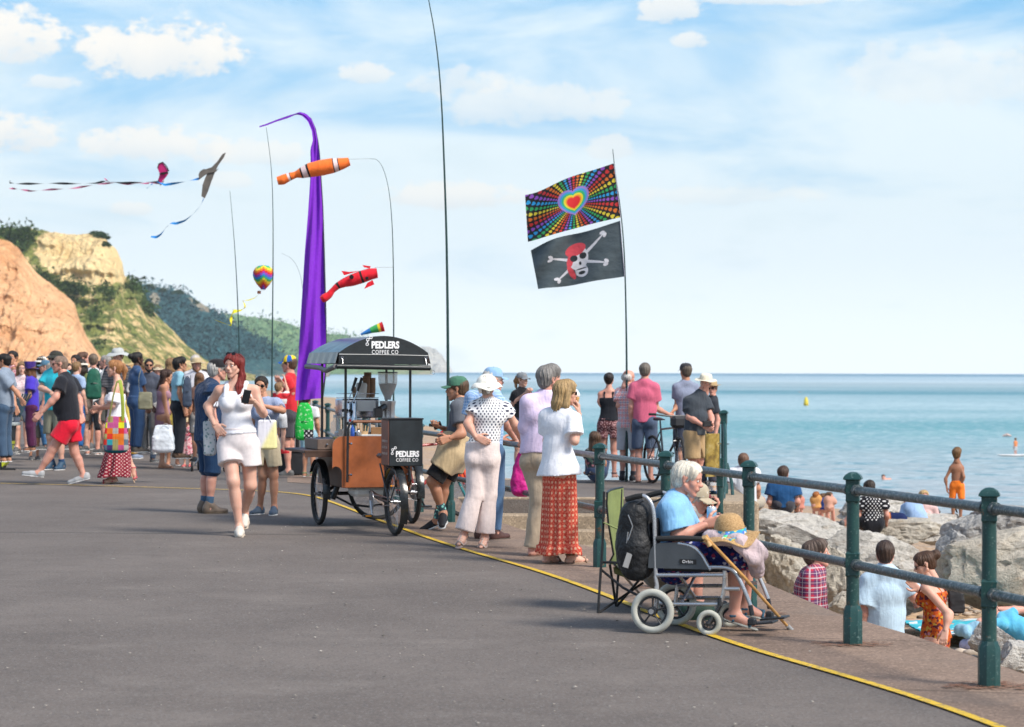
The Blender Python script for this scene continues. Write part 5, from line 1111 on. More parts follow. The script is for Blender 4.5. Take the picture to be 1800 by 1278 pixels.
def cast_pier():
    C = 'people standing on the platform by the sea'
    person('black_tank', 'woman in black strap top and floral shorts with hand on hip, looking at the sea', 1070, 840, 655, yaw=5, sex='f', skin='pink', w=1.05, hair=('bun', (.02, .015, .014)), head=(10, 0, 0), group=C, J=dict(le=(1054, 706), lw=(1064, 722)), hands=dict(l=dict(d=(.8, -.1, -.2), n=(0, 1, 0), curl=15)),
        top=('strap', (.01, .012, .018), {'hem': .0}), bottom=('shorts', pcloth(speck((.12, .045, .05), (.5, .3, .3), 45)), {'len': .55, 'hem': .105}), shoes=('sandal', (.1, .08, .08)))
    person('plaid', 'bald man in red and white plaid shirt and grey shorts', 1104, 846, 650, yaw=25, skin='pink', hair=('bald', (.5, .48, .45)), head=(60, 15, 0), face=False, group=C, J=dict(re=(1105, 706, .1), rw=(1114, 704, .2), le=(1088, 712), lw=(1105, 710, .2)),
        top=('shirt', pcloth(plaid((.72, .66, .66), (.55, .06, .06), (.08, .12, .28), .075)), {'hem': .1, 'loose': .012}), bottom=('shorts', (.42, .43, .46), {'len': 1.0, 'hem': .09}), socks=((.05, .05, .06), .2), shoes=('sneaker', (.03, .03, .035)))
    person('pink_tee', 'man in raspberry pink t-shirt and navy shorts holding a bicycle handlebar', 1133, 848, 638, yaw=12, skin='pink', hair=('short', (.14, .12, .1)), w=1.0, head=(8, 0, 0), group=C, J=dict(re=(1154, 718, .05), rw=(1177, 729, .25)), hands=dict(r=dict(curl=55)),
        top=('tee', cloth((.58, .12, .20), .5), {'hem': .06, 'loose': .012}), bottom=('shorts', cloth((.06, .085, .14)), {'len': .98, 'hem': .092}), shoes=('flipflop', (.06, .05, .045), (.05, .045, .04)))
    person('blue_cap', 'man in dark cap and grey blue shirt behind the bicycle', 1205, 846, 640, D=35.4, yaw=-12, skin='tan', hair=('short', (.1, .08, .06)), hat=('cap', (.035, .035, .04)), head=(-20, 0, 0), group=C, J=dict(le=(1191, 712, 0), lw=(1184, 722, -.1)),
        top=('polo', (.22, .25, .34), {'hem': .08}), bottom=('shorts', (.04, .05, .08), {'len': .95}), shoes=('sneaker', (.03, .03, .03)))
    person('hat_woman', 'woman in brown straw hat peeping out behind the man in the grey polo', 1243, 850, 664, D=34.0, z=-.02, yaw=215, sex='f', skin='pink', hair=('short', (.3, .2, .1)), hat=('straw', (.42, .30, .16), M((.2, .12, .06))), glasses=True, head=(200, 0, 8), group=C, J=dict(hd=(1252, 683)), top=('tee', (.03, .035, .045)), bottom=('trousers', (.05, .05, .07)), shoes=('sneaker', (.05, .05, .05)))
    person('polo_man', 'man in panama hat, charcoal polo shirt and khaki cargo shorts holding a camera', 1222, 862, 652, D=32.2, z=-.02, yaw=130, skin='pink', hair=('short', (.45, .43, .4)), hat=('panama', (.72, .66, .52), BLK), w=1.1, belly=.5, head=(198, 6, -6), group=C,
        J=dict(hd=(1240, 673, 0), nk=(1231, 693), ls=(1240, 706, .05), rs=(1210, 706, 0), re=(1211, 733, -.1), rw=(1238, 749, -.24), le=(1250, 733, -.05), lw=(1252, 746, -.2)), hands=dict(r=dict(curl=45), l=dict(curl=45)),
        top=('polo', cloth((.045, .055, .068), .5), {'hem': .08, 'loose': .015}), bottom=('shorts', cloth((.40, .27, .14)), {'len': .95, 'hem': .1}), shoes=('sneaker', (.25, .12, .1)))
    person('grey_cap_girl', 'young woman in grey cap and black t-shirt standing at the far edge of the platform', 917, 836, 655, D=37, yaw=150, sex='f', skin='fair', hair=('tail', (.3, .15, .06)), hat=('cap', (.2, .22, .24)), head=(130, 0, 0), J=dict(re=(900, 712, 0), rw=(925, 690, -.25), le=(935, 712), lw=(932, 692, -.2)),
        top=('tee', (.012, .013, .017)), bottom=('shorts', (.02, .03, .06), {'len': .4}), shoes=('sneaker', (.5, .5, .5)), hands=dict(r=dict(curl=50)))
    person('long_hair', 'woman with long brown hair and floral top sitting on the platform floor', 1048, 838, None, D=34.6, H=1.6, yaw=-20, sex='f', skin='tan', hair=('long', (.09, .05, .03)), J=dict(hd=(1045, 772), nk=(1046, 788), ch=(1046, 802), wa=(1048, 815), pe=(1050, 828), lh=(1044, 830), rh=(1056, 830), lk=(1038, 812, .3), rk=(1062, 812, .35), la=(1036, 832, .55), ra=(1060, 832, .6), ls=(1036, 795), rs=(1058, 795), le=(1034, 812), re=(1062, 814), lw=(1038, 824, .15), rw=(1060, 824, .15)),
        top=('tee', pcloth(floral([(0, (.03, .03, .04)), (.5, (.3, .12, .14)), (.7, (.06, .1, .08)), (.85, (.4, .35, .3))], 30))), bottom=('trousers', (.03, .05, .1)), shoes=('bare', 0))

# ---------------- the crowd ----------------
def cast_crowd():
    G = 'people in the crowd on the promenade'
    C = lambda key, label, *a, **k: person(key, label, *a, group=G, **k)
    HB, HD, HG, HL = (.03, .02, .014), (.012, .01, .009), (.28, .26, .24), (.22, .13, .06)
    PCAM = pcloth(floral([(0, (.06, .06, .045)), (.4, (.12, .12, .08)), (.7, (.04, .04, .035)), (.85, (.2, .19, .14))], 16))
    CHK = pcloth(plaid((.5, .5, .5), (.02, .02, .02), (.02, .02, .02), .05))
    PINKF = pcloth(floral([(0, (.62, .35, .38)), (.4, (.5, .08, .12)), (.6, (.68, .5, .5)), (.85, (.45, .12, .18))], 40))
    C('garland', 'man in blue grey t-shirt with a red paper garland round his neck', 8, 812, 622, D=37, yaw=285, skin='tan', hair=('short', HD), top=('tee', (.22, .27, .34), {'loose': .02}), bottom=('trousers', (.05, .09, .15)), J=dict(lw=(36, 700, -.2), le=(30, 690, -.1), rw=(28, 715, .1)), shoes=('sandal', (.02, .02, .02)))
    C('lei_man', 'dark haired man holding up a colourful windmill behind the table', 22, 798, 617, D=43, yaw=190, skin='tan', hair=('short', HD), top=('shirt', PINKF), bottom=('shorts', (.15, .14, .1)), J=dict(lw=(32, 650, -.2), rw=(18, 655, -.2)))
    C('blouse', 'person in pale pink flowery blouse standing behind the purple top hat', 38, 795, 637, D=42, yaw=170, sex='f', hair=('bob', HL), top=('long', pcloth(speck((.62, .52, .52), (.5, .3, .34), 40))), bottom=('shorts', (.1, .12, .16)))
    C('top_hat', 'person in violet t-shirt, maroon trousers and tall purple top hat', 55, 793, 640, D=40.5, yaw=268, skin='brown', hair=('bob', (.14, .06, .025)), hat=('tophat', (.06, .03, .20), M((.05, .09, .05))), w=1.05, J=dict(le=(52, 696, -.2), lw=(42, 704, -.25), hd=(52, 652)), top=('tee', (.06, .035, .42), {'hem': .13, 'loose': .03}), bottom=('trousers', (.07, .012, .05)), shoes=('sandal', (.04, .04, .05)))
    C('blue_cap2', 'man in dusty blue cap and white shirt behind the purple top hat', 80, 790, 634, D=43, yaw=265, skin='pink', hair=('short', HG), hat=('cap', (.07, .16, .24)), top=('shirt', (.6, .6, .58)), bottom=('trousers', pcloth(floral([(0, (.05, .14, .28)), (.6, (.08, .2, .36)), (.9, (.4, .3, .3))], 14))))
    C('white_hat', 'person in wide white sun hat deep in the crowd left of the cyan shirt', 73, 790, 627, D=45, yaw=10, sex='f', hair=('bob', HB), hat=('floppy', (.66, .64, .58)), top=('tee', (.5, .5, .5)), bottom=('shorts', (.12, .12, .12)))
    C('cyan', 'man in cyan shirt, khaki shorts and dark bucket hat behind the red shorts', 98, 826, 617, yaw=205, skin='fair', hair=('short', HB), hat=('bucket', (.035, .037, .03)), glasses=True, head=(215, 0, 0), w=1.05, J=dict(re=(72, 682, 0), rw=(92, 690, -.25), le=(122, 690, 0), lw=(103, 692, -.25)), top=('shirt', (.02, .42, .52), {'loose': .015}), bottom=('shorts', (.20, .20, .15), {'len': .9}), socks=((.02, .06, .14), .2), shoes=('boot', (.03, .07, .12)))
    C('pale_blue', 'person in pale blue top just right of the red shorts man head', 134, 792, 636, D=44, yaw=30, hair=('short', HL), top=('tee', (.30, .40, .58)), bottom=('trousers', (.02, .12, .35)))
    C('bucket_white', 'person in soft white bucket hat behind the crowd', 143, 793, 632, D=45, yaw=350, sex='f', hair=('bob', HB), hat=('bucket', (.62, .58, .5)), top=('tee', (.12, .15, .06)), bottom=('shorts', (.15, .12, .1)))
    C('dark_head', 'dark haired person at the back beside the soft white bucket hat', 133, 790, 624, D=47, yaw=200, skin='tan', hair=('short', HD), top=('tee', (.04, .05, .05)), bottom=('trousers', (.04, .05, .08)))
    C('brown_head', 'tall brown haired man at the back over the soft white bucket hat', 145, 790, 619, D=48, yaw=80, skin='pink', hair=('short', (.1, .05, .03)), top=('tee', (.5, .5, .5)), bottom=('trousers', (.05, .06, .08)))
    C('rucksack_man', 'man in white t-shirt and dark shorts wearing a green rucksack', 163, 799, 622, yaw=5, skin='pink', hair=('short', (.14, .10, .07)), head=(350, 0, 0), J=dict(re=(182, 690), le=(145, 688)), top=('tee', (.66, .68, .70), {'hem': .1}), bottom=('shorts', (.022, .025, .032), {'len': 1.12}), shoes=('sandal', (.02, .02, .02)))
    C('grey_head', 'grey haired man just left of the grey bucket hat', 186, 796, 624, D=45, yaw=280, skin='pink', hair=('buzz', HG), top=('tee', (.4, .42, .42)), bottom=('shorts', (.1, .1, .09)))
    C('bucket_grey', 'tall man in pale grey bucket hat and dark printed t-shirt', 207, 806, 612, yaw=200, skin='fair', hair=('short', HB), hat=('floppy', (.42, .44, .43)), head=(200, 5, 0), w=1.1, J=dict(re=(180, 700), rw=(176, 728), le=(234, 704), lw=(230, 725)), top=('tee', pcloth(stripes((.035, .035, .038), (.10, .10, .11), .05, 1, .3)), {'hem': .1, 'loose': .02}), bottom=('trousers', PCAM, {'loose': .015}), shoes=('sneaker', (.05, .05, .05)))
    C('mustard', 'woman with ginger ponytail in mustard trousers behind the patchwork bag', 232, 806, 641, yaw=90, sex='f', skin='fair', hair=('bun', (.4, .24, .1)), glasses=True, head=(75, 0, 0), top=('tee', (.58, .54, .52)), bottom=('trousers', (.50, .27, .03), {'loose': .035}), shoes=('sneaker', (.2, .25, .35)))
    C('scrunchie', 'woman with purple hair scrunchie, navy t-shirt and jeans carrying an olive bag', 240, 795, 619, D=39.5, yaw=60, sex='f', w=1.15, skin='dark', hair=('bun', (.012, .01, .01)), J=dict(re=(254, 690), rw=(266, 712, -.1)), top=('tee', (.03, .07, .16), {'hem': .1}), bottom=('trousers', (.03, .07, .16)), shoes=('sneaker', (.12, .1, .08)))
    C('shades_man', 'bearded man in sunglasses and slate t-shirt with black and white check shorts', 262, 798, 631, D=40, yaw=190, skin='tan', hair=('short', HD), glasses=True, beard=HD, head=(170, 0, 0), J=dict(re=(246, 720), rw=(256, 722, -.2)), top=('tee', (.07, .08, .11)), bottom=('trousers', CHK), shoes=('sneaker', (.35, .35, .35)))
    C('mauve', 'woman with long dark hair in a ruched mauve dress and flip flops', 286, 823, 644, yaw=80, sex='f', skin='tan', hair=('long', (.045, .022, .015)), head=(95, 12, 0), J=dict(hd=(293, 662, 0), re=(292, 724, -.1), rw=(299, 748, -.15), le=(300, 722, .15)), top=('strap', (.36, .20, .25), {'hem': .0}), bottom=('skirt', pcloth(stripes((.36, .20, .25), (.30, .15, .20), .012, 1)), {'hz': .33, 'hem': .165, 'fold': .004}), shoes=('flipflop', (.3, .16, .1), (.3, .16, .1)))
    C('yellow_girl', 'girl with brown ponytail in a sleeveless yellow dress', 304, 818, 670, yaw=170, sex='f', skin='tan', hair=('tail', (.06, .03, .02)), head=(155, 10, 0), hs=1.08, top=('strap', (.72, .56, .12), {'hem': .02}), bottom=('skirt', (.72, .56, .12), {'hz': .34, 'hem': .20}), shoes=('flipflop', (.1, .08, .06)))
    C('blue_tee', 'dark haired man in light blue t-shirt and glasses looking right', 314, 806, 624, D=39, yaw=70, skin='tan', hair=('thick', HD), glasses=True, head=(75, 0, 0), face=True, J=dict(hd=(317, 641)), top=('tee', (.24, .46, .56)), bottom=('trousers', (.015, .018, .025)), shoes=('sneaker', (.12, .07, .04)))
    C('brown_bob', 'brown haired woman at the back behind the light blue t-shirt', 300, 795, 630, D=46, yaw=20, sex='f', hair=('bob', HL), top=('tee', (.55, .5, .45)), bottom=('trousers', (.05, .08, .12)))
    C('straw_beard', 'bearded man in straw hat and white shirt behind the light blue t-shirt', 345, 806, 630, D=40.5, yaw=175, skin='pink', hair=('short', HL), hat=('panama', (.58, .46, .28), BLK), beard=(.25, .12, .05), head=(165, 0, 0), top=('shirt', (.62, .62, .66), {'loose': .02}), bottom=('shorts', (.2, .19, .17)))
    C('straw_behind', 'grey haired man at the back above the straw hat', 343, 800, 624, D=45, yaw=0, skin='pink', hair=('short', (.5, .46, .42)), top=('tee', (.5, .5, .52)), bottom=('trousers', (.1, .1, .12)))
    C('toddler', 'toddler in pink flowery dress and cream sun hat', 329, 821, 730, yaw=190, sex='f', skin='fair', hair=('short', HL), hat=('sun', (.58, .46, .28)), hs=1.42, w=1.0, head=(175, 5, 0), J=dict(hd=(329, 742, 0), lw=(336, 760, -.1)), top=('cap_sleeve', PINKF, {'hem': .0}), bottom=('skirt', PINKF, {'hz': .26, 'hem': .20}), shoes=('sneaker', (.5, .12, .12)))
    C('brown_girl', 'brown haired child behind the man in the body warmer', 350, 812, 655, D=39, yaw=340, sex='f', skin='tan', hair=('long', (.16, .08, .04)), top=('tee', (.12, .07, .06)), bottom=('shorts', (.3, .28, .26)))
    C('red_cap', 'man in red t-shirt and blue and yellow cap leaning on the black speaker', 509, 838, 626, D=37, yaw=285, skin='pink', hair=('short', (.1, .06, .04)), hat=('cap', pcloth(lambda nt, uv, tc: nt.mix(nt.math('GREATER_THAN', nt.math('SINE', nt.math('MULTIPLY', nt.math('ARCTAN2', nt.sep(tc)[0], nt.sep(tc)[1]), 4.0)), 0.0), (.02, .12, .45), (.75, .55, .03)))), J=dict(lw=(497, 675, -.2), le=(512, 690, -.1)), top=('tee', (.52, .02, .03)), bottom=('shorts', (.05, .05, .06)), shoes=('sneaker', (.1, .1, .1)))
    for i, (x, D, h, sx, hr, hc, tc, hat, lb) in enumerate([(14, 50, 1.7, 'f', 'long', HB, (.5, .2, .2), None, 'long haired person in dull red far back at the left edge'), (63, 49, 1.72, 'm', 'short', HD, (.3, .33, .3), None, 'black haired person in grey at the very back beside the purple hat'), (118, 50, 1.74, 'm', 'short', HB, (.5, .5, .46), None, 'pale shirted man at the very back behind the red shorts man'),
      (154, 50, 1.66, 'f', 'bob', (.35, .22, .1), (.6, .5, .5), None, 'fair haired woman at the very back beside the green rucksack'), (176, 49, 1.78, 'm', 'short', HD, (.03, .05, .1), None, 'dark haired man in navy at the very back right of the green rucksack'), (197, 51, 1.7, 'f', 'bun', HB, (.5, .1, .1), None, 'woman with a bun at the very back behind the bucket hat'),
      (222, 48, 1.68, 'm', 'bald', HG, (.55, .55, .58), None, 'balding man at the very back behind the ginger ponytail'), (251, 50, 1.76, 'm', 'short', HL, (.12, .25, .2), None, 'sandy haired man in green far behind the navy t-shirt'), (277, 47, 1.7, 'f', 'bob', HL, (.62, .4, .3), ('sun', (.5, .42, .3)), 'woman in beige sun hat far behind the long dark hair'),
      (326, 48, 1.66, 'f', 'bob', (.4, .26, .12), (.6, .55, .5), None, 'fair haired woman at the back between the light blue t-shirt and the straw hat'), (360, 46, 1.62, 'm', 'short', HB, (.25, .3, .45), None, 'man in dusty blue far behind the body warmer'), (90, 51, 1.8, 'm', 'short', HL, (.6, .6, .6), ('cap', (.5, .06, .06)), 'man in faded red cap at the very back above the cyan shirt'),
      (270, 42, 1.18, 'f', 'tail', HB, (.55, .3, .4), None, 'small girl in pink between the check shorts and the mauve dress'), (60, 43, 1.2, 'm', 'short', HL, (.2, .35, .5), None, 'small boy in blue behind the violet t-shirt'), (215, 43, 1.25, 'm', 'short', HB, (.65, .5, .1), None, 'small boy in yellow behind the ginger woman legs')]):
        gx = gp(x, 650.3+1.6*FPX/D); C('back%d' % i, lb, x, gx.y*0+650.3+1.6*FPX/D, None, H=h, yaw=(i*67) % 360, sex=sx, skin=('pink', 'tan', 'fair', 'brown')[i % 4], hair=(hr, hc), hat=hat, top=(('tee', 'shirt', 'long')[i % 3], tc), bottom=(('trousers', 'shorts')[i % 2], ((.04, .06, .1), (.2, .18, .14), (.1, .1, .1))[i % 3]), hs=1.12 if h < 1.4 else 1.0)
    person('boy_box', 'boy in red and white shirt and red shoes standing on the black box', 492, 797, 668, D=36.4, yaw=30, skin='fair', hair=('short', (.24, .14, .07)), hs=1.12, J=dict(hd=(491, 682), rw=(501, 668, .2), re=(506, 690, .1)), top=('tee', pcloth(stripes((.6, .03, .04), (.66, .64, .64), .16, 1, .55)), {'hem': .06}), bottom=('shorts', (.55, .56, .58), {'len': .7}), shoes=('sneaker', (.6, .02, .03), (.6, .02, .03)))
    person('green_rucksack_child', 'child in white t-shirt and pale denim shorts wearing a bright green rucksack', 543, 838, 690, D=36, yaw=20, skin='tan', hair=('short', HB), hs=1.1, J=dict(hd=(540, 702)), top=('tee', (.62, .62, .66)), bottom=('shorts', (.25, .42, .52), {'len': .95, 'hem': .1}), shoes=('sandal', (.1, .25, .1)))
# ---------------- beach people ----------------
def cast_beach():
    B = 'people on the rocks and beach'
    C = lambda key, label, *a, **k: person(key, label, *a, group=B, **k)
    C('plaid_beach', 'man in red and navy plaid shirt standing below the promenade wall', 1425, None or 1292, None, D=22.0, H=1.80, w=1.15, yaw=95, skin='pink', hair=('thick', (.10, .07, .055)), head=(100, -5, 0), J=dict(hd=(1437, 974, 0)), top=('long', pcloth(plaid((.42, .03, .06), (.02, .04, .12), (.55, .5, .52), .085, (.6, .55, .55))), {'hem': .16, 'loose': .022}), bottom=('trousers', (.05, .07, .1)))
    C('blue_shirt', 'man with dark hair in a pale blue short sleeved shirt seen from behind', 1556, 1296, 952, D=21.6, H=1.75, yaw=2, skin='pink', hair=('short', (.05, .03, .022)), J=dict(rw=(1612, 1058, .35), re=(1606, 1048, .0), hd=(1556, 974, 0)), head=(8, 0, 0), top=('shirt', cloth((.45, .60, .72), .5), {'hem': .13, 'loose': .025, 'sl': .75, 'slr': .022}), bottom=('shorts', JEANS))
    C('orange_dress', 'woman in orange floral maxi dress and red sunglasses looking down', 1640, 1290, None, D=20.8, H=1.60, yaw=285, sex='f', w=1.1, skin='fair', hair=('bun', (.07, .035, .02)), glasses=True, head=(275, 22, 0), J=dict(hd=(1625, 992, 0), nk=(1636, 1022, 0), ls=(1628, 1034, -.15), rs=(1652, 1036, .15), le=(1668, 1080, -.25), lw=(1662, 1108, -.3), re=(1640, 1060, .3), rw=(1616, 1038, .35), ch=(1641, 1050, 0), wa=(1643, 1082, 0), pe=(1645, 1118, 0)),
        top=('strap', pcloth(floral([(0, (.45, .07, .012)), (.4, (.52, .14, .02)), (.62, (.48, .30, .05)), (.72, (.10, .02, .03)), (.9, (.45, .18, .2))], 50)), {'hem': .02}), bottom=('skirt', pcloth(floral([(0, (.45, .07, .012)), (.4, (.52, .14, .02)), (.62, (.48, .30, .05)), (.72, (.10, .02, .03)), (.9, (.45, .18, .2))], 50)), {'hz': .06, 'hem': .26, 'fold': .03}), shoes=('bare', 0))
    sit = lambda cx, hy_, by, dz=.35: dict(hd=(cx, hy_+11), nk=(cx, hy_+27), ch=(cx, hy_+42), wa=(cx, hy_+58), pe=(cx, by-8), lh=(cx-8, by-8), rh=(cx+8, by-8), lk=(cx-20, by-14, dz), rk=(cx+22, by-14, dz), la=(cx-22, by+4, dz*1.9), ra=(cx+24, by+4, dz*1.9), ls=(cx-19, hy_+33), rs=(cx+19, hy_+33), le=(cx-25, hy_+60, -.02), re=(cx+25, hy_+60, -.02), lw=(cx-22, by-6, .15), rw=(cx+24, by-6, .15))
    def seated(key, label, cx, top_y, base, D, k=1.0, **kw):
        J = sit(cx, top_y, base); J.update(kw.pop('J2', {})); C(key, label, cx, base, None, D=D, z=-.8, H=kw.pop('H', 1.75), J=J, **kw)
    seated('white_sit', 'bald man in white t-shirt sitting on the rocks with his back turned', 1307, 799, 893, 35, yaw=8, skin='tan', hair=('buzz', (.16, .09, .06)), w=1.1, top=('tee', (.66, .68, .72), {'loose': .02}), bottom=('shorts', (.4, .35, .28)), J2=dict(rk=(1338, 880, .35)))
    seated('navy_sit', 'dark haired man in navy t-shirt sitting on the flat boulder', 1377, 822, 894, 36, yaw=5, skin='pink', hair=('short', (.06, .035, .025)), head=(20, 0, 0), top=('tee', (.012, .07, .19), {'loose': .02}), bottom=('shorts', (.05, .05, .06)))
    seated('dot_sit', 'woman in black top with white dots and black shorts sitting on the slab', 1534, 846, 926, 37.5, yaw=-15, sex='f', skin='pink', hair=('short', HB_), w=1.12, head=(-20, 25, 0), top=('tee', pcloth(dots((.012, .012, .016), (.7, .7, .7), .05, .22)), {'hem': -.02}), bottom=('shorts', (.012, .013, .018), {'len': .6}), J2=dict(lk=(1494, 912, .1), la=(1478, 924, .1), rk=(1520, 915, .3), hd=(1528, 858, .12)))
    seated('pale_sit', 'person in pale blue shirt bending forward on the rocks', 1606, 872, 925, 39, yaw=-30, skin='pink', hair=('short', (.4, .28, .15)), H=1.55, top=('tee', (.30, .44, .66)), bottom=('shorts', (.4, .3, .2)), J2=dict(hd=(1596, 878, .25), nk=(1600, 884, .15), ch=(1604, 893, .05), wa=(1610, 906), ls=(1590, 892, .1), rs=(1616, 890, .1)))
    seated('blonde_sit', 'blonde woman in pink top sitting beside the pale blue shirt', 1624, 862, 922, 40.5, yaw=170, sex='f', skin='pink', hair=('bob', (.5, .34, .16)), H=1.5, face=True, top=('tee', (.62, .42, .40)), bottom=('shorts', (.5, .45, .4)))
    C('boy', 'bare chested boy in bright orange shorts standing on the boulders', 1682, 916, 788, D=39.5, z=-.84, yaw=15, skin='brown', hair=('thick', (.16, .085, .035)), hs=1.2, w=.92, head=(25, 0, 0), J=dict(rs=(1691, 822), ls=(1672, 822), le=(1662, 842, 0), lw=(1664, 856, 0), re=(1694, 838, -.1), rw=(1690, 852, -.05)), bottom=('shorts', cloth((.85, .20, .02), .5), {'len': .85, 'hem': .095}), shoes=('sneaker', (.02, .05, .12)))
    C('lying', 'sunbather in turquoise t-shirt lying back with hands behind his head', 1776, 1120, None, D=28.5, z=-1.5, H=1.78, yaw=80, skin='pink', hair=('buzz', (.05, .04, .035)), head=(190, -62, 0), face=True,
        J=dict(hd=(1744, 1078, .15), nk=(1760, 1086, .08), ch=(1776, 1098, .05), wa=(1794, 1108, 0), pe=(1814, 1114, 0), lh=(1818, 1118, .1), rh=(1818, 1116, -.1), lk=(1866, 1108, .1), rk=(1868, 1112, -.1), la=(1912, 1124, .1), ra=(1914, 1126, -.1), ls=(1764, 1084, .2), rs=(1762, 1098, -.14), le=(1796, 1072, .3), lw=(1752, 1070, .2), re=(1722, 1094, -.1), rw=(1742, 1086, .0), lt=(1920, 1110, .1), rt=(1922, 1112, -.1)), top=('tee', (.10, .42, .62)), bottom=('shorts', (.06, .05, .05)), shoes=('sneaker', (.06, .06, .07)))
    C('paddler', 'child in orange vest standing on a white paddleboard far out', 1785, 802, 770, D=162, yaw=330, skin='pink', hair=('short', HL_), hs=1.2, top=('tee', (.65, .22, .08)), bottom=('shorts', (.5, .5, .5)), shoes=('bare', 0))
    for i, (x, y0, y1, D, c, lb) in enumerate([(1404, 868, 888, 92, (.5, .2, .15), 'small seated bather at the waterline left of the pair of sunbathers'), (1435, 867, 887, 88, (.6, .3, .1), 'bather with orange hair sitting at the waterline'), (1448, 870, 893, 88, (.02, .06, .25), 'bather in dark blue top at the waterline'), (1458, 868, 893, 87, (.55, .3, .22), 'bare backed bather rightmost at the waterline')]):
        s_ = (y1-y0)/25; J = dict(hd=(x, y0+5), nk=(x, y0+8), ch=(x, y0+12), wa=(x, y0+17), pe=(x, y0+22), lh=(x-2, y0+22), rh=(x+2, y0+22), lk=(x-5, y0+19, .3), rk=(x+5, y0+19, .3), la=(x-5, y0+24, .6), ra=(x+5, y0+24, .6), ls=(x-4, y0+10), rs=(x+4, y0+10), le=(x-5, y0+15), re=(x+5, y0+15), lw=(x-4, y0+19), rw=(x+4, y0+19))
        C('bather%d' % i, lb, x, y1, None, D=D*.62, z=-2, H=1.5, yaw=40*i, sex='f', skin='pink', hair=('short', (.1+.2*(i == 1), .05+.05*(i == 1), .02)), J=J, top=('tee', c), shoes=('bare', 0))
HB_, HL_ = (.03, .02, .014), (.22, .13, .06)
cast_front(); cast_pier(); cast_crowd(); cast_beach()
# ---------------- coffee tricycle ----------------
BLACKM = M((.014, .014, .016), .35, .1, metal=.0, spec=.5); VINYL = M((.010, .013, .015), .22, .1, 6, .35, 9, spec=.6, dist=.01); WOOD = M((.30, .088, .028), .35, .28, 3, .1, 40, spec=.5, coat=.2); DKWOOD = M((.085, .045, .03), .5, .3, 5)
CHROME = M((.62, .63, .65), .16, .05, metal=1, bump=.1); STEEL = M((.42, .43, .45), .3, .08, metal=.9); RUB = M((.022, .022, .022), .75, .15, 12, .4, 120); KRAFT = M((.30, .19, .12), .8, .1); WPL = M((.72, .72, .70), .4, .05); WHITEL = M((.80, .80, .80), .5, 0, bump=0)
def rotz(a): return np.array([[math.cos(a), -math.sin(a), 0], [math.sin(a), math.cos(a), 0], [0, 0, 1]])
def wheel(parent, c, R=.33, tw=.024, steer=0.0, nsp=28, tyre=None, rimm=None, hubw=.05):
    "spoked wheel, axle along local x rotated by steer; rim > tyre, spokes, hub"
    ax = np.array((math.cos(steer), math.sin(steer), 0)); c = np.array(c, float); mb = MB()
    mb.torus(c, R-tw*1.9, .009, ax, 48, 6); rim = mb.build('wheel', rimm or BLACKM, parent)
    mb = MB(); mb.torus(c, R-tw, tw, ax, 56, 10)
    mb.build('tyre', tyre or RUB, rim); mb = MB(); mb.lathe([(.0, -hubw), (.012, -hubw), (.012, -.02), (.024, -.018), (.024, .018), (.012, .02), (.012, hubw), (0, hubw)], c, ax, 12); mb.build('hub', STEEL, rim)
    u, v, d = basis(ax); mb = MB()
    for i in range(nsp):
        a = i*2*PI/nsp; b = a+(.35 if i % 2 else -.35); sd = .03 if i % 4 < 2 else -.03
        mb.tube([c+d*sd+.02*(math.cos(b)*u+math.sin(b)*v), c+(R-tw*2)*(math.cos(a)*u+math.sin(a)*v)], .0013, 4)
    o = mb.build('spokes', STEEL, rim); return rim
def lettering(parent, txt, w, h, c, rot, name='lettering', mat=None, bold=.0):
    me = text_mesh(txt, 1.0, .004, bold, 1.12 if bold < .02 else 1.0); V = np.zeros(len(me.vertices)*3, np.float32); me.vertices.foreach_get('co', V); V = V.reshape(-1, 3)
    lo, hi = V.min(0), V.max(0); V = (V-(lo+hi)/2)/np.array((hi[0]-lo[0], hi[1]-lo[1], 1)); V[:, 0] *= w; V[:, 1] *= h; V[:, 2] *= .2
    V = V @ np.array(rot.to_3x3()).T+np.array(c); me.vertices.foreach_set('co', V.astype(np.float32).ravel()); me.update(); return link(name, me, mat or WHITEL, parent)
def logo(parent, x, y, z, w, M3):
    "lettered sign PEDLERS COFFEE CO with the little bicycle-chain mark; faces local -y"
    s = w/.31
    lettering(parent, 'PEDLERS', .30*s, .078*s, (x+.012*s, y, z+.03*s), M3, bold=.045); lettering(parent, 'COFFEE CO', .285*s, .042*s, (x+.008*s, y, z-.045*s), M3, bold=.004)
    mb = MB(); pts = [(-.185, .035), (-.180, .082), (-.145, .106)]
    for q in pts: mb.torus((x+q[0]*s, y, z+q[1]*s), .0135*s, .0045*s, (0, 1, 0), 16, 6)
    for a, b in zip(pts[:-1], pts[1:]):
        a, b = np.array(a), np.array(b); d = (b-a)/np.linalg.norm(b-a); mb.tube([(x+(a+d*.014)[0]*s, y, z+(a+d*.014)[1]*s), (x+(b-d*.014)[0]*s, y, z+(b-d*.014)[1]*s)], .0065*s, 6)
    mb.build('chain_emblem', WHITEL, parent)
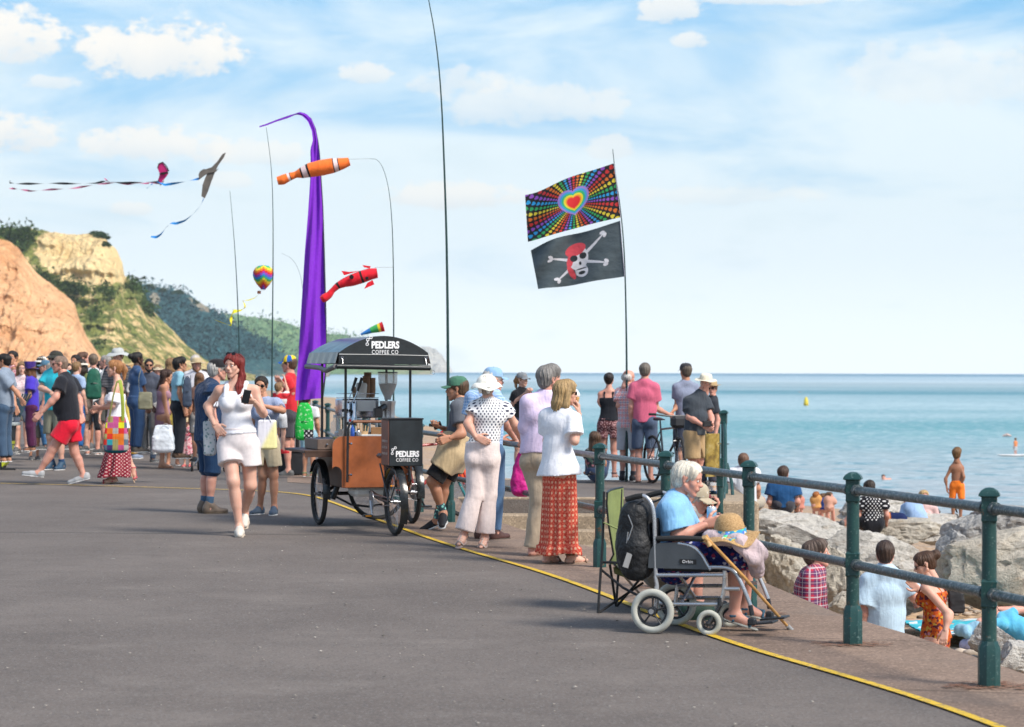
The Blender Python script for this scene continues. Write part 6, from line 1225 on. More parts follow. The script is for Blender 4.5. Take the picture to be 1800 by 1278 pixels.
def build_cart():
    A0 = math.radians(17); O = np.array((-1.52, 25.25, 0)); RX = Matrix.Rotation(PI/2, 4, 'X')
    t = thing('coffee_cart', 'wooden coffee tricycle with arched black canopy parked on the yellow line', 'coffee cart', O, A0)
    G = lambda x, y, z: O+rotz(A0) @ np.array((x, y, z))
    for x, y, st in ((-.50, 0, 0), (.50, 0, 0), (-.13, -1.75, .04)):
        w = wheel(t, (x, y, .325), .325, .026, st)
        mb = MB(); P = []
        for a in np.linspace(-.55 if y < -1 else -.1, 2.5, 22): P.append([(x+q, y-.365*math.cos(a), .325+.365*math.sin(a)-abs(q)*.25) for q in (-.038, -.02, 0, .02, .038)])
        mb.grid(np.array(P)); mb.grid(np.array(P)[::-1]*(1, 1, 1)+(0, 0, -.003)); mb.build('mudguard', VINYL, t)
    # box
    arc = lambda cx, cz, r, a0, a1, n=7: [(cx+r*math.cos(a), cz+r*math.sin(a)) for a in np.linspace(a0, a1, n)]
    poly = [(-.40, .415)]+[(.30, .415), (.33, .44), (.33, .86)]+arc(.26, .865, .07, 0, PI/2)+arc(-.40, .835, .10, PI/2, PI)+[(-.50, .64)]+arc(-.44, .60, .06, PI, PI*.9, 2)+arc(-.47, .56, .07, PI*.5, 0, 5)+[(-.40, .50)]
    mb = MB(); mb.prism(poly[::-1], .02, Matrix.Translation((0, -.61, 0))); mb.build('front_panel', WOOD, t, 20)
    mb = MB(); mb.box((-.035, -.02, .64), (.72, 1.15, .46), bev=.008); mb.build('box', DKWOOD, t)
    mb = MB(); mb.box((-.035, -.02, .885), (.76, 1.19, .025), bev=.006); mb.build('worktop', DKWOOD, t)
    mb = MB(); mb.box((.35, .0, .62), (.02, .9, .5), bev=.005); mb.build('side_panel', WOOD, t)
    sh = MB(); sh.box((-.58, .02, .775), (.36, 1.0, .028), bev=.005); sh.box((-.60, -.47, .745), (.30, .02, .05)); sh.build('shelf', DKWOOD, t)
    dr = MB(); dr.box((-.50, -.05, .845), (.20, .62, .105), bev=.004); d_ = dr.build('drawer', M((.17, .12, .095), .5, .2), t); kb = MB(); kb.ball((-.50, -.372, .845), .012, 8); kb.build('knob', STEEL, d_)
    for x, y in ((-.345, -.53), (.335, -.53), (-.37, .46), (.33, .46)): mb = MB(); mb.tube([(x, y, .88), (x, y, 1.70)], .0135, 10); mb.build('post', BLACKM, t)
    # canopy
    xs = np.linspace(-.47, .455, 19); zt = lambda x: 1.955-.17*((x+.005)/.465)**2
    P = np.array([[(x, y, zt(x)) for x in xs] for y in (-.76, -.3, .2, .62)]); mb = MB(); mb.grid(P); mb.grid(P[::-1]-(0, 0, .006)); cn = mb.build('canopy', VINYL, t)
    pl = [(x, zt(x)) for x in xs]+[(.455, 1.765), (.455, 1.70), (.46, 1.66), (-.475, 1.675), (-.47, 1.72)]
    for y in (-.765, .625): mb = MB(); mb.prism(pl, .006, Matrix.Translation((0, y, 0))); mb.build('valance', VINYL, cn, 20)
    mb = MB(); mb.tube([(-.472, -.774, 1.768), (0, -.775, 1.765), (.457, -.774, 1.757)], .003, 5); mb.build('piping', WPL, cn)
    for x, s in ((-.475, -1), (.458, 1)):
        P = np.array([[(x+s*(.0+.03*k+.004*math.sin(y*21)*k), y, 1.79-.115*k) for y in np.linspace(-.76, .62, 24)] for k in (0, .5, 1)]); mb = MB(); mb.grid(P); mb.grid(P[::-1]+(s*-.004, 0, 0)); mb.build('valance', VINYL, cn)
    bar = MB(); bar.tube([(-.50, -.80, 1.645), (.475, -.80, 1.63)], .026, 12); bar.build('rolled_blind', M((.02, .024, .027), .3, .1, 6, .3, 14), cn)
    bar = MB(); bar.tube([(-.505, -.78, 1.645), (-.53, -.45, 1.60), (-.52, -.1, 1.63), (-.51, .3, 1.64), (-.50, .64, 1.645)], .026, 10); bar.build('rolled_blind', M((.13, .12, .125), .5, .2, 9, .5, 22), cn)
    for x in (-.44, .43): mb = MB(); mb.torus((x, -.79, 1.735), .012, .0025, (0, 1, 0), 14, 5); mb.tube([(x, -.79, 1.725), (x, -.815, 1.67)], .002, 5); mb.build('tie_ring', CHROME, cn)
    mb = MB(); mb.torus((.50, -.80, 1.585), .022, .0025, (0, 1, 0), 16, 5); mb.tube([(.478, -.8, 1.63), (.50, -.80, 1.607)], .003, 5); mb.build('carabiner', CHROME, cn)
    logo(cn, .0, -.771, 1.835, .30, RX)
    # handle and lever bars
    hb = MB(); hb.tube([(-.355, -.66, .47), (-.352, -.665, 1.0), (-.335, -.67, 1.06), (-.30, -.675, 1.085)], .013, 10); hb.build('push_bar', BLACKM, t)
    hb = MB(); hb.tube([(.29, -.66, .47), (.29, -.665, 1.0), (.27, -.67, 1.06), (.24, -.675, 1.085)], .013, 10); hb.build('push_bar', BLACKM, t)
    hb = MB(); hb.tube([(-.30, -.675, 1.085), (.24, -.675, 1.085)], .014, 10); hb.build('handle', M((.22, .085, .04), .5, .2), t)
    for x, z in ((-.33, .86), (-.33, .545), (.27, .86), (.27, .545)): mb = MB(); mb.tube([(x, -.622, z), (x, -.655, z)], .008, 8); mb.ball((x+.016, -.655, z), .014, 8); mb.build('bolt', CHROME, t)
    # menu box over the rear wheel
    mbx = MB(); mbx.box((-.075, -1.80, .905), (.335, .30, .45), bev=.006); bx = mbx.build('menu_box', M((.014, .020, .024), .5, .25, 4, .2, 30), t)
    mbx = MB(); mbx.box((-.075, -1.80, 1.136), (.35, .315, .016), bev=.004); mbx.build('lid', BLACKM, bx)
    mbx = MB(); mbx.box((-.2455, -1.80, .905), (.006, .285, .43)); pn = mbx.build('price_board', M((.16, .055, .035), .5, .2), bx)
    RL = Matrix.Rotation(-PI/2, 4, 'Z') @ Matrix.Rotation(PI/2, 4, 'X')
    for z, s_ in ((.92, 'ESPRESSO 2.0'), (.86, 'LATTE 2.6'), (.80, 'MOCHA 2.8')): lettering(pn, s_, .2, .022, (-.2505, -1.80, z), RL, mat=M((.6, .5, .45), .8))
    logo(bx, -.07, -1.953, .775, .24, RX)
    # under-gear
    mb = MB(); mb.box((-.02, -.35, .36), (.44, .34, .10), bev=.03); mb.build('water_tank', WPL, t)
    fr = MB(); fr.tube([(-.47, 0, .325), (.47, 0, .325)], .02, 10); fr.tube([(-.05, 0, .40), (-.08, -.8, .33), (-.13, -1.32, .33)], .026, 10)
    for sx in (-1, 1): fr.tube([(-.13+sx*.06, -1.32, .33), (-.13+sx*.065, -1.75, .325)], .011, 8); fr.tube([(-.13+sx*.05, -1.33, .68), (-.13+sx*.065, -1.75, .325)], .009, 8)
    fr.tube([(-.13, -1.32, .30), (-.13, -1.40, .72)], .018, 8)
    for sx in (-1, 1): fr.tube([(-.13+sx*.09, -1.62, .69), (-.13+sx*.075, -2.02, .64), (-.13+sx*.07, -2.10, .56), (-.13+sx*.065, -1.80, .33)], .007, 6)
    fr.tube([(-.4, 0, .33), (-.22, -.25, .22), (-.05, -.3, .2), (.1, -.3, .22)], .012, 8); fr.tube([(-.33, -.1, .4), (-.38, -.1, .27)], .03, 8); fr.tube([(-.28, .1, .42), (-.45, 0, .33)], .02, 8); fr.build('frame', BLACKM, t)
    ck = MB(); ck.lathe([(.0, -.004), (.095, -.004), (.095, .004), (0, .004)], (-.19, -1.02, .30), (1, 0, 0), 24); ck.tube([(-.20, -1.02, .30), (-.20, -1.10, .16)], .011, 8); ck.tube([(-.02, -1.02, .30), (-.02, -.94, .44)], .011, 8); cr = ck.build('crank', STEEL, t)
    for x, y, z in ((-.25, -1.10, .155), (.03, -.94, .445)): mb = MB(); mb.box((x, y, z), (.09, .085, .024), bev=.004); p = mb.build('pedal', BLACKM, cr); mb = MB(); mb.box((x, y-.045, z), (.06, .005, .014)); mb.build('reflector', M((.75, .28, .02), .3), p)
    mb = MB(); mb.tube([(-.18, -.92, .36), (-.17, -1.70, .36)], .006, 6); mb.tube([(-.18, -.95, .24), (-.17, -1.70, .29)], .006, 6); mb.build('chain', STEEL, t)
    mb = MB(); mb.box((-.13, -1.40, .66), (.04, .1, .1), bev=.01); mb.box((-.13, -1.36, .76), (.15, .22, .05), bev=.022); mb.build('saddle', BLACKM, t)
    mb = MB(); mb.lathe([(.016, 0), (.018, .03), (.012, .05)], (.07, -.54, .325), (0, 0, -1), 8); mb.tube([(.07, -.54, .40), (.06, -.55, .30)], .006); mb.build('tap', M((.02, .3, .12), .4), t)
    # ---- things on the worktop ----
    z0 = .90
    def on(name, label, cat, x, y, z=z0): return thing(name, label, cat, G(x, y, z), A0)
    e = on('espresso_machine', 'chrome lever espresso machine on the coffee cart worktop', 'espresso machine', -.10, .02)
    mb = MB(); mb.box((.02, .05, .31), (.40, .34, .20), bev=.015); mb.build('body', CHROME, e)
    mb = MB(); mb.box((.02, .0, .035), (.42, .42, .06), bev=.01); mb.build('drip_tray', STEEL, e)
    for sx in (-.15, .19):
        for sy in (-.1, .2): mb = MB(); mb.tube([(sx, sy, .05), (sx, sy, .22)], .014); mb.build('leg', STEEL, e)
    mb = MB(); mb.box((.07, -.13, .335), (.20, .012, .11), bev=.004); mb.build('front_plate', WPL, e)
    for x in (-.13, -.07):
        mb = MB(); mb.lathe([(.034, 0), (.034, .07), (.028, .08), (.028, .20), (.018, .22)], (x, -.16, .16), n=14); g = mb.build('group_head', CHROME, e)
        mb = MB(); mb.tube([(x, -.16, .38), (x+.045, -.17, .50)], .006, 6); mb.build('lever', CHROME, g); mb = MB(); mb.tube([(x+.04, -.17, .49), (x+.085, -.18, .63)], [.013, .017], 8); mb.build('lever_grip', BLACKM, g)
        mb = MB(); mb.tube([(x, -.19, .155), (x, -.32, .14)], .012, 8); mb.lathe([(.03, 0), (.032, .03)], (x, -.17, .14), n=12); mb.build('portafilter', BLACKM, g)
    for x in (-.17, -.13, -.09): mb = MB(); mb.ball((x-.02, -.20, .29), .018, 8); mb.build('knob', BLACKM, e)
    mb = MB(); mb.tube([(-.16, -.2, .26), (-.15, -.22, .02)], .005, 6); mb.build('steam_wand', CHROME, e)
    mb = MB(); [mb.tube([(-.17, -.12+i*.0, .42+i*.03), (.21, -.12, .42+i*.03), (.21, .2, .42+i*.03), (-.17, .2, .42+i*.03), (-.17, -.12, .42+i*.03)], .003, 5) for i in (0, 1.4)]; mb.build('cup_rail', CHROME, e)
    gr = on('coffee_grinder', 'silver coffee grinder with clear bean hopper beside the espresso machine', 'coffee grinder', .16, -.28)
    mb = MB(); mb.lathe([(.085, 0), (.085, .05), (.07, .08), (.075, .34), (.082, .37), (.082, .39)], n=24); mb.build('body', STEEL, gr)
    mb = MB(); mb.tube([(-.05, -.06, .33), (-.12, -.13, .30)], .035, 8); mb.box((-.14, -.15, .27), (.09, .07, .10), bev=.01); mb.build('doser', BLACKM, gr)
    mb = MB(); mb.lathe([(.035, .40), (.04, .43), (.075, .50), (.098, .57), (.102, .68)], n=24, cap=False); mb.lathe([(.032, .40), (.037, .43), (.072, .50), (.095, .57), (.099, .68)][::-1], n=24, cap=False)
    glass, nt, b = newmat('clear_plastic'); b.inputs['Base Color'].default_value = (.85, .87, .86, 1); b.inputs['Alpha'].default_value = .28; b.inputs['Roughness'].default_value = .08; nt.put(b, 'Roughness', nt.math('MULTIPLY', nt.noise(None, 20), .2))
    hp = mb.build('hopper', glass, gr); mb = MB(); mb.lathe([(.031, .402), (.036, .432), (.070, .50), (.092, .565), (.05, .57), (0, .575)], n=24); mb.build('coffee_beans', M((.05, .028, .022), .7, .5, 90, .8, 90, dist=.01), hp)
    mb = MB(); mb.lathe([(.104, .68), (.104, .69), (0, .692)], n=24); mb.build('hopper_lid', BLACKM, hp)
    for i, (x, y, zb, n) in enumerate(((.0, .0, 1.315, 9), (.065, .03, 1.315, 8), (.035, .09, 1.315, 11), (-.10, .05, 1.315, 3))):
        mb = MB()
        for k in range(n): mb.lathe([(.030, k*.019), (.040, k*.019+.075), (.042, k*.019+.078), (.038, k*.019+.08)], n=16)
        solo(mb, 'paper_cups', KRAFT, ['front stack of brown paper cups on the espresso machine', 'right stack of brown paper cups against the grinder hopper', 'tallest stack of brown paper cups at the back', 'short stack of brown paper cups at the left'][i], 'paper cups', 'stacks of paper cups on the espresso machine').location = G(x, y, zb)
    mb = MB(); mb.lathe([(.045, 0), (.052, .03), (.06, .14), (.05, .16), (0, .165)], n=18); solo(mb, 'milk_jug', WPL, 'white plastic jug on top of the espresso machine left of the cups', 'jug').location = G(-.06, -.03, 1.315)
    def bottle(x, y, h, r, mat, cap, lb, cat='bottle', z=z0):
        b_ = on('bottle', lb, cat, x, y, z); mb = MB(); mb.lathe([(r*.95, 0), (r, .01), (r, h*.62), (r*.4, h*.8), (r*.35, h*.88)], n=14); mb.build('body', mat, b_); mb = MB(); mb.lathe([(r*.42, h*.88), (r*.42, h), (0, h)], n=10); mb.build('cap', cap, b_)
    bottle(-.27, -.52, .17, .022, M((.03, .10, .45), .3), BLACKM, 'small blue bottle at the front left of the cart worktop'); bottle(.19, -.50, .18, .034, M((.6, .6, .6), .3, metal=.6), WPL, 'silver spray can on the cart worktop beside the menu box', 'spray can')
    bottle(.26, -.50, .16, .020, M((.5, .02, .03), .3), WPL, 'red bottle at the right end of the cart worktop'); bottle(.10, -.56, .15, .02, M((.55, .12, .02), .4), WPL, 'orange squeezy bottle behind the white tray'); bottle(.24, -.42, .20, .022, M((.1, .55, .05), .4), M((.1, .6, .05), .4), 'bottle with lime green top beside the grinder')
    bottle(.05, -.57, .13, .018, M((.5, .33, .1), .4), BLACKM, 'amber syrup bottle at the front of the cart worktop'); bottle(-.20, -.50, .11, .028, M((.6, .6, .62), .25, metal=.7), BLACKM, 'small steel shaker at the front of the cart worktop', 'shaker'); bottle(-.24, -.28, .20, .03, WPL, M((.55, .03, .03), .4), 'white bottle with red top left of the espresso machine')
    mb = MB(); mb.box((0, 0, .06), (.15, .10, .12), bev=.006); solo(mb, 'napkin_box', M((.30, .16, .07), .6), 'brown wooden napkin box on the cart worktop', 'box').location = G(.03, -.40, z0)
    bottle(-.31, .1, .24, .05, glass, WPL, 'clear plastic bottle left of the espresso machine')
    mb = MB(); mb.box((0, 0, .025), (.24, .12, .05), bev=.01); solo(mb, 'tray', WPL, 'low white plastic tray at the front of the cart worktop', 'tray').location = G(-.05, -.50, z0)
    mb = MB()
    for i in range(5): mb.tube([(.02*i-.04, 0, .0), (.03*i-.06, .01, .17-.01*i)], .007, 6)
    mb.lathe([(.05, 0), (.055, .08)], n=14); solo(mb, 'spoon_pot', M((.48, .32, .17), .6), 'pot of wooden stirrers on the cart worktop', 'pot').location = G(-.14, -.42, z0)
    mb = MB(); mb.lathe([(.055, 0), (.06, .10), (.057, .10), (.05, .006), (0, .006)], n=18); solo(mb, 'steel_jug', CHROME, 'steel milk jug at the left end of the cart', 'jug').location = G(-.32, -.36, z0)
    mb = MB(); mb.lathe([(.09, 0), (.1, .015), (.06, .02), (0, .02)], n=20); solo(mb, 'saucer', M((.65, .55, .15), .4), 'yellow plate beside the steel milk jug', 'plate').location = G(-.30, -.18, z0)
build_cart()
# ---------------- bicycles ----------------
def bicycle(label, loc, rz, col, basket=False, bag=False, steer=0.0):
    t = thing('bicycle', label, 'bicycle', loc, rz); fm = M(col, .3, .05, coat=.3); mb = MB(); T = mb.tube
    wheel(t, (-.52, 0, .345), .345, .02, PI/2); fw = wheel(t, (.55, 0, .345), .345, .02, PI/2+steer)
    bb = (-.08, 0, .29); st = (-.20, 0, .78); ht = (.38, 0, .82); hb = (.42, 0, .68)
    T([bb, st], .016); T([st, ht], .015); T([bb, hb], .018); T([ht, hb], .02)
    for s in (-.055, .055): T([(-.10, s*.4, .29), (-.52, s, .345)], .009); T([(-.2, s*.3, .74), (-.52, s, .345)], .008); T([(.43, s, .62), (.55, s, .345)], .011)
    T([(.42, -.055, .63), (.42, .055, .63)], .014); mb.build('frame', fm, t)
    h = MB(); h.tube([(.38, 0, .82), (.365, 0, .96)], .014); h.tube([(.33, -.30, 1.0), (.37, -.12, .98), (.37, .12, .98), (.33, .30, 1.0)], .012); hbm = h.build('handlebar', BLACKM, t)
    for s in (-1, 1): g = MB(); g.tube([(.335, s*.28, 1.0), (.28, s*.37, 1.005)], .018); g.build('grip', RUB, hbm)
    g = MB(); g.tube([st, (-.225, 0, .90)], .013); g.tube([(-.36, 0, .925), (-.24, 0, .925), (-.08, 0, .92)], [.06, .05, .018], 10, sy=.45, up=(0, 1, 0)); g.build('saddle', BLACKM, t)
    g = MB(); g.lathe([(0, -.004), (.09, -.004), (.09, .004), (0, .004)], (-.08, -.06, .29), (0, 1, 0), 20); g.tube([(-.08, -.08, .29), (-.0, -.09, .14)], .01); g.tube([(-.08, .08, .29), (-.16, .09, .44)], .01); g.box((0, -.13, .14), (.09, .09, .022)); g.box((-.16, .13, .44), (.09, .09, .022)); g.build('crank', BLACKM, t)
    g = MB(); g.tube([(-.08, -.06, .38), (-.52, -.05, .385)], .005); g.tube([(-.08, -.06, .2), (-.52, -.05, .30)], .005); g.build('chain', STEEL, t)
    if basket:
        g = MB(); 
        for k, z in enumerate((.86, .92, .98, 1.04)): w = .13+.012*k; g.tube([(.44, -w, z), (.44, w, z), (.66+.01*k, w, z), (.66+.01*k, -w, z), (.44, -w, z)], .003, 5)
        for q in np.linspace(-.12, .12, 7): g.tube([(.44, q, .86), (.44, q*1.3, 1.04)], .0025, 5); g.tube([(.66, q, .86), (.69, q*1.3, 1.04)], .0025, 5); g.tube([(.44, q, .86), (.66, q, .86)], .0025, 5)
        for q in np.linspace(.46, .66, 5):
            for s in (-1, 1): g.tube([(q, s*.12, .86), (q+.01, s*.168, 1.04)], .0025, 5)
        g.build('basket', CHROME, t)
    if bag: g = MB(); g.box((.50, 0, .90), (.16, .24, .17), bev=.04); g.build('handlebar_bag', M((.02, .022, .026), .6), t)
    return t
bicycle('dark bicycle with silver wire basket leaning on the railing behind the coffee cart', (-.98, 26.2, 0), math.radians(28), (.35, .02, .02), basket=True)
bicycle('black bicycle with handlebar bag held by the man in the pink t-shirt', (2.18, 34.2, 0), math.radians(-72), (.03, .03, .035), bag=True, steer=-.2)
# ---------------- wheelchair group ----------------
def local_frame(base, rz):
    R = rotz(rz); base = np.array(base, float); return lambda v: base+R @ np.array(v, float)
WC = np.array((.872, 14.8, 0)); WRZ = math.radians(-20)
def wl(x, y, ly=0.0):
    "photo pixel -> wheelchair-local coordinates on the plane ly"
    r = CR @ Vector(((x-900)/FPX, -(y-639)/FPX, -1)); R = rotz(WRZ); n = R @ np.array((0, 1.0, 0)); r = np.array(r); c = np.array(CAM)
    t = ((WC+n*ly-c) @ n)/(r @ n); p = c+r*t-WC; return R.T @ p
def build_wheelchair():
    t = thing('wheelchair', 'silver framed transit wheelchair with grey side panel beside the railing', 'wheelchair', WC, WRZ); W_ = .44
    TY = M((.50, .50, .44), .7, .1); PL = M((.03, .033, .038), .5, .1); SIL = M((.52, .53, .55), .28, .05, metal=.75); SEAT = M((.02, .02, .024), .8)
    Y = lambda p, y: np.array((p[0], y, p[2]))
    for yy, nm in ((0, 'near'), (W_, 'far')):
        sg = -1 if yy == 0 else 1
        for (cx, cy), R, tw in (((1149.6, 1074), .137, .022), ((1248.7, 1096.5), .079, .017)):
            c = Y(wl(cx, cy), yy+sg*.03); c[2] = R; mb = MB(); mb.torus(c, R-tw, tw, (0, 1, 0), 48, 12); ty = mb.build('wheel', TY, t)
            mb = MB(); mb.torus(c, R-tw*2.15, .010, (0, 1, 0), 36, 8); mb.lathe([(.0, -.028), (R*.19, -.026), (R*.19, .026), (0, .028)], c, (0, 1, 0), 18)
            for k in range(5 if R > .1 else 8):
                a = k*2*PI/(5 if R > .1 else 8)+.3; q = c+(R-tw*2)*np.array((math.cos(a), 0, math.sin(a))); mb.tube([c, (c+q)/2, q], [R*.10, R*.07, R*.11] if R > .1 else [.008, .006, .009], 8, sy=.5)
            mb.build('rim', PL, ty)
            if R > .1: mb = MB(); mb.lathe([(.016, -.034*1), (.016, .034)], c, (0, 1, 0), 12); mb.build('hub', SIL, ty)
        # frame tubes
        T = [[(1153, 1012), (1151, 940), (1150, 905), (1146, 886), (1136, 873), (1126, 871)], [(1155, 1011), (1272, 1011)], [(1160, 1060), (1186, 1062), (1262, 1062)], [(1192, 955), (1215, 959), (1232, 972), (1246, 998), (1250, 1001)],
             [(1246, 997), (1276, 997), (1290, 1003), (1299, 1016), (1312, 1045), (1319, 1064)], [(1274, 1003), (1273, 1040), (1266, 1062)], [(1274, 1035), (1300, 1035)], [(1152, 1012), (1156, 1035), (1152, 1072)], [(1153, 1040), (1240, 1040)] if yy else [(1153, 1030), (1160, 1060)]]
        mb = MB()
        for q in T:
            P = [Y(wl(*p), yy) for p in q]; P = [np.array(v) for v in chaikin([Vector(p) for p in P], 2)] if len(P) > 2 else P
            mb.tube(P, .0125, 10)
        mb.build('frame', SIL, t)
        mb = MB(); mb.tube([Y(wl(1130, 871), yy), Y(wl(1118, 873), yy), Y(wl(1100, 878), yy)], [.016, .018, .017], 10); hg = mb.build('push_grip', RUB, t)
        mb = MB(); mb.tube([Y(wl(1132, 880), yy-.01), Y(wl(1116, 888), yy-.01), Y(wl(1104, 890), yy-.01)], .006, 8); mb.build('brake_lever', PL, hg)
        pan = [(1140, 998), (1141, 980), (1144, 967), (1150, 957), (1160, 954), (1190, 953), (1212, 958), (1229, 970), (1240, 988), (1247, 1001)]
        pl = [(wl(*p)[0], wl(*p)[2]) for p in pan]; mb = MB(); mb.prism(pl, .006, Matrix.Translation((0, yy+sg*.008, 0))); pnl = mb.build('side_panel', M((.075, .085, .095), .45, .08), t)
        if yy == 0:
            c = wl(1210, 987); mb = MB(); mb.box((c[0], -.0135, c[2]), (.105, .004, .030), bev=.002); bd = mb.build('badge', BLACKM, pnl); lettering(bd, 'Orbit', .068, .018, (c[0], -.0165, c[2]), Matrix.Rotation(PI/2, 4, 'X'), bold=.008)
        mb = MB(); a, b = wl(1154, 947), wl(1243, 948); mb.tube([Y(a, yy), Y((a+b)/2+(0, 0, .004), yy), Y(b, yy)], [.021, .024, .020], 10, sy=.8, up=(0, 1, 0)); mb.build('armrest', RUB, t)
        mb = MB(); c = Y(wl(1266, 1062), yy); cc = Y(wl(1249, 1096), yy); mb.tube([c+(0, 0, .04), c-(0, 0, .01)], .017, 10)
        for q in (-1, 1): mb.tube([c+(0, q*.02, -.01), (c+cc)/2+(.0, q*.027, .0), cc+(0, q*.03+sg*.03, 0)], .009, 8)
        mb.build('caster_fork', PL, t)
        mb = MB(); a = Y(wl(1319, 1064), yy+.0); mb.tube([a, Y(wl(1322, 1082), yy)], .015, 8); f0 = wl(1322, 1090); mb.box((f0[0]+.05, yy+(.07 if yy == 0 else -.07), f0[2]-.02), (.16, .14, .012), rot=Matrix.Rotation(-.12, 3, 'Y'), bev=.004); mb.box((f0[0]+.0, yy, f0[2]-.01), (.05, .05, .045), bev=.01); mb.build('footrest', PL, t)
    s0 = wl(1165, 1004); s1 = wl(1262, 1004); mb = MB(); mb.box(((s0[0]+s1[0])/2, W_/2, s0[2]+.015), (s1[0]-s0[0], W_-.03, .03), bev=.01); mb.build('seat', SEAT, t)
    b0 = wl(1151, 1000); b1 = wl(1150, 912); mb = MB(); mb.box(((b0[0]+b1[0])/2-.01, W_/2, (b0[2]+b1[2])/2), (.02, W_-.03, b1[2]-b0[2]), bev=.008); mb.build('backrest', SEAT, t)
    mb = MB(); a, b = wl(1190, 1008), wl(1190, 1062); mb.tube([(a[0], .02, a[2]), (b[0], W_-.02, b[2])], .01, 8); mb.tube([(a[0]+.02, W_-.02, a[2]), (b[0]+.02, .02, b[2])], .01, 8); mb.tube([(wl(1152, 1072)[0], -.01, .137), (wl(1152, 1072)[0], W_+.01, .137)], .008, 8); mb.build('cross_brace', SIL, t)
build_wheelchair()
LF = np.array((.94, -.342, 0)); LR = np.array((-.342, -.94, 0))
person('wheelchair_lady', 'white haired elderly woman in pale blue shirt seated in the wheelchair holding a can', 1180, 1000, None, D=15.02, z=0.02, H=1.58, yaw=110, sex='f', skin='pink', w=1.18, hair=('short', (.68, .63, .53)), head=(104, 14, 0), face=True, bust=.9,
    J=dict(hd=(1209, 842, 0), nk=(1189, 880, .02), ch=(1185, 912, .02), wa=(1184, 945, .02), pe=(1186, 972, .02), ls=(1196, 893, .22), rs=(1180, 897, -.13), le=(1212, 938, .2), re=(1191, 944, -.15), lw=(1246, 922, .08), rw=(1240, 922, -.12),
           lh=(1192, 976, .12), rh=(1190, 976, -.07), lk=(1310, 978, .10), rk=(1300, 978, -.12), la=(1310, 1070, .12), ra=(1290, 1082, -.10), lt=(1345, 1082, .12), rt=(1324, 1098, -.12)),
    hands=dict(r=dict(d=(.9, -.1, .25), n=(.1, .9, .1), curl=55, t=(0, 0, 1)), l=dict(d=(.9, -.3, .1), n=(-.1, -.9, .1), curl=55, t=(0, 0, 1))),
    top=('shirt', cloth((.22, .46, .72), .6, 16), {'hem': .0, 'loose': .018, 'sl': .72}), bottom=('shorts', pcloth(floral([(0, (.012, .018, .11)), (.45, (.03, .05, .25)), (.62, (.5, .5, .6)), (.72, (.35, .04, .09)), (.8, (.02, .03, .15))], 60)), {'len': 1.12, 'hem': .088, 'skirt': 1, 'name': 'skirt', 'loose': .012}), shoes=('sandal', (.03, .10, .16), (.35, .36, .33)))
# camp chair and the man sitting in it
def build_camp_chair():
    D = 16.2; b = np.array(px(1090, 1070, D)); b[2] = 0; t = thing('camping_chair', 'green folding camping chair with black frame behind the wheelchair', 'chair', b)
    P = lambda x, y, d=0: np.array(px(x, y, D+d))-b; K = M((.012, .012, .013), .4)
    g = lambda x, y: np.array(gp(x, y))-b
    legs = [[P(1062, 864, -.1), P(1059, 960, -.12), g(1051, 1078)], [P(1080, 992, -.2), g(1126, 1046)+(0, .1, 0)], [P(1055, 1000, -.12), P(1095, 1033, -.2), P(1122, 1047, -.3)], [P(1072, 992, .2), g(1083, 1066)], [P(1092, 860, .35), P(1088, 990, .3), g(1083, 1066)], [g(1051, 1078), P(1130, 1025, .1)], [P(1056, 988, -.12), P(1105, 990, -.15), P(1150, 992, -.2)], [g(1084, 1066), P(1140, 1000, -.3)], [P(1150, 992, -.2), g(1165, 1075)]]
    for q in legs: mb = MB(); mb.tube(q, .009, 8); mb.build('leg', K, t)
    FAB = M((.20, .245, .085), .8, .15, 5, .5, 60)
    L = [(1067, 868), (1066, 885), (1069, 920), (1074, 950), (1078, 975), (1070, 990)]; R_ = [(1094, 858), (1094, 880), (1093, 920), (1092, 950), (1094, 975), (1098, 995)]
    G_ = [[P(*l, -.1)*(1-u)+P(*r, .38)*u+np.array((-.03, 0, 0))*math.sin(u*PI) for u in np.linspace(0, 1, 9)] for l, r in zip(L, R_)]
    mb = MB(); G_ = np.array(G_); mb.grid(G_); mb.grid(G_[::-1]+(.008, 0, 0)); bk = mb.build('backrest', FAB, t)
    mb = MB(); mb.tube([G_[0][i]+(0, 0, .004) for i in range(9)], .008, 6); mb.tube([G_[i][0] for i in range(6)], .006, 6); mb.build('edging', K, bk)
    mb = MB(); S0, S1 = P(1078, 996, -.1), P(1082, 996, .38); G2 = np.array([[(S0*(1-u)+S1*u)+np.array((.42*v, 0, -.05*math.sin(PI*v)-.04*math.sin(PI*u))) for u in np.linspace(0, 1, 7)] for v in np.linspace(0, 1, 7)]); mb.grid(G2); mb.grid(G2[::-1]-(0, 0, .008)); mb.build('seat', FAB, t)
    mb = MB(); mb.tube([P(1062, 919, -.12), P(1078, 926, -.15), P(1098, 935, -.16)], [.014, .018, .014], 8, sy=.35, up=(0, 1, 0)); mb.build('armrest', FAB, t)
build_camp_chair()
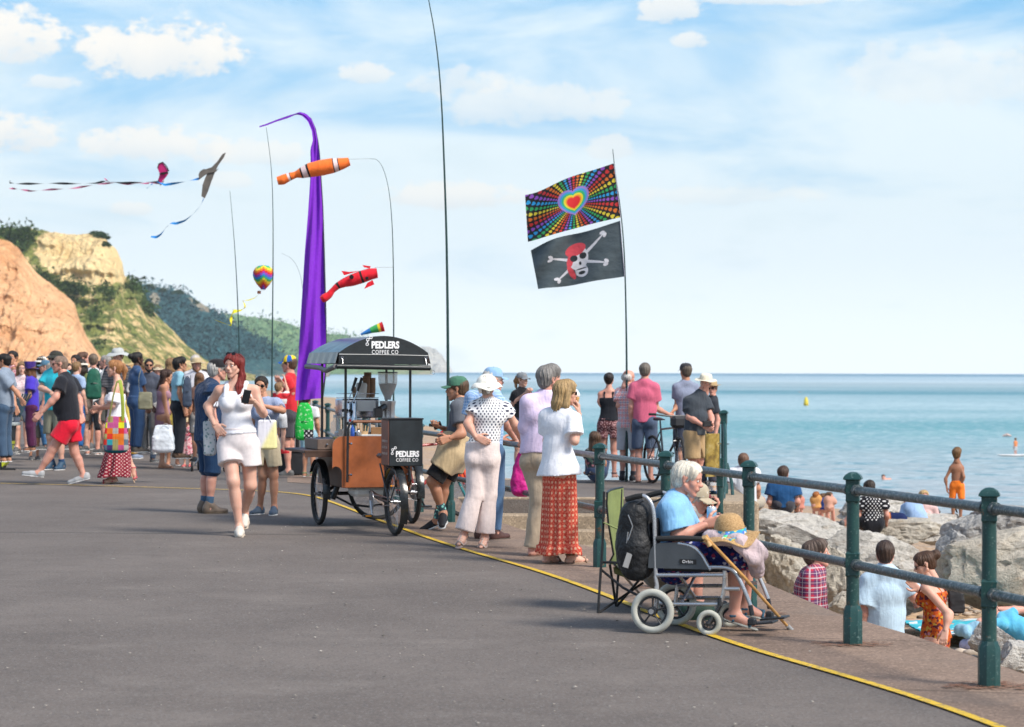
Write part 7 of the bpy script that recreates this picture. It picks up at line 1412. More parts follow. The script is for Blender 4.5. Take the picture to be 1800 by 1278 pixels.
person('phone_man', 'man with moustache and glasses leaning forward over a phone behind the wheelchair', 1150, 1000, None, D=16.0, z=.02, H=1.66, yaw=98, skin='pink', hair=('short', (.5, .48, .44)), hat=('cap', (.42, .36, .26)), head=(104, 16, 0), face=True, beard=(.55, .53, .5),
    J=dict(hd=(1220, 879, 0), nk=(1198, 900, 0), ch=(1180, 925, 0), wa=(1164, 960, 0), pe=(1154, 990, 0), ls=(1200, 908, .2), rs=(1190, 912, -.12), le=(1218, 938, .22), re=(1208, 940, -.1), lw=(1236, 905, .12), rw=(1240, 908, .0), lh=(1158, 992, .1), rh=(1158, 992, -.1), lk=(1222, 1004, .12), rk=(1208, 1006, -.1), la=(1226, 1062, .12), ra=(1206, 1066, -.1)),
    hands=dict(r=dict(d=(.7, 0, .6), n=(-.6, 0, .7), curl=45), l=dict(d=(.7, 0, .6), n=(-.6, 0, .7), curl=40)), top=('shirt', pcloth(speck((.5, .5, .52), (.12, .14, .2), 45)), {'loose': .02}), bottom=('shorts', (.12, .12, .12), {'len': .9}), shoes=('sneaker', (.06, .06, .06)))
def slab_phone(label, c, rot, cat='phone', size=(.072, .009, .145)):
    t = thing('phone', label, cat, c); mb = MB(); R_ = rot.to_3x3(); mb.box((0, 0, 0), size, rot=R_, bev=.004); b = mb.build('case', BLACKM, t); mb = MB(); mb.box(tuple(R_ @ Vector((0, -.0052, 0))), (size[0]*.88, .001, size[2]*.88), rot=R_); mb.build('screen', M((.02, .025, .03), .08, 0, bump=0), t)
E3 = lambda a, b, c: (Matrix.Rotation(c, 3, 'Z') @ Matrix.Rotation(b, 3, 'Y') @ Matrix.Rotation(a, 3, 'X')).to_4x4()
slab_phone('black phone held by the man leaning over behind the wheelchair', px(1243, 890, 16.02), E3(.5, 1.1, 0)); slab_phone('phone in the raised hand of the red haired woman', px(433, 697, 23.12), E3(.4, .15, .3)); slab_phone('phone in the hands of the man in the green cap', px(769, 748, 25.0), E3(.9, 1.2, 0)); slab_phone('small black camera in the hands of the panama hat man', px(1243, 745, 31.9), E3(0, 0, .4), 'camera', (.12, .05, .075))
def can():
    t = thing('drink_can', 'pale blue and white drinks can held by the woman in the wheelchair', 'drink', px(1251, 912, 14.94)); m, nt, b = newmat('printed_can'); z = nt.sep(nt.node('ShaderNodeTexCoord').outputs['Object'])[2]
    nt.put(b, 'Base Color', nt.ramp(nt.math('ADD', nt.math('MULTIPLY', z, 9.0), nt.math('MULTIPLY', nt.noise(None, 60), .2)), [(0, (.6, .65, .7)), (.4, (.15, .4, .6)), (.75, (.65, .68, .72))])); b.inputs['Roughness'].default_value = .3; b.inputs['Metallic'].default_value = .4
    mb = MB(); mb.lathe([(.024, 0), (.030, .008), (.030, .095), (.025, .105), (0, .103)], (0, 0, -.03), n=20); mb.build('can_body', m, t); mb = MB(); mb.torus((0, 0, .075), .025, .002, n=20, k=6); mb.build('can_rim', STEEL, t)
can()
def straw_hat_lap():
    t = thing('straw_hat', 'tan straw sun hat with bright scarf lying on the lap in the wheelchair', 'hat', px(1283, 938, 14.75)); m, nt, b = newmat('straw'); tc = nt.node('ShaderNodeTexCoord').outputs['Object']
    z = nt.noise(nt.mapping(tc, (1, 1, 3)), 90, 3, .6); nt.put(b, 'Base Color', nt.ramp(z, [(.35, (.28, .16, .06)), (.65, (.55, .36, .17))])); b.inputs['Roughness'].default_value = .8; nt.put(b, 'Normal', nt.bump(z, .6, .004))
    mb = MB(); mb.lathe([(.097*math.cos(a)**.6 if a < 1.57 else 0, .125*math.sin(a)) for a in np.linspace(0, 1.5708, 10)], (0, 0, 0), n=32, ell=(1, 1.1)); wavy_disc(mb, .095, .185, .0, .025, .022, seed=2, cy=0); mb.build('crown', m, t)
    mb = MB(); mb.lathe([(.103, .003), (.101, .036)], (0, 0, 0), n=32, ell=(1, 1.1), cap=False); mb.tube([(-.02, -.11, .03), (-.06, -.16, .0), (-.02, -.18, -.01), (.05, -.15, 0)], [.012, .02, .02, .01], 8, sy=.4)
    mb.build('scarf', pcloth(floral([(0, (.05, .35, .6)), (.35, (.7, .72, .72)), (.6, (.1, .6, .3)), (.75, (.1, .2, .6)), (.9, (.75, .7, .2))], 38)), t); t.rotation_euler = (.12, -.1, 0)
straw_hat_lap()
def blob_thing(name, label, cat, prims, mat, D, vox=None, k=.03, wr=.006, loc=None, sub=(), wf=26, group=None, seed=1):
    pr = [prim(px(*a[:2], D+(a[2] if len(a) > 2 else 0)), px(*b[:2], D+(b[2] if len(b) > 2 else 0)), ra, rb, *e) for a, b, ra, rb, *e in prims]
    v, f = sdf_mesh(pr, vox or max(.007, D*.0004), k, sub, wr=wr, wf=wf, seed=seed); c = np.array((v[:, 0].mean(), v[:, 1].mean(), v[:, 2].min())); t = thing(name, label, cat, c, 0, group)
    me = mesh_from(name, v-c, f); metric_uv(me, v-c, (0, 0, 0), .12); link('body' if name != 'jacket' else 'jacket_cloth', me, mat, t); return t, c
YV = np.array((0, 1.0, 0)); XV = np.array((1.0, 0, 0))
blob_thing('jacket', 'dusty pink jacket draped over the knees in the wheelchair', 'jacket', [((1247, 946, -.05), (1300, 950, -.15), .035, .05), ((1262, 946, .1), (1310, 955, .1), .04, .05), ((1300, 950, -.15), (1328, 965, -.1), .05, .055), ((1328, 965, -.1), (1336, 1000, -.08), .045, .035), ((1310, 955, .1), (1338, 975, .1), .05, .04), ((1320, 965, 0), (1330, 1005, 0), .05, .045), ((1300, 960, -.17), (1322, 985, -.17), .03, .035)], cloth((.50, .40, .42), .8, 22), 14.78, .007, .03, .012, wf=34)
def cane():
    t = thing('walking_stick', 'wooden walking stick with grey rubber tip propped beside the wheelchair', 'walking stick', gp(1391, 1110)); b = np.array(t.location); P = lambda x, y, D: np.array(px(x, y, D))-b
    mb = MB(); mb.tube([P(1240, 941, 14.5), P(1246, 950, 14.5), P(1310, 1017, 14.62), P(1386, 1103, 14.98)], [.013, .011, .011, .010], 10); mb.build('shaft', M((.55, .30, .10), .4, .2), t)
    mb = MB(); mb.tube([P(1237, 944, 14.47), P(1243, 950, 14.5), P(1248, 960, 14.5)], [.013, .014, .015], 10); mb.build('handle', M((.60, .38, .17), .4, .15), t)
    mb = MB(); mb.tube([P(1384, 1100, 14.96), P(1391, 1109, 15.0)], [.014, .019], 12); mb.build('ferrule', M((.28, .29, .30), .8), t)
cane()
t, c = blob_thing('backpack', 'bulging black backpack hanging from the back of the wheelchair', 'backpack', [((1118, 905, -.05), (1116, 960, -.05), .10, .115), ((1116, 960, -.05), (1120, 995, -.05), .12, .10), ((1112, 940, .08), (1114, 985, .08), .10, .11), ((1130, 885, 0), (1138, 960, 0), .05, .05)], M((.014, .015, .017), .6, .3, 14, .7, 30, dist=.02), 14.95, .007, .03, .012)
P_ = lambda x, y, D: np.array(px(x, y, D))-c
for q in ([(1104, 935), (1101, 960), (1108, 985)], [(1104, 905), (1112, 925), (1104, 950)]): mb = MB(); mb.tube([P_(x, y, 14.80) for x, y in q], .004, 6); mb.build('zip', STEEL, t)
mb = MB(); mb.tube([P_(1128, 885, 14.9), P_(1140, 900, 14.86), P_(1144, 940, 14.84), P_(1138, 990, 14.84)], .016, 8, sy=.4); mb.build('strap', BLACKM, t); mb = MB(); mb.box(P_(1103, 985, 14.79), (.035, .01, .09), rot=Matrix.Rotation(.3, 3, 'Y')); mb.build('patch', M((.3, .3, .3), .6), t)
blob_thing('holdall', 'dark green bag on the ground under the wheelchair', 'bag', [((1212, 1076), (1238, 1078), .07, .075), ((1216, 1085), (1236, 1086), .07, .07)], M((.012, .045, .03), .7, .3, 12, .5, 30), 15.6)
# ---------------- bags ----------------
def bag(name, label, rect, D, dep, mat, rings=((0, .9, 1), (.08, 1, 1), (.5, .98, .9), (.92, .93, .5), (1, .9, .3)), cat='bag', wrk=.01, tilt=0.0, seed=1, part='body', sq=.35):
    "soft bag: rounded-rectangle sections (height, width, depth) filling the photo rectangle"
    x0, y0, x1, y1 = rect; c = np.array(px((x0+x1)/2, y1, D)); w = (x1-x0)/ppm(D)/2; h = (y1-y0)/ppm(D); hh = np.linspace(0, 1, 30); r_ = np.array(rings); n = 44; a = np.arange(n)*2*PI/n; P = []
    W_ = np.interp(hh, r_[:, 0], r_[:, 1])*w; D_ = np.interp(hh, r_[:, 0], r_[:, 2])*dep/2
    for q, (z, ww, dd) in enumerate(zip(hh, W_, D_)):
        e = min(1, q/2.5+.55)*(1 if q < 29 else .8); X = np.sign(np.cos(a))*np.abs(np.cos(a))**sq*ww*e; Y = np.sign(np.sin(a))*np.abs(np.sin(a))**sq*dd*e
        nz = np_noise(X*1.0+seed, Y+z*h, .16, seed, 4); P.append(np.stack([X*(1+0*nz)+tilt*z*h+nz*wrk*np.cos(a), Y+nz*wrk*np.sign(np.sin(a)), np.full(n, z*h)+nz*wrk*.5*(q > 27)], 1))
    P = [np.tile(P[0].mean(0), (n, 1))]+P+[np.tile(P[-1].mean(0), (n, 1))]
    mb = MB(); mb.grid(np.array(P), closed=True); t = thing(name, label, cat, c); V = np.concatenate(mb.V); me = mesh_from(part, V, mb.F, True, 60); metric_uv(me, V, (0, .5*dep, 0), .5*w+.1); uv = me.uv_layers[0]; li = np.zeros(len(me.loops), dtype=np.int32); me.loops.foreach_get('vertex_index', li); uv.data.foreach_set('uv', np.stack([V[li, 0], V[li, 2]], 1).astype(np.float32).ravel())
    link(part, me, mat, t); return t, c
SAG = ((0, .75, .7), (.12, 1, 1), (.45, .95, .95), (.8, .82, .6), (1, .72, .3)); RUCK = ((0, .82, .8), (.1, 1, 1), (.4, 1, 1), (.6, .95, .8), (.85, .8, .6), (1, .45, .35))
def strap(t, c, pts, r, mat, sy=.3, name='strap', up=None):
    mb = MB(); P = [Vector(np.array(px(*p[:3]))-c) for p in pts]; mb.tube([np.array(v) for v in chaikin(P, 2)], r, 8, sy=sy, up=up); return mb.build(name, mat, t)
D = 33.1
PATCH = pcloth(lambda nt, uv, tc: nt.mix(nt.math('LESS_THAN', nt.sep(uv)[1], .045), nt.ramp(nt.sep(nt.voro(nt.mapping(uv, (13, 13, 13)), 1, out='Color', rnd=.0))[0], [(0, (.55, .03, .02)), (.15, (.62, .16, .02)), (.3, (.30, .26, .10)), (.42, (.62, .62, .02)), (.55, (.10, .14, .18)), (.65, (.45, .08, .22)), (.76, (.06, .03, .12)), (.86, (.03, .3, .36)), (.95, (.35, .33, .3))], 'CONSTANT'), (.01, .08, .10)))
t, c = bag('patchwork_bag', 'colourful patchwork shoulder bag on the woman in the off shoulder top', (182, 732, 226, 797), 32.95, .12, PATCH, SAG, wrk=.012)
strap(t, c, [(216, 750, 32.93), (216, 710, 32.90), (213, 680, 32.95), (210, 666, 33.15), (209, 672, 33.4)], .024, cloth((.30, .36, .05)), .2, up=(1, 0, 0)); strap(t, c, [(192, 755, 32.93), (192, 735, 32.92), (198, 700, 32.96), (206, 670, 33.1)], .012, cloth((.18, .18, .05)), .2, up=(1, 0, 0))
t, c = bag('carrier_bag', 'white plastic carrier bag held by the woman in the mauve dress', (267, 747, 307, 796), 34.35, .16, M((.62, .66, .70), .35, .15, 9, .6, 9, dist=.03), SAG, wrk=.02); strap(t, c, [(282, 752, 34.3), (292, 742, 34.3), (298, 752, 34.3)], .006, WPL)
t, c = bag('olive_bag', 'olive leather handbag under the arm of the woman with the scrunchie', (243, 689, 268, 720), 38.9, .14, M((.20, .19, .12), .45, .2)); strap(t, c, [(246, 695, 38.9), (243, 665, 39), (248, 650, 39.2)], .012, M((.2, .19, .12)))
t, c = bag('tote_bag', 'white and pale yellow paper carrier bag beside the woman in white shorts', (452, 738, 487, 790), 23.75, .12, pcloth(lambda nt, uv, tc: nt.mix(nt.smooth(nt.math('ADD', nt.sep(tc)[0], nt.math('MULTIPLY', nt.sep(tc)[2], -.5)), -.09, -.03), (.72, .72, .78), (.78, .74, .36)), .3), ((0, 1, 1), (1, .9, .8)), wrk=.004, sq=.2); strap(t, c, [(463, 742, 23.7), (470, 726, 23.7), (477, 742, 23.7)], .004, WPL, 1)
t, c = bag('shopping_bag', 'grey and white printed cloth bag on the arm of the red haired woman', (359, 740, 380, 801), 23.6, .10, pcloth(speck((.55, .57, .58), (.2, .3, .3), 30, .25)), tilt=-.05); strap(t, c, [(368, 745, 23.6), (378, 715, 23.55), (388, 690, 23.5)], .01, cloth((.6, .58, .6)), .4); strap(t, c, [(372, 745, 23.55), (364, 737, 23.5), (375, 735, 23.4)], .005, WPL, 1)
def rucksack(label, x0, y0, x1, y1, D, col, mat=None, bot=None):
    cx = (x0+x1)/2; w = (x1-x0)/2/ppm(D); h = (y1-y0); t, c = bag('rucksack', label, (x0, y0, x1, y1), D, w*1.3, mat or M(col, .6, .2, 12, .4, 30), RUCK, 'backpack', sq=.6)
    mb = MB(); cc = np.array(px(cx, y1-h*.36, D-w*.66))-c; mb.tube([cc+(-w*.5, .02, .07), cc+(0, -.01, .08), cc+(w*.5, .02, .07)], .005, 6); mb.build('zip', BLACKM, t)
    for s in (-1, 1): strap(t, c, [(cx+s*w*ppm(D)*.55, y0+h*.5, D+.05), (cx+s*w*ppm(D)*.75, y0+h*.05, D+.06), (cx+s*w*ppm(D)*.75, y0-h*.05, D+.15)], .018, mat or BLACKM, .3)
    mb = MB(); mb.torus(np.array(px(cx, y0+2, D))-c, .03, .006, (0, 1, 0), 14, 6); mb.build('grab_loop', BLACKM, t)
rucksack('dark green rucksack on the back of the man in the white t-shirt', 151, 648, 178, 702, 36.0, (.01, .10, .06)); rucksack('bright green patterned rucksack with spotted base on the child', 519, 708, 551, 774, 35.7, 0, pcloth(lambda nt, uv, tc: nt.mix(nt.math('MULTIPLY', nt.math('LESS_THAN', nt.sep(uv)[1], .16), nt.math('GREATER_THAN', nt.sep(tc)[0], 0.0)), nt.mix(nt.smooth(nt.noise(tc, 26, 2), .6, .63), (.02, .42, .06), (.3, .62, .3)), dots((.02, .02, .025), (.6, .6, .6), .05, .25)(nt, uv, tc)), .3))
rucksack('navy rucksack on the man in the light blue t-shirt', 321, 663, 337, 716, 38.7, (.05, .07, .11))
t, c = bag('pink_rucksack', 'magenta drawstring rucksack hanging from the hand at the railing', (898, 792, 939, 873), 22.5, .22, M((.55, .01, .22), .6, .2, 10, .9, 12, dist=.03), ((0, .7, .7), (.1, .95, 1), (.3, 1, 1), (.6, .85, .8), (.85, .55, .5), (1, .25, .3)), 'backpack', .022, sq=.75); strap(t, c, [(914, 800, 22.55), (917, 782, 22.6), (922, 772, 22.8)], .012, cloth((.5, .01, .2)), .5); strap(t, c, [(936, 850, 22.55), (936, 870, 22.55), (934, 886, 22.55)], .006, cloth((.5, .01, .2)), .5)
t, c = bag('straw_bag', 'tan woven bag tucked between the lilac shirt man and the blonde woman', (940, 826, 962, 874), 21.6, .12, M((.45, .32, .15), .8, .3, 40, .7, 60)); strap(t, c, [(951, 828, 21.6), (955, 790, 21.7), (962, 760, 21.8)], .008, M((.4, .28, .13)))
# ---------------- ice cream, cups, odds ----------------
def ice():
    c = px(1013, 716, 20.22); t = thing('ice_cream', 'white ice cream cone in the hand of the blonde woman', 'ice cream', c); mb = MB(); mb.lathe([(.008, -.02), (.022, .06), (.027, .075), (.027, .085)], (0, 0, 0), n=14); mb.build('cone', M((.60, .34, .13), .7, .2, 40, .6, 80), t)
    mb = MB(); mb.ball((0, 0, .105), (.032, .032, .030), 14); mb.ball((-.004, 0, .130), (.022, .022, .022), 12); mb.build('scoop', M((.80, .79, .76), .35, .05, 20, .4, 25), t)
ice()
def cup():
    c = px(1254, 871, 30.9); c.z = .045; t = thing('beer_cup', 'plastic cup of amber beer standing on the end of the platform wall', 'cup', c); mb = MB(); mb.lathe([(.032, 0), (.042, .14), (.040, .14), (.031, .004), (0, .004)], n=18); mb.build('cup', glass_mat, t); mb = MB(); mb.lathe([(.029, .006), (.038, .10), (0, .10)], n=18); mb.build('beer', M((.65, .28, .03), .15, .02, bump=0), t)
glass_mat = next(m for m in bpy.data.materials if m.name.startswith('clear_plastic')); cup()
mb = MB(); P = []
for i in range(9): P.append([(i*.05-.2, j_*.05-.15, .02+.012*math.sin(i*2.1+j_)+.012*math.cos(j_*1.7)) for j_ in range(7)])
P = np.array(P); mb.grid(P); mb.grid(P[::-1]-(0, 0, .022)); solo(mb, 'towel', pcloth(stripes((.05, .16, .32), (.6, .62, .64), .04, 0)), 'blue and white towel on the platform wall beside the beer cup', 'towel').location = (2.42, 30.9, .05)
v, f = sdf_mesh([prim((-.1, 0, .03), (.1, 0, .03), .045, .035), prim((-.08, 0, .06), (-.05, 0, .06), .035), prim((-.1, .12, .03), (.1, .10, .03), .045, .035)], .008, .02); o = link('shoes', mesh_from('shoes', v, f), M((.16, .03, .04), .7), None, (2.30, 29.45, .05)); tag(o, 'pair of maroon canvas shoes on the platform wall', 'shoes')
def sign():
    c = np.array(px(1252, 812, 31.3)); c[2] = .25; t = thing('sign_board', 'weathered yellow brown notice board fixed beside the tall green post', 'sign', c); R_ = Matrix.Rotation(.75, 3, 'Z')
    mb = MB(); mb.box((0, 0, .27), (.26, .02, .56), rot=R_, bev=.004); m, nt, b = newmat('aged_sign'); tc = nt.node('ShaderNodeTexCoord').outputs['Object']; n = nt.noise(tc, 6, 5, .7); nt.put(b, 'Base Color', nt.ramp(n, [(.35, (.10, .055, .01)), (.5, (.30, .20, .03)), (.68, (.45, .36, .16))])); b.inputs['Roughness'].default_value = .5; mb.build('board', m, t)
    for z in (.12, .42): mb = MB(); mb.tube([(.08, .02, z), (.20, -.14, z)], .008, 6); mb.build('bracket', STEEL, t)
sign()
def green_cap_stuff():
    b = np.array(gp(810, 905)); b[2] = 0; t = thing('stool', 'orange plastic stool with teal metal legs behind the leaning man', 'stool', b+(0, .9, 0)); mb = MB(); mb.lathe([(.15, .36), (.17, .42), (.16, .48), (.14, .46), (.0, .44)], (-.10, 0, 0), n=20); mb.build('seat', M((.70, .09, .02), .4), t)
    for x, y in ((.12, -.1), (-.28, -.08), (.1, .14), (-.25, .16)): mb = MB(); mb.tube([(-.10+x*.3, y*.5, .37), (x, y, 0)], .014, 8); mb.build('leg', M((.01, .2, .22), .4), t)
    mb = MB(); P = [px(800, 785, 27), px(785, 790, 26.9), px(770, 800, 26.9), px(763, 830, 26.6), px(765, 870, 26.3), px(775, 893, 26.2), px(800, 905, 26.4)]; P = [Vector(p) for p in P]; mb.tube([np.array(q) for q in chaikin(P, 3)], .008, 6); solo(mb, 'cable', M((.75, .12, .02), .5), 'loop of orange cable hanging by the railing behind the leaning man', 'cable', loc=tuple(P[-1]))
    t, c = blob_thing('canister', 'red plastic canister hanging on the railing behind the leaning man', 'canister', [((782, 768), (780, 800), .08, .09, YV, .6)], M((.55, .02, .015), .4), 26.9); strap(t, c, [(778, 762, 26.9), (783, 752, 26.9), (789, 762, 26.9)], .008, BLACKM, 1, 'handle')
green_cap_stuff()
def speaker():
    b = np.array(gp(512, 836)); t = thing('speaker_stand', 'black loudspeaker on a stand beside the purple banner', 'speaker', b); mb = MB(); mb.box((0, 0, .92), (.22, .22, .34), bev=.02); c = mb.build('cabinet', M((.02, .022, .026), .5), t)
    mb = MB(); mb.lathe([(.07, 0), (.06, .01), (.02, .015), (0, .015)], (0, -.112, .88), (0, -1, 0), 18); mb.lathe([(.03, 0), (.0, .01)], (0, -.112, 1.03), (0, -1, 0), 14); mb.build('driver', STEEL, c); mb = MB(); mb.tube([(0, 0, .3), (0, 0, .76)], .03); mb.build('pole', BLACKM, t)
    b2 = np.array(gp(510, 835)); bx = thing('black_box', 'black plastic crate the boy and the speaker stand on', 'box', (b2[0]-.02, b2[1]+.12, 0)); mb = MB(); mb.box((0, 0, .175), (.46, .40, .35), bev=.02); mb.build('body', M((.018, .02, .024), .6), bx); mb = MB(); mb.box((0, 0, .36), (.48, .42, .03), bev=.01); mb.build('lid', M((.03, .033, .038), .5), bx); t.location = (b2[0]+.1, b2[1]+.14, .07)
speaker()
def stroller():
    b = np.array(gp(344, 829)); t = thing('pushchair', 'dark folding pushchair half hidden behind the man in the body warmer', 'pushchair', b)
    for x, y in ((-.06, 0), (-.02, .5), (.45, .03), (.45, .5)): mb = MB(); mb.torus((x, y, .08), .062, .018, (1, .2, 0), 24, 8); w_ = mb.build('wheel', RUB, t); mb = MB(); mb.lathe([(0, -.01), (.045, -.01), (.045, .01), (0, .01)], (x, y, .08), (1, .2, 0), 14); mb.build('hub', STEEL, w_)
    mb = MB()
    for y in (0.02, .5): mb.tube([(-.02, y, .1), (.25, y, .55), (.5, y, 1.0)], .012, 8); mb.tube([(.45, y, .1), (.2, y, .6), (-.05, y, .72)], .012, 8)
    mb.tube([(.5, .02, 1.0), (.5, .5, 1.0)], .014, 8); mb.build('frame', STEEL, t)
    v, f = sdf_mesh([prim((.15, .1, .38), (.15, .42, .38), .09), prim((.3, .1, .6), (.3, .42, .6), .07), prim((.25, .1, .8), (.25, .42, .8), .09)], .015, .05); link('seat', mesh_from('seat', v, f), M((.02, .025, .04), .8), t)
stroller()
def table():
    D = 39.5; b = np.array(gp(-4, 825)); t = thing('folding_table', 'small pale folding table on a black base at the left edge', 'table', b); mb = MB(); mb.box((0, 0, .73), (.66, .5, .05), bev=.01); mb.build('tabletop', M((.36, .40, .39), .5), t)
    mb = MB(); mb.prism([(-.3, .02), (.10, .02), (.24, .40), (.27, .70), (-.3, .70)], .3); mb.build('base', M((.018, .025, .03), .5), t)
    mb = MB(); mb.prism([(.10, .04), (.15, .10), (.245, .42), (.25, .69), (.20, .66), (.13, .45), (.09, .2)], .32); mb.build('fin', M((.50, .55, .03), .5), t); mb = MB(); mb.box((.1, -.3, .012), (.5, .02, .02)); mb.box((.1, -.1, .012), (.4, .02, .02)); mb.build('foot', BLACKM, t)
    cs = thing('case', 'grey plastic case standing on the pale folding table', 'case', b+(-.05, 0, .756)); mb = MB(); mb.box((0, 0, .13), (.56, .22, .25), bev=.02); mb.build('body', M((.33, .37, .36), .5), cs); mb = MB(); mb.tube([(-.08, 0, .255), (-.07, 0, .29), (.07, 0, .29), (.08, 0, .255)], .01); mb.build('handle', BLACKM, cs)
    fc = thing('folded_chairs', 'bundle of folded dark camping chairs held beside the blue grey t-shirt', 'chairs', np.array(px(34, 724, 37.2)))
    for i in range(6): mb = MB(); mb.tube([(-.17+i*.03, .02*i, -.08), (-.02+i*.035, .02*i, .28)], .013, 6); mb.build('tube', M((.03, .07, .08), .4), fc)
    mb = MB(); mb.box((.0, 0, .08), (.16, .06, .24), rot=Matrix.Rotation(.4, 3, 'Y'), bev=.02); mb.build('fabric', M((.04, .08, .11), .7), fc)
table()
# ---------------- sea things ----------------
c = px(1417, 714, 402); c.z = -4.1; t = thing('buoy', 'yellow marker buoy floating far out', 'buoy', c); mb = MB(); mb.lathe([(.3, 0), (.42, .3), (.36, 1.0), (.15, 1.55), (0, 1.6)], n=16); mb.build('float', M((.70, .55, .06), .4), t); mb = MB(); mb.torus((0, 0, .35), .42, .05, n=20, k=6); mb.build('collar', M((.5, .3, .03)), t)
c = px(1786, 805, 162); c.z = -4.0; mb = MB(); mb.tube([(-1.3, 0, .12), (-1.0, 0, .08), (0, 0, .06), (1.0, 0, .08), (1.4, 0, .16)], [.05, .3, .38, .3, .04], 12, sy=.18, up=(0, 1, 0)); solo(mb, 'paddleboard', WPL, 'white paddleboard under the standing child', 'paddleboard').location = c
c = px(1770, 784, 210); c.z = -4.0; mb = MB(); mb.tube([(-.38, 0, .1), (0, 0, .2), (.38, 0, .1)], [.1, .25, .1], 10, sy=.6, up=(0, 1, 0)); solo(mb, 'inflatable', M((.62, .45, .40), .5), 'small pale inflatable beyond the paddleboard', 'inflatable').location = c
for i, (x, y, lb) in enumerate(((1553, 843, 'swimmer with only the head out of the water beyond the slab'), (1405, 690, 'distant swimmer near the yellow buoy'))):
    D = (CAMZ+4)*FPX/(y-654.5); v, f = sdf_mesh([prim((0, 0, .08), (0, 0, .16), .11, .09), prim((.05, 0, -.1), (.35, .1, -.02), .16, .1)], .03, .06); c = px(x, y, D); c.z = -4.0; t = thing('person', lb, 'person', c); link('body', mesh_from('body', v, f), SK['pink'], t); v, f = sdf_mesh([prim((0, .02, .14), (0, .02, .17), .105)], .03, .02); link('hair', mesh_from('hair', v, f), mat_hair((.1, .06, .04)), t)
def towel_heap():
    b = gp(1700, 1122, -1.55); P = []; r = np.random.default_rng(3)
    X = np.linspace(-.55, .75, 26); Yv = np.linspace(-.8, .9, 22); XX, YY = np.meshgrid(X, Yv); Z = .03+.035*np_noise(XX, YY, .5, 3, 3); P = np.stack([XX, YY, Z], -1); mb = MB(); mb.grid(P); mb.grid(P[::-1]-(0, 0, .02)); solo(mb, 'beach_towel', pcloth(floral([(0, (.05, .40, .50)), (.5, (.6, .65, .68)), (.7, (.10, .5, .55)), (.85, (.5, .3, .2))], 7)), 'turquoise and white beach towel beside the sunbather', 'towel').location = (b.x, 29.2, -1.5)
    for i, (x, y, c, lb) in enumerate(((1702, 1108, (.25, .45, .58), 'crumpled light blue garment on the beach towel'), (1712, 1132, (.45, .48, .7), 'crumpled lilac clothes in front of the beach towel'))): blob_thing('clothes', lb, 'clothes', [((x-14, y), (x+12, y-3), .07, .08), ((x-4, y+3, -.1), (x+16, y+2, .1), .06, .05)], cloth(c, 1.0, 12), 28.3, .014, .03, .025, wf=30)
    blob_thing('beach_bag', 'navy and orange bag on the rocks beside the woman in black', 'bag', [((1566, 912), (1582, 914), .10, .12), ((1580, 915), (1588, 916), .08, .08)], pcloth(lambda nt, uv, tc: nt.mix(nt.smooth(nt.sep(tc)[0], -.12, -.10), (.7, .2, .03), (.01, .02, .08))), 38)
    bag('camera_bag', 'black shoulder bag hanging behind the woman in the orange dress', (1668, 1030, 1696, 1078), 20.9, .08, M((.014, .014, .016), .6), tilt=-.06)
towel_heap()
mb = MB(); mb.tube([np.array(px(x, y, D))-np.array(px(1660, 1010, 20.7)) for x, y, D in ((1645, 1022, 20.62), (1660, 1010, 20.66), (1672, 1025, 20.75), (1682, 1050, 20.8))], .02, 8, sy=.3); o = mb.build('bag_strap', BLACKM, next(o for o in bpy.data.objects if o.get('label', '').startswith('black shoulder bag'))); o.matrix_parent_inverse = o.parent.matrix_world.inverted(); o.location = px(1660, 1010, 20.7)
# ---------------- poles, banner, windsocks, kites, flags ----------------
POLEM = M((.012, .045, .042), .4, .2)
def pole(label, pts, D, r0=.016, r1=.004, base=None, lean=0.0):
    P = [Vector(px(x, y, D)) for x, y in pts]; b = Vector((P[0].x, P[0].y, 0 if base is None else base)); P = [b]+P; P = chaikin(P, 2); mb = MB(); n = len(P)
    L = [0]; 
    for a, c in zip(P[:-1], P[1:]): L.append(L[-1]+(c-a).length)
    mb.tube([np.array(p) for p in P], [r0+(r1-r0)*l/L[-1] for l in L], 8); return solo(mb, 'kite_pole', POLEM, label, 'pole', loc=tuple(b))
pole('slim dark pole bending left above the crowd, left of the balloon kite', [(421, 640), (419, 560), (415, 470), (410, 400), (404, 335)], 38, .016, .003)
pole('slim dark pole just right of the balloon kite', [(478, 640), (480, 480), (480, 360), (477, 290), (468, 224)], 36, .016, .003)
pole('pole behind the coffee cart curving over to hold the orange fish windsock', [(692, 640), (692, 470), (688, 360), (678, 305), (665, 280), (650, 279)], 33, .016, .0025)
pole('tallest pole, rising to the top edge of the sky', [(788, 700), (786, 450), (781, 290), (775, 150), (765, 60), (752, -8)], 31, .024, .006)
FLAGP = pole('tall thin pole carrying the two flags on the platform', [(1102, 660), (1100, 520), (1097, 430), (1090, 360), (1082, 310), (1077, 262)], 35.2, .020, .005)
pole('faint whip pole left of the purple banner', [(536, 640), (534, 520), (528, 480), (515, 455), (495, 445)], 46, .010, .002)
for a, b, D, lb in (((613, 280), (650, 279), 33, 'thin line tying the orange fish to its pole'), ((658, 470), (692, 470), 33, 'thin line tying the red fish to its pole')):
    p, q = px(*a, D), px(*b, D); mb = MB(); mb.tube([np.array(p), np.array(q)], .002, 4); solo(mb, 'line', M((.3, .3, .3)), lb, 'line', loc=tuple(p))
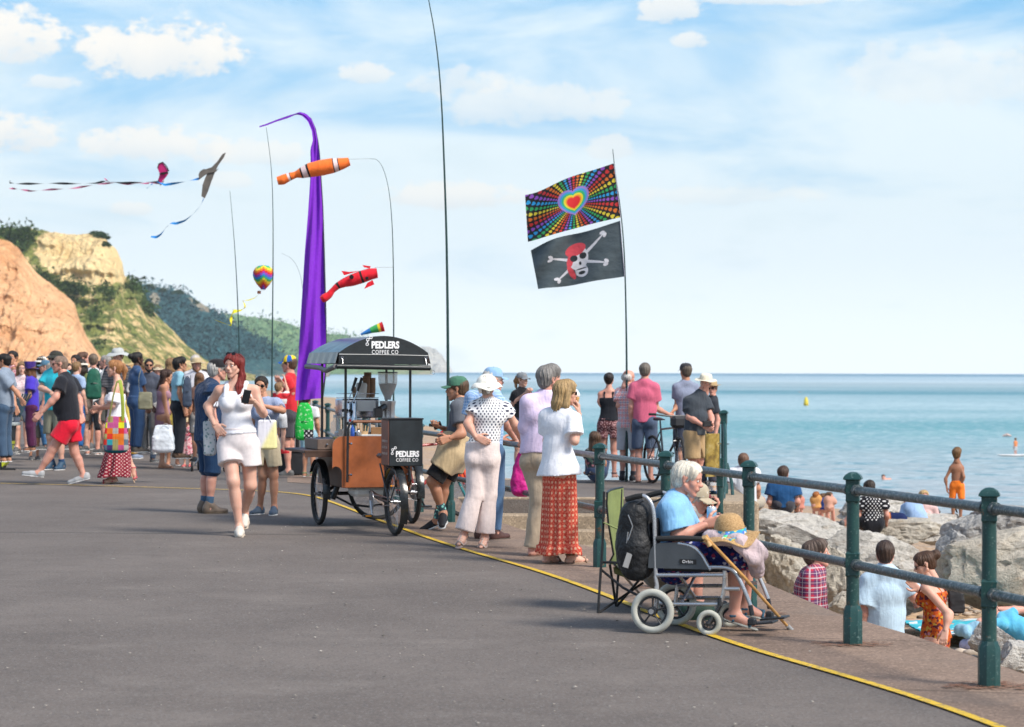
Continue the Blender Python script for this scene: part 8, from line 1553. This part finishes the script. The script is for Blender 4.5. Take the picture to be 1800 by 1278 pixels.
def banner():
    D = 34.5; L = [(519, 704), (521, 670), (524, 640), (526, 600), (531, 520), (536, 440), (541, 380), (545, 320), (546, 285), (545.5, 262), (550, 247), (548, 230), (541, 213), (531, 203.5), (521, 201), (505, 208), (485, 214), (470, 220), (456, 224)]
    R_ = [(566, 700), (570, 670), (572, 640), (573, 600), (571, 520), (569, 440), (567, 370), (563, 310), (562, 280), (560, 262), (558, 245), (554, 226), (548, 210), (540, 201), (528, 196.5), (503, 205), (484, 211.5), (469, 217.5), (456, 221.5)]
    n = 60; s = np.linspace(0, 1, len(L)); S2 = np.linspace(0, 1, n); L = np.array(L, float); R_ = np.array(R_, float)
    Li = np.stack([np.interp(S2, s, L[:, 0]), np.interp(S2, s, L[:, 1])], 1); Ri = np.stack([np.interp(S2, s, R_[:, 0]), np.interp(S2, s, R_[:, 1])], 1); G = []
    for i in range(n):
        row = []; w = abs(Ri[i, 0]-Li[i, 0])/50
        for u in np.linspace(0, 1, 16): x, y = Li[i]*(1-u)+Ri[i]*u; d = w*(.05*math.sin(u*7+S2[i]*9)+.035*math.sin(u*15-S2[i]*22)+.10*u); row.append(np.array(px(x, y, D+d)))
        G.append(row)
    G = np.array(G); b = np.array(px(560, 760, D)); b[2] = 0; t = thing('feather_banner', 'long violet feather banner curling over at the top behind the cart', 'banner', b); mb = MB(); mb.grid(G-b); mb.grid((G-b)[::-1]+(0, .006, 0)); mb.build('banner_cloth', cloth((.19, .022, .50), .7, 5, name='banner_cloth'), t)
    mb = MB(); P = [np.array((G[0][-1][0], G[0][-1][1]+.02, 0))-b]+[G[i][-1]+(0.0, .02, 0)-b for i in range(0, n, 4)]; mb.tube(P, np.linspace(.02, .004, len(P)), 8); mb.build('pole', BLACKM, t)
banner()
def spine_tube(label, name, pts, rad, D, colfn, cat='windsock', n=18, fins=(), open_end=True, sub=8):
    "inflated fabric tube along photo points; colour by length through vertex position"
    P = [Vector(px(x, y, D)) for x, y in pts]; T = np.linspace(0, 1, len(P)); TT = np.linspace(0, 1, len(P)*sub); A = np.array([tuple(p) for p in P]); C = np.stack([np.interp(TT, T, A[:, k]) for k in range(3)], 1); Rr = np.interp(TT, T, rad)
    for k in range(2): C[1:-1] = (C[:-2]+2*C[1:-1]+C[2:])/4; Rr[1:-1] = (Rr[:-2]+2*Rr[1:-1]+Rr[2:])/4
    t = thing(name, label, cat, C[0]); mb = MB(); mb.tube(C-C[0], Rr/ppm(D), n, caps=not open_end, sy=.8); mi = [colfn(TT[i]) for i in range(len(TT)-1) for k in range(n)]; mats = []
    V = np.concatenate(mb.V); me = mesh_from('sleeve', V, mb.F[:len(mi)]); me.polygons.foreach_set('material_index', np.array(mi, dtype=np.int32)); o = link('sleeve', me, None, t); return t, o, C
OR, WH, BK = cloth((.85, .17, .03), .7, 9), cloth((.72, .55, .55), .6, 9), cloth((.012, .012, .014), .5, 9)
t, o, C = spine_tube('orange, white and black striped fish windsock flying near the top of the banner', 'fish_windsock', [(614, 284), (600, 288), (585, 291), (565, 295), (545, 299), (530, 304), (520, 307), (508, 311), (497, 316), (488, 318)], [9, 13, 16.5, 17.5, 16, 12, 7, 9, 11, 9], 33,
    lambda s: 2 if .13 < s < .15 or .19 < s < .21 or .45 < s < .47 or .54 < s < .56 or .735 < s < .75 else (1 if .15 < s < .19 or .47 < s < .54 or .75 < s < .79 else 0))
for m in (OR, WH, BK): o.data.materials.append(m)
RD = cloth((.70, .015, .03), .7, 9)
t, o, C = spine_tube('red carp windsock with dark spots and fins beside the purple banner', 'carp_windsock', [(663, 480), (650, 482), (635, 487), (618, 493), (605, 497), (594, 502), (585, 510), (578, 519), (570, 524), (565, 527)], [11, 13, 14, 13, 10, 7.5, 6, 8, 9.5, 7], 33, lambda s: 1 if .20 < s < .225 or .53 < s < .56 else 0)
for m in (RD, BK): o.data.materials.append(m)
def flat(t, name, pts, D, mat, th=.012, ref=None):
    V = [np.array(px(x, y, D))-ref for x, y in pts]; n = len(V); mb = MB(); W_ = [v-(0, th/2, 0) for v in V]+[v+(0, th/2, 0) for v in V]; mb.add(W_, [tuple(range(n))[::-1], tuple(range(n, 2*n))]+[(i, (i+1) % n, (i+1) % n+n, i+n) for i in range(n)]); return mb.build(name, mat, t, 20)
r0 = np.array(t.location)
flat(t, 'fin', [(605, 484), (600, 476), (614, 478), (632, 476)], 32.95, RD, ref=r0); flat(t, 'fin', [(646, 497), (640, 508), (658, 500), (655, 492)], 32.85, RD, ref=r0); flat(t, 'fin', [(640, 470), (637, 466), (652, 468), (650, 472)], 32.95, RD, ref=r0)
for x, y, r in ((645, 489, 3), (618, 487, 4)): mb = MB(); mb.lathe([(0, 0), (r/ppm(33), 0), (r/ppm(33), .01), (0, .012)], np.array(px(x, y, 32.9-.02))-r0, (0, -1, 0), 12); mb.build('spot', BK, t)
RAIN = [(.55, .02, .03), (.65, .18, .02), (.70, .55, .03), (.05, .38, .10), (.03, .20, .55), (.25, .05, .40)]
t, o, C = spine_tube('rainbow cone windsock peeking over the cart canopy', 'cone_windsock', [(674, 574), (664, 577), (654, 580), (644, 584), (634, 588)], [11, 9.5, 7, 4.5, 2], 33, lambda s: 0 if s < .12 else (2 if s < .22 else 3 if s < .55 else 4))
for c in RAIN: o.data.materials.append(cloth(c, .5, 9))
def balloon():
    D = 40; c = px(463, 466, D); t = thing('balloon_windsock', 'rainbow hot air balloon kite with basket and yellow spiral tail', 'kite', c); k = 1/ppm(D)
    pr = [(0, 0), (9, 1.2), (14, 5), (17.5, 11), (18, 18), (16, 26), (11, 34), (6, 40), (3.5, 43)]; n = 24; P = []
    hh = np.linspace(0, 43, 34); rr = np.interp(hh, [p[1] for p in pr], [p[0] for p in pr]); mb = MB()
    for h, r in zip(hh, rr): P.append([(r*k*(1+.03*math.cos(a*8))*math.cos(a), r*k*(1+.03*math.cos(a*8))*math.sin(a), -h*k) for a in np.arange(n)*2*PI/n])
    mb.grid(np.array(P)[::-1], closed=True); e = mb.build('envelope', None, t); mi = []
    for i in range(33):
        for j_ in range(n): h = 43*(33-i)/33; q = int((h+3.5*abs((j_ % 6)-3)/1.5)/3.9); mi.append([4, 3, 2, 1, 0, 5, 4, 3, 2, 1, 0, 5, 4][q % 13])
    e.data.materials.clear(); [e.data.materials.append(cloth(c_, .3, 9)) for c_ in RAIN]; e.data.polygons.foreach_set('material_index', np.array(mi, dtype=np.int32))
    mb = MB(); mb.box((-.07, 0, -48*k), (6*k, 6*k, 5*k), bev=.005); mb.build('basket', M((.22, .08, .04)), t); mb = MB(); [mb.tube([(sx*3.5*k, 0, -43*k), (-.07+sx*2.5*k, 0, -46*k)], .002, 4) for sx in (-1, 1)]; mb.build('rope', M((.3, .3, .3)), t)
    pts = [(455, 517), (448, 524), (436, 528), (426, 528), (430, 534), (431, 541), (422, 546), (410, 547), (405, 556), (408, 566), (406, 573), (398, 570), (388, 566), (377, 562)]; ws = [.6, 1.2, 3, 7, 5, 8, 7, 8, 8, 8, 5, 7, 7, 4]
    P = np.array([np.array(px(x, y, D))-np.array(c) for x, y in pts]); T = np.linspace(0, 1, len(P)); TT = np.linspace(0, 1, 70); Q = np.stack([np.interp(TT, T, P[:, q]) for q in range(3)], 1); w = np.interp(TT, T, ws)*k/2
    for _ in range(3): Q[1:-1] = (Q[:-2]+2*Q[1:-1]+Q[2:])/4
    th = TT*20; off = np.stack([.5*np.cos(th), np.abs(np.sin(th*1.0)), .8*np.cos(th*.5)+.4], 1)*w[:, None]; G = np.stack([Q-off, Q+off], 1); mb = MB(); mb.grid(G); mb.grid(G[::-1]+(0, .004, 0)); mb.build('spiral_tail', cloth((.70, .62, .03), .3), t)
balloon()
def ribbon(t, name, pts, w, D, mat, ref, tw=30):
    P = np.array([np.array(px(x, y, D))-ref for x, y in pts]); T = np.linspace(0, 1, len(P)); TT = np.linspace(0, 1, 90); Q = np.stack([np.interp(TT, T, P[:, q]) for q in range(3)], 1)
    for _ in range(4): Q[1:-1] = (Q[:-2]+2*Q[1:-1]+Q[2:])/4
    th = TT*tw; off = np.stack([.2*np.sin(th), np.sin(th), .5+.5*np.cos(th)], 1)*w/2; G = np.stack([Q-off, Q+off], 1); mb = MB(); mb.grid(G); mb.grid(G[::-1]+(0, .006, 0)); return mb.build(name, mat, t)
def kites():
    D = 55; c = np.array(px(288, 305, D)); t = thing('butterfly_kite', 'magenta and black butterfly kite trailing two long dark ribbons', 'kite', c); MG = cloth((.45, .02, .14), .4)
    flat(t, 'wing', [(281, 306), (277, 296), (279, 288), (286, 286), (291, 292), (296, 301), (290, 306)], D, MG, ref=c); flat(t, 'wing', [(281, 306), (290, 305), (297, 303), (293, 310), (286, 318), (282, 325), (278, 316)], D+.02, MG, ref=c); flat(t, 'body', [(279, 306), (284, 303), (294, 302), (297, 304), (288, 307)], D-.04, BK, ref=c)
    for q in ([(277, 296), (279, 288), (286, 285), (292, 291), (297, 301)], [(278, 316), (282, 326), (288, 318)]): mb = MB(); mb.tube([np.array(px(x, y, D-.02))-c for x, y in q], .012, 6); mb.build('edge', BK, t)
    ribbon(t, 'tail', [(280, 320), (250, 320), (215, 322), (185, 318), (170, 322), (130, 323), (95, 322), (60, 323), (30, 323), (16, 321), (18, 317)], .05, D, BK, c, 34); ribbon(t, 'tail', [(280, 322), (240, 321), (200, 321), (170, 324), (130, 331), (90, 333), (55, 336), (30, 332), (16, 331)], .045, D+.1, cloth((.50, .16, .26)), c, 40); ribbon(t, 'tail', [(262, 322), (225, 324), (190, 319), (182, 312)], .035, D+.05, MG, c, 16)
    D = 50; c = np.array(px(365, 300, D)); t = thing('bird_kite', 'grey bird shaped kite with long blue ribbons', 'kite', c); GR = M((.13, .115, .10), .8, .25, 6, .3, 20)
    flat(t, 'wing', [(360, 298), (372, 294), (382, 284), (391, 271), (397, 268), (394, 276), (384, 290), (379, 300), (372, 318), (365, 338), (360, 349), (354, 345), (356, 325), (361, 312), (364, 305)], D, GR, ref=c); flat(t, 'tail', [(352, 301), (358, 297), (372, 300), (381, 298), (384, 296), (380, 302), (366, 304), (350, 316), (349, 306)], D-.03, GR, ref=c)
    BL = cloth((.01, .20, .55), .3); ribbon(t, 'ribbon', [(350, 314), (335, 317), (315, 321), (290, 325), (275, 319)], .05, D, BL, c, 9); ribbon(t, 'ribbon', [(268, 322), (264, 326), (258, 331)], .05, D, BL, c, 4); ribbon(t, 'ribbon', [(358, 349), (352, 362), (340, 376), (325, 388), (310, 393), (300, 392), (290, 402), (283, 412), (275, 417), (265, 416)], .05, D, BL, c, 14)
kites()
def flag(label, corners, D, mat, amp=.05, n=(30, 20), seed=0):
    "corners TL, TR, BR, BL in photo pixels; hoist on the right"
    tl, tr, br, bl = [np.array(q, float) for q in corners]; G = []; nx, ny = n
    for j_ in range(ny):
        v = j_/(ny-1); row = []
        for i in range(nx):
            u = i/(nx-1); p = (tl*(1-u)+tr*u)*(1-v)+(bl*(1-u)+br*u)*v; w = (1-u); ph = u*9+v*2+seed
            p = p+np.array((0, 5*w*math.sin(u*6+seed)*(.5+.5*math.sin(seed+2*v))+2.0*math.sin(ph)*w)); row.append(np.array(px(p[0], p[1], D+amp*w*1.6*math.sin(ph)+.3*w+.05*math.sin(v*9+u*14)*w)))
        G.append(row)
    G = np.array(G); c = G[0][-1]; t = thing('flag', label, 'flag', c); V = (G-c).reshape(-1, 3); F = [(j_*nx+i, (j_+1)*nx+i, (j_+1)*nx+i+1, j_*nx+i+1) for j_ in range(ny-1) for i in range(nx-1)]
    V2 = np.concatenate([V, V+(0, .004, 0)]); F2 = F+[tuple(q+nx*ny for q in f[::-1]) for f in F]; me = mesh_from('flag_cloth', V2, F2); uvl = me.uv_layers.new(name='UVMap'); li = np.zeros(len(me.loops), dtype=np.int32); me.loops.foreach_get('vertex_index', li); li = li % (nx*ny)
    uv = np.stack([(li % nx)/(nx-1), 1-(li//nx)/(ny-1)], 1); uvl.data.foreach_set('uv', uv.astype(np.float32).ravel()); link('flag_cloth', me, mat, t)
    mb = MB(); mb.tube([G[0][-1]-c, G[-1][-1]-c], .014, 6, sy=.3); mb.build('hoist_band', cloth((.55, .52, .62)), t)
    return t
def mat_heart():
    m, nt, b = newmat('heart_flag'); uv = nt.node('ShaderNodeTexCoord').outputs['UV']; u, v, _ = nt.sep(uv); x = nt.math('MULTIPLY', nt.math('SUBTRACT', u, .52), 1.55); y = nt.math('SUBTRACT', v, .47)
    def heart(X, Y):   # < 0 inside
        x2 = nt.math('MULTIPLY', X, X); y2 = nt.math('MULTIPLY', Y, Y); a = nt.math('SUBTRACT', nt.math('ADD', x2, y2), 1.0); a3 = nt.math('MULTIPLY', nt.math('MULTIPLY', a, a), a); return nt.math('SUBTRACT', a3, nt.math('MULTIPLY', x2, nt.math('MULTIPLY', y2, Y)))
    r = nt.math('SQRT', nt.math('ADD', nt.math('MULTIPLY', x, x), nt.math('MULTIPLY', y, y))); th = nt.math('ARCTAN2', x, y); N = 42.0
    q = nt.math('MULTIPLY_ADD', th, N/(2*PI), 42.0); idx = nt.math('FLOOR', q); fr = nt.math('SUBTRACT', nt.math('FRACT', q), .5); lq = .125
    kk = nt.math('DIVIDE', nt.math('LOGARITHM', nt.math('MAXIMUM', r, .01), math.e), lq); kf = nt.math('SUBTRACT', nt.math('FRACT', nt.math('ADD', kk, 60.0)), .5); sc = 2*PI/N*.30
    hx = nt.math('DIVIDE', nt.math('MULTIPLY', fr, 2*PI/N), sc); hy = nt.math('DIVIDE', nt.math('MULTIPLY', kf, lq), sc); h = heart(hx, nt.math('MULTIPLY', hy, 1.0)); small = nt.math('LESS_THAN', h, 0.0)
    cidx = nt.math('DIVIDE', nt.math('ADD', nt.math('MODULO', idx, 6.0), .5), 6.0); cols = nt.ramp(cidx, [(i/6, c) for i, c in enumerate([(.62, .03, .03), (.70, .16, .02), (.72, .58, .04), (.03, .36, .10), (.02, .32, .65), (.28, .08, .48)])], 'CONSTANT')
    c = nt.mix(small, (.014, .014, .014), cols)
    for s, cc in ((.235, (.30, .20, .55)), (.205, (.05, .30, .62)), (.175, (.03, .42, .16)), (.145, (.75, .62, .03)), (.118, (.75, .25, .03)), (.098, (.66, .02, .025))):
        h = heart(nt.math('DIVIDE', x, s), nt.math('DIVIDE', nt.math('ADD', y, -.01), s)); c = nt.mix(nt.math('LESS_THAN', h, 0.0), c, cc)
    nt.put(b, 'Base Color', c); b.inputs['Roughness'].default_value = .75; return m
def mat_pirate():
    m, nt, b = newmat('skull_flag'); uv = nt.node('ShaderNodeTexCoord').outputs['UV']; u0, v0, _ = nt.sep(uv); X = nt.math('MULTIPLY', nt.math('SUBTRACT', u0, .5), 1.38); Y = nt.math('MULTIPLY', nt.math('SUBTRACT', v0, .49), .86)
    def el(cx, cy, rx, ry, a=0.0):
        dx = nt.math('SUBTRACT', X, cx); dy = nt.math('SUBTRACT', Y, cy); ca, sa = math.cos(a), math.sin(a)
        p = nt.math('DIVIDE', nt.math('ADD', nt.math('MULTIPLY', dx, ca), nt.math('MULTIPLY', dy, sa)), rx); q = nt.math('DIVIDE', nt.math('SUBTRACT', nt.math('MULTIPLY', dy, ca), nt.math('MULTIPLY', dx, sa)), ry)
        return nt.math('LESS_THAN', nt.math('ADD', nt.math('MULTIPLY', p, p), nt.math('MULTIPLY', q, q)), 1.0)
    c = nt.mix(nt.noise(uv, 4, 3), (.055, .078, .090), (.080, .105, .118)); Wc = (.62, .62, .66); Rc = (.60, .06, .08); K = (.02, .025, .03)
    def bone(x0, y0, x1, y1):
        nonlocal c; a = math.atan2(y1-y0, x1-x0); L = math.hypot(x1-x0, y1-y0); sh = [el((x0+x1)/2, (y0+y1)/2, L/2, .026, a)]
        for ex, ey, s in ((x0, y0, -1), (x1, y1, 1)): sh += [el(ex-s*.0+.028*math.sin(a), ey-.028*math.cos(a), .042, .027, a+.5), el(ex-.028*math.sin(a), ey+.028*math.cos(a), .042, .027, a-.5)]
        for q in sh: c = nt.mix(q, c, Wc)
    bone(-.43, -.0+.10, .42, -.15); bone(-.36, -.30, .42, .32)
    for q, col in ((el(.0, .02, .155, .20, -.15), Wc), (el(.03, -.20, .10, .11, .1), Wc), (el(.03, -.235, .055, .03, .1), K), (el(-.03, .17, .165, .10, .3), Rc), (el(-.13, .0, .05, .12, -.3), Rc), (el(-.13, -.20, .045, .13, .35), Rc), (el(-.07, .03, .058, .055), K), (el(.075, .05, .055, .055), K), (el(.02, -.07, .02, .032), K), (el(.03, -.165, .09, .012, .1), K)): c = nt.mix(q, c, col)
    nt.put(b, 'Base Color', c); b.inputs['Roughness'].default_value = .8; nt.put(b, 'Normal', nt.bump(nt.noise(uv, 5, 3), .5, .05)); return m
flag('black flag with a rainbow heart and rays of little coloured hearts', ((923, 340), (1079, 287), (1091, 382), (928, 422)), 35.1, mat_heart(), seed=.5)
flag('faded black pirate flag with skull in red headscarf and crossed bones', ((933, 436), (1090, 388), (1098, 486), (946, 510)), 35.15, mat_pirate(), seed=2.4)
def haze():
    mb = MB(); x0, x1, y0, y1, z0, z1 = -9100, 9100, -450, 9100, -14, 420
    mb.box(((x0+x1)/2, (y0+y1)/2, (z0+z1)/2), (x1-x0, y1-y0, z1-z0)); m = bpy.data.materials.new('haze'); m.use_nodes = True; t = m.node_tree
    t.nodes.remove(t.nodes['Principled BSDF']); v = t.nodes.new('ShaderNodeVolumePrincipled'); v.inputs['Color'].default_value = (.82, .94, 1, 1); v.inputs['Density'].default_value = HAZE
    t.links.new(v.outputs[0], t.nodes['Material Output'].inputs['Volume']); tag(mb.build('haze', m, smooth=False), kind='stuff')
HAZE = 5.5e-5
haze()
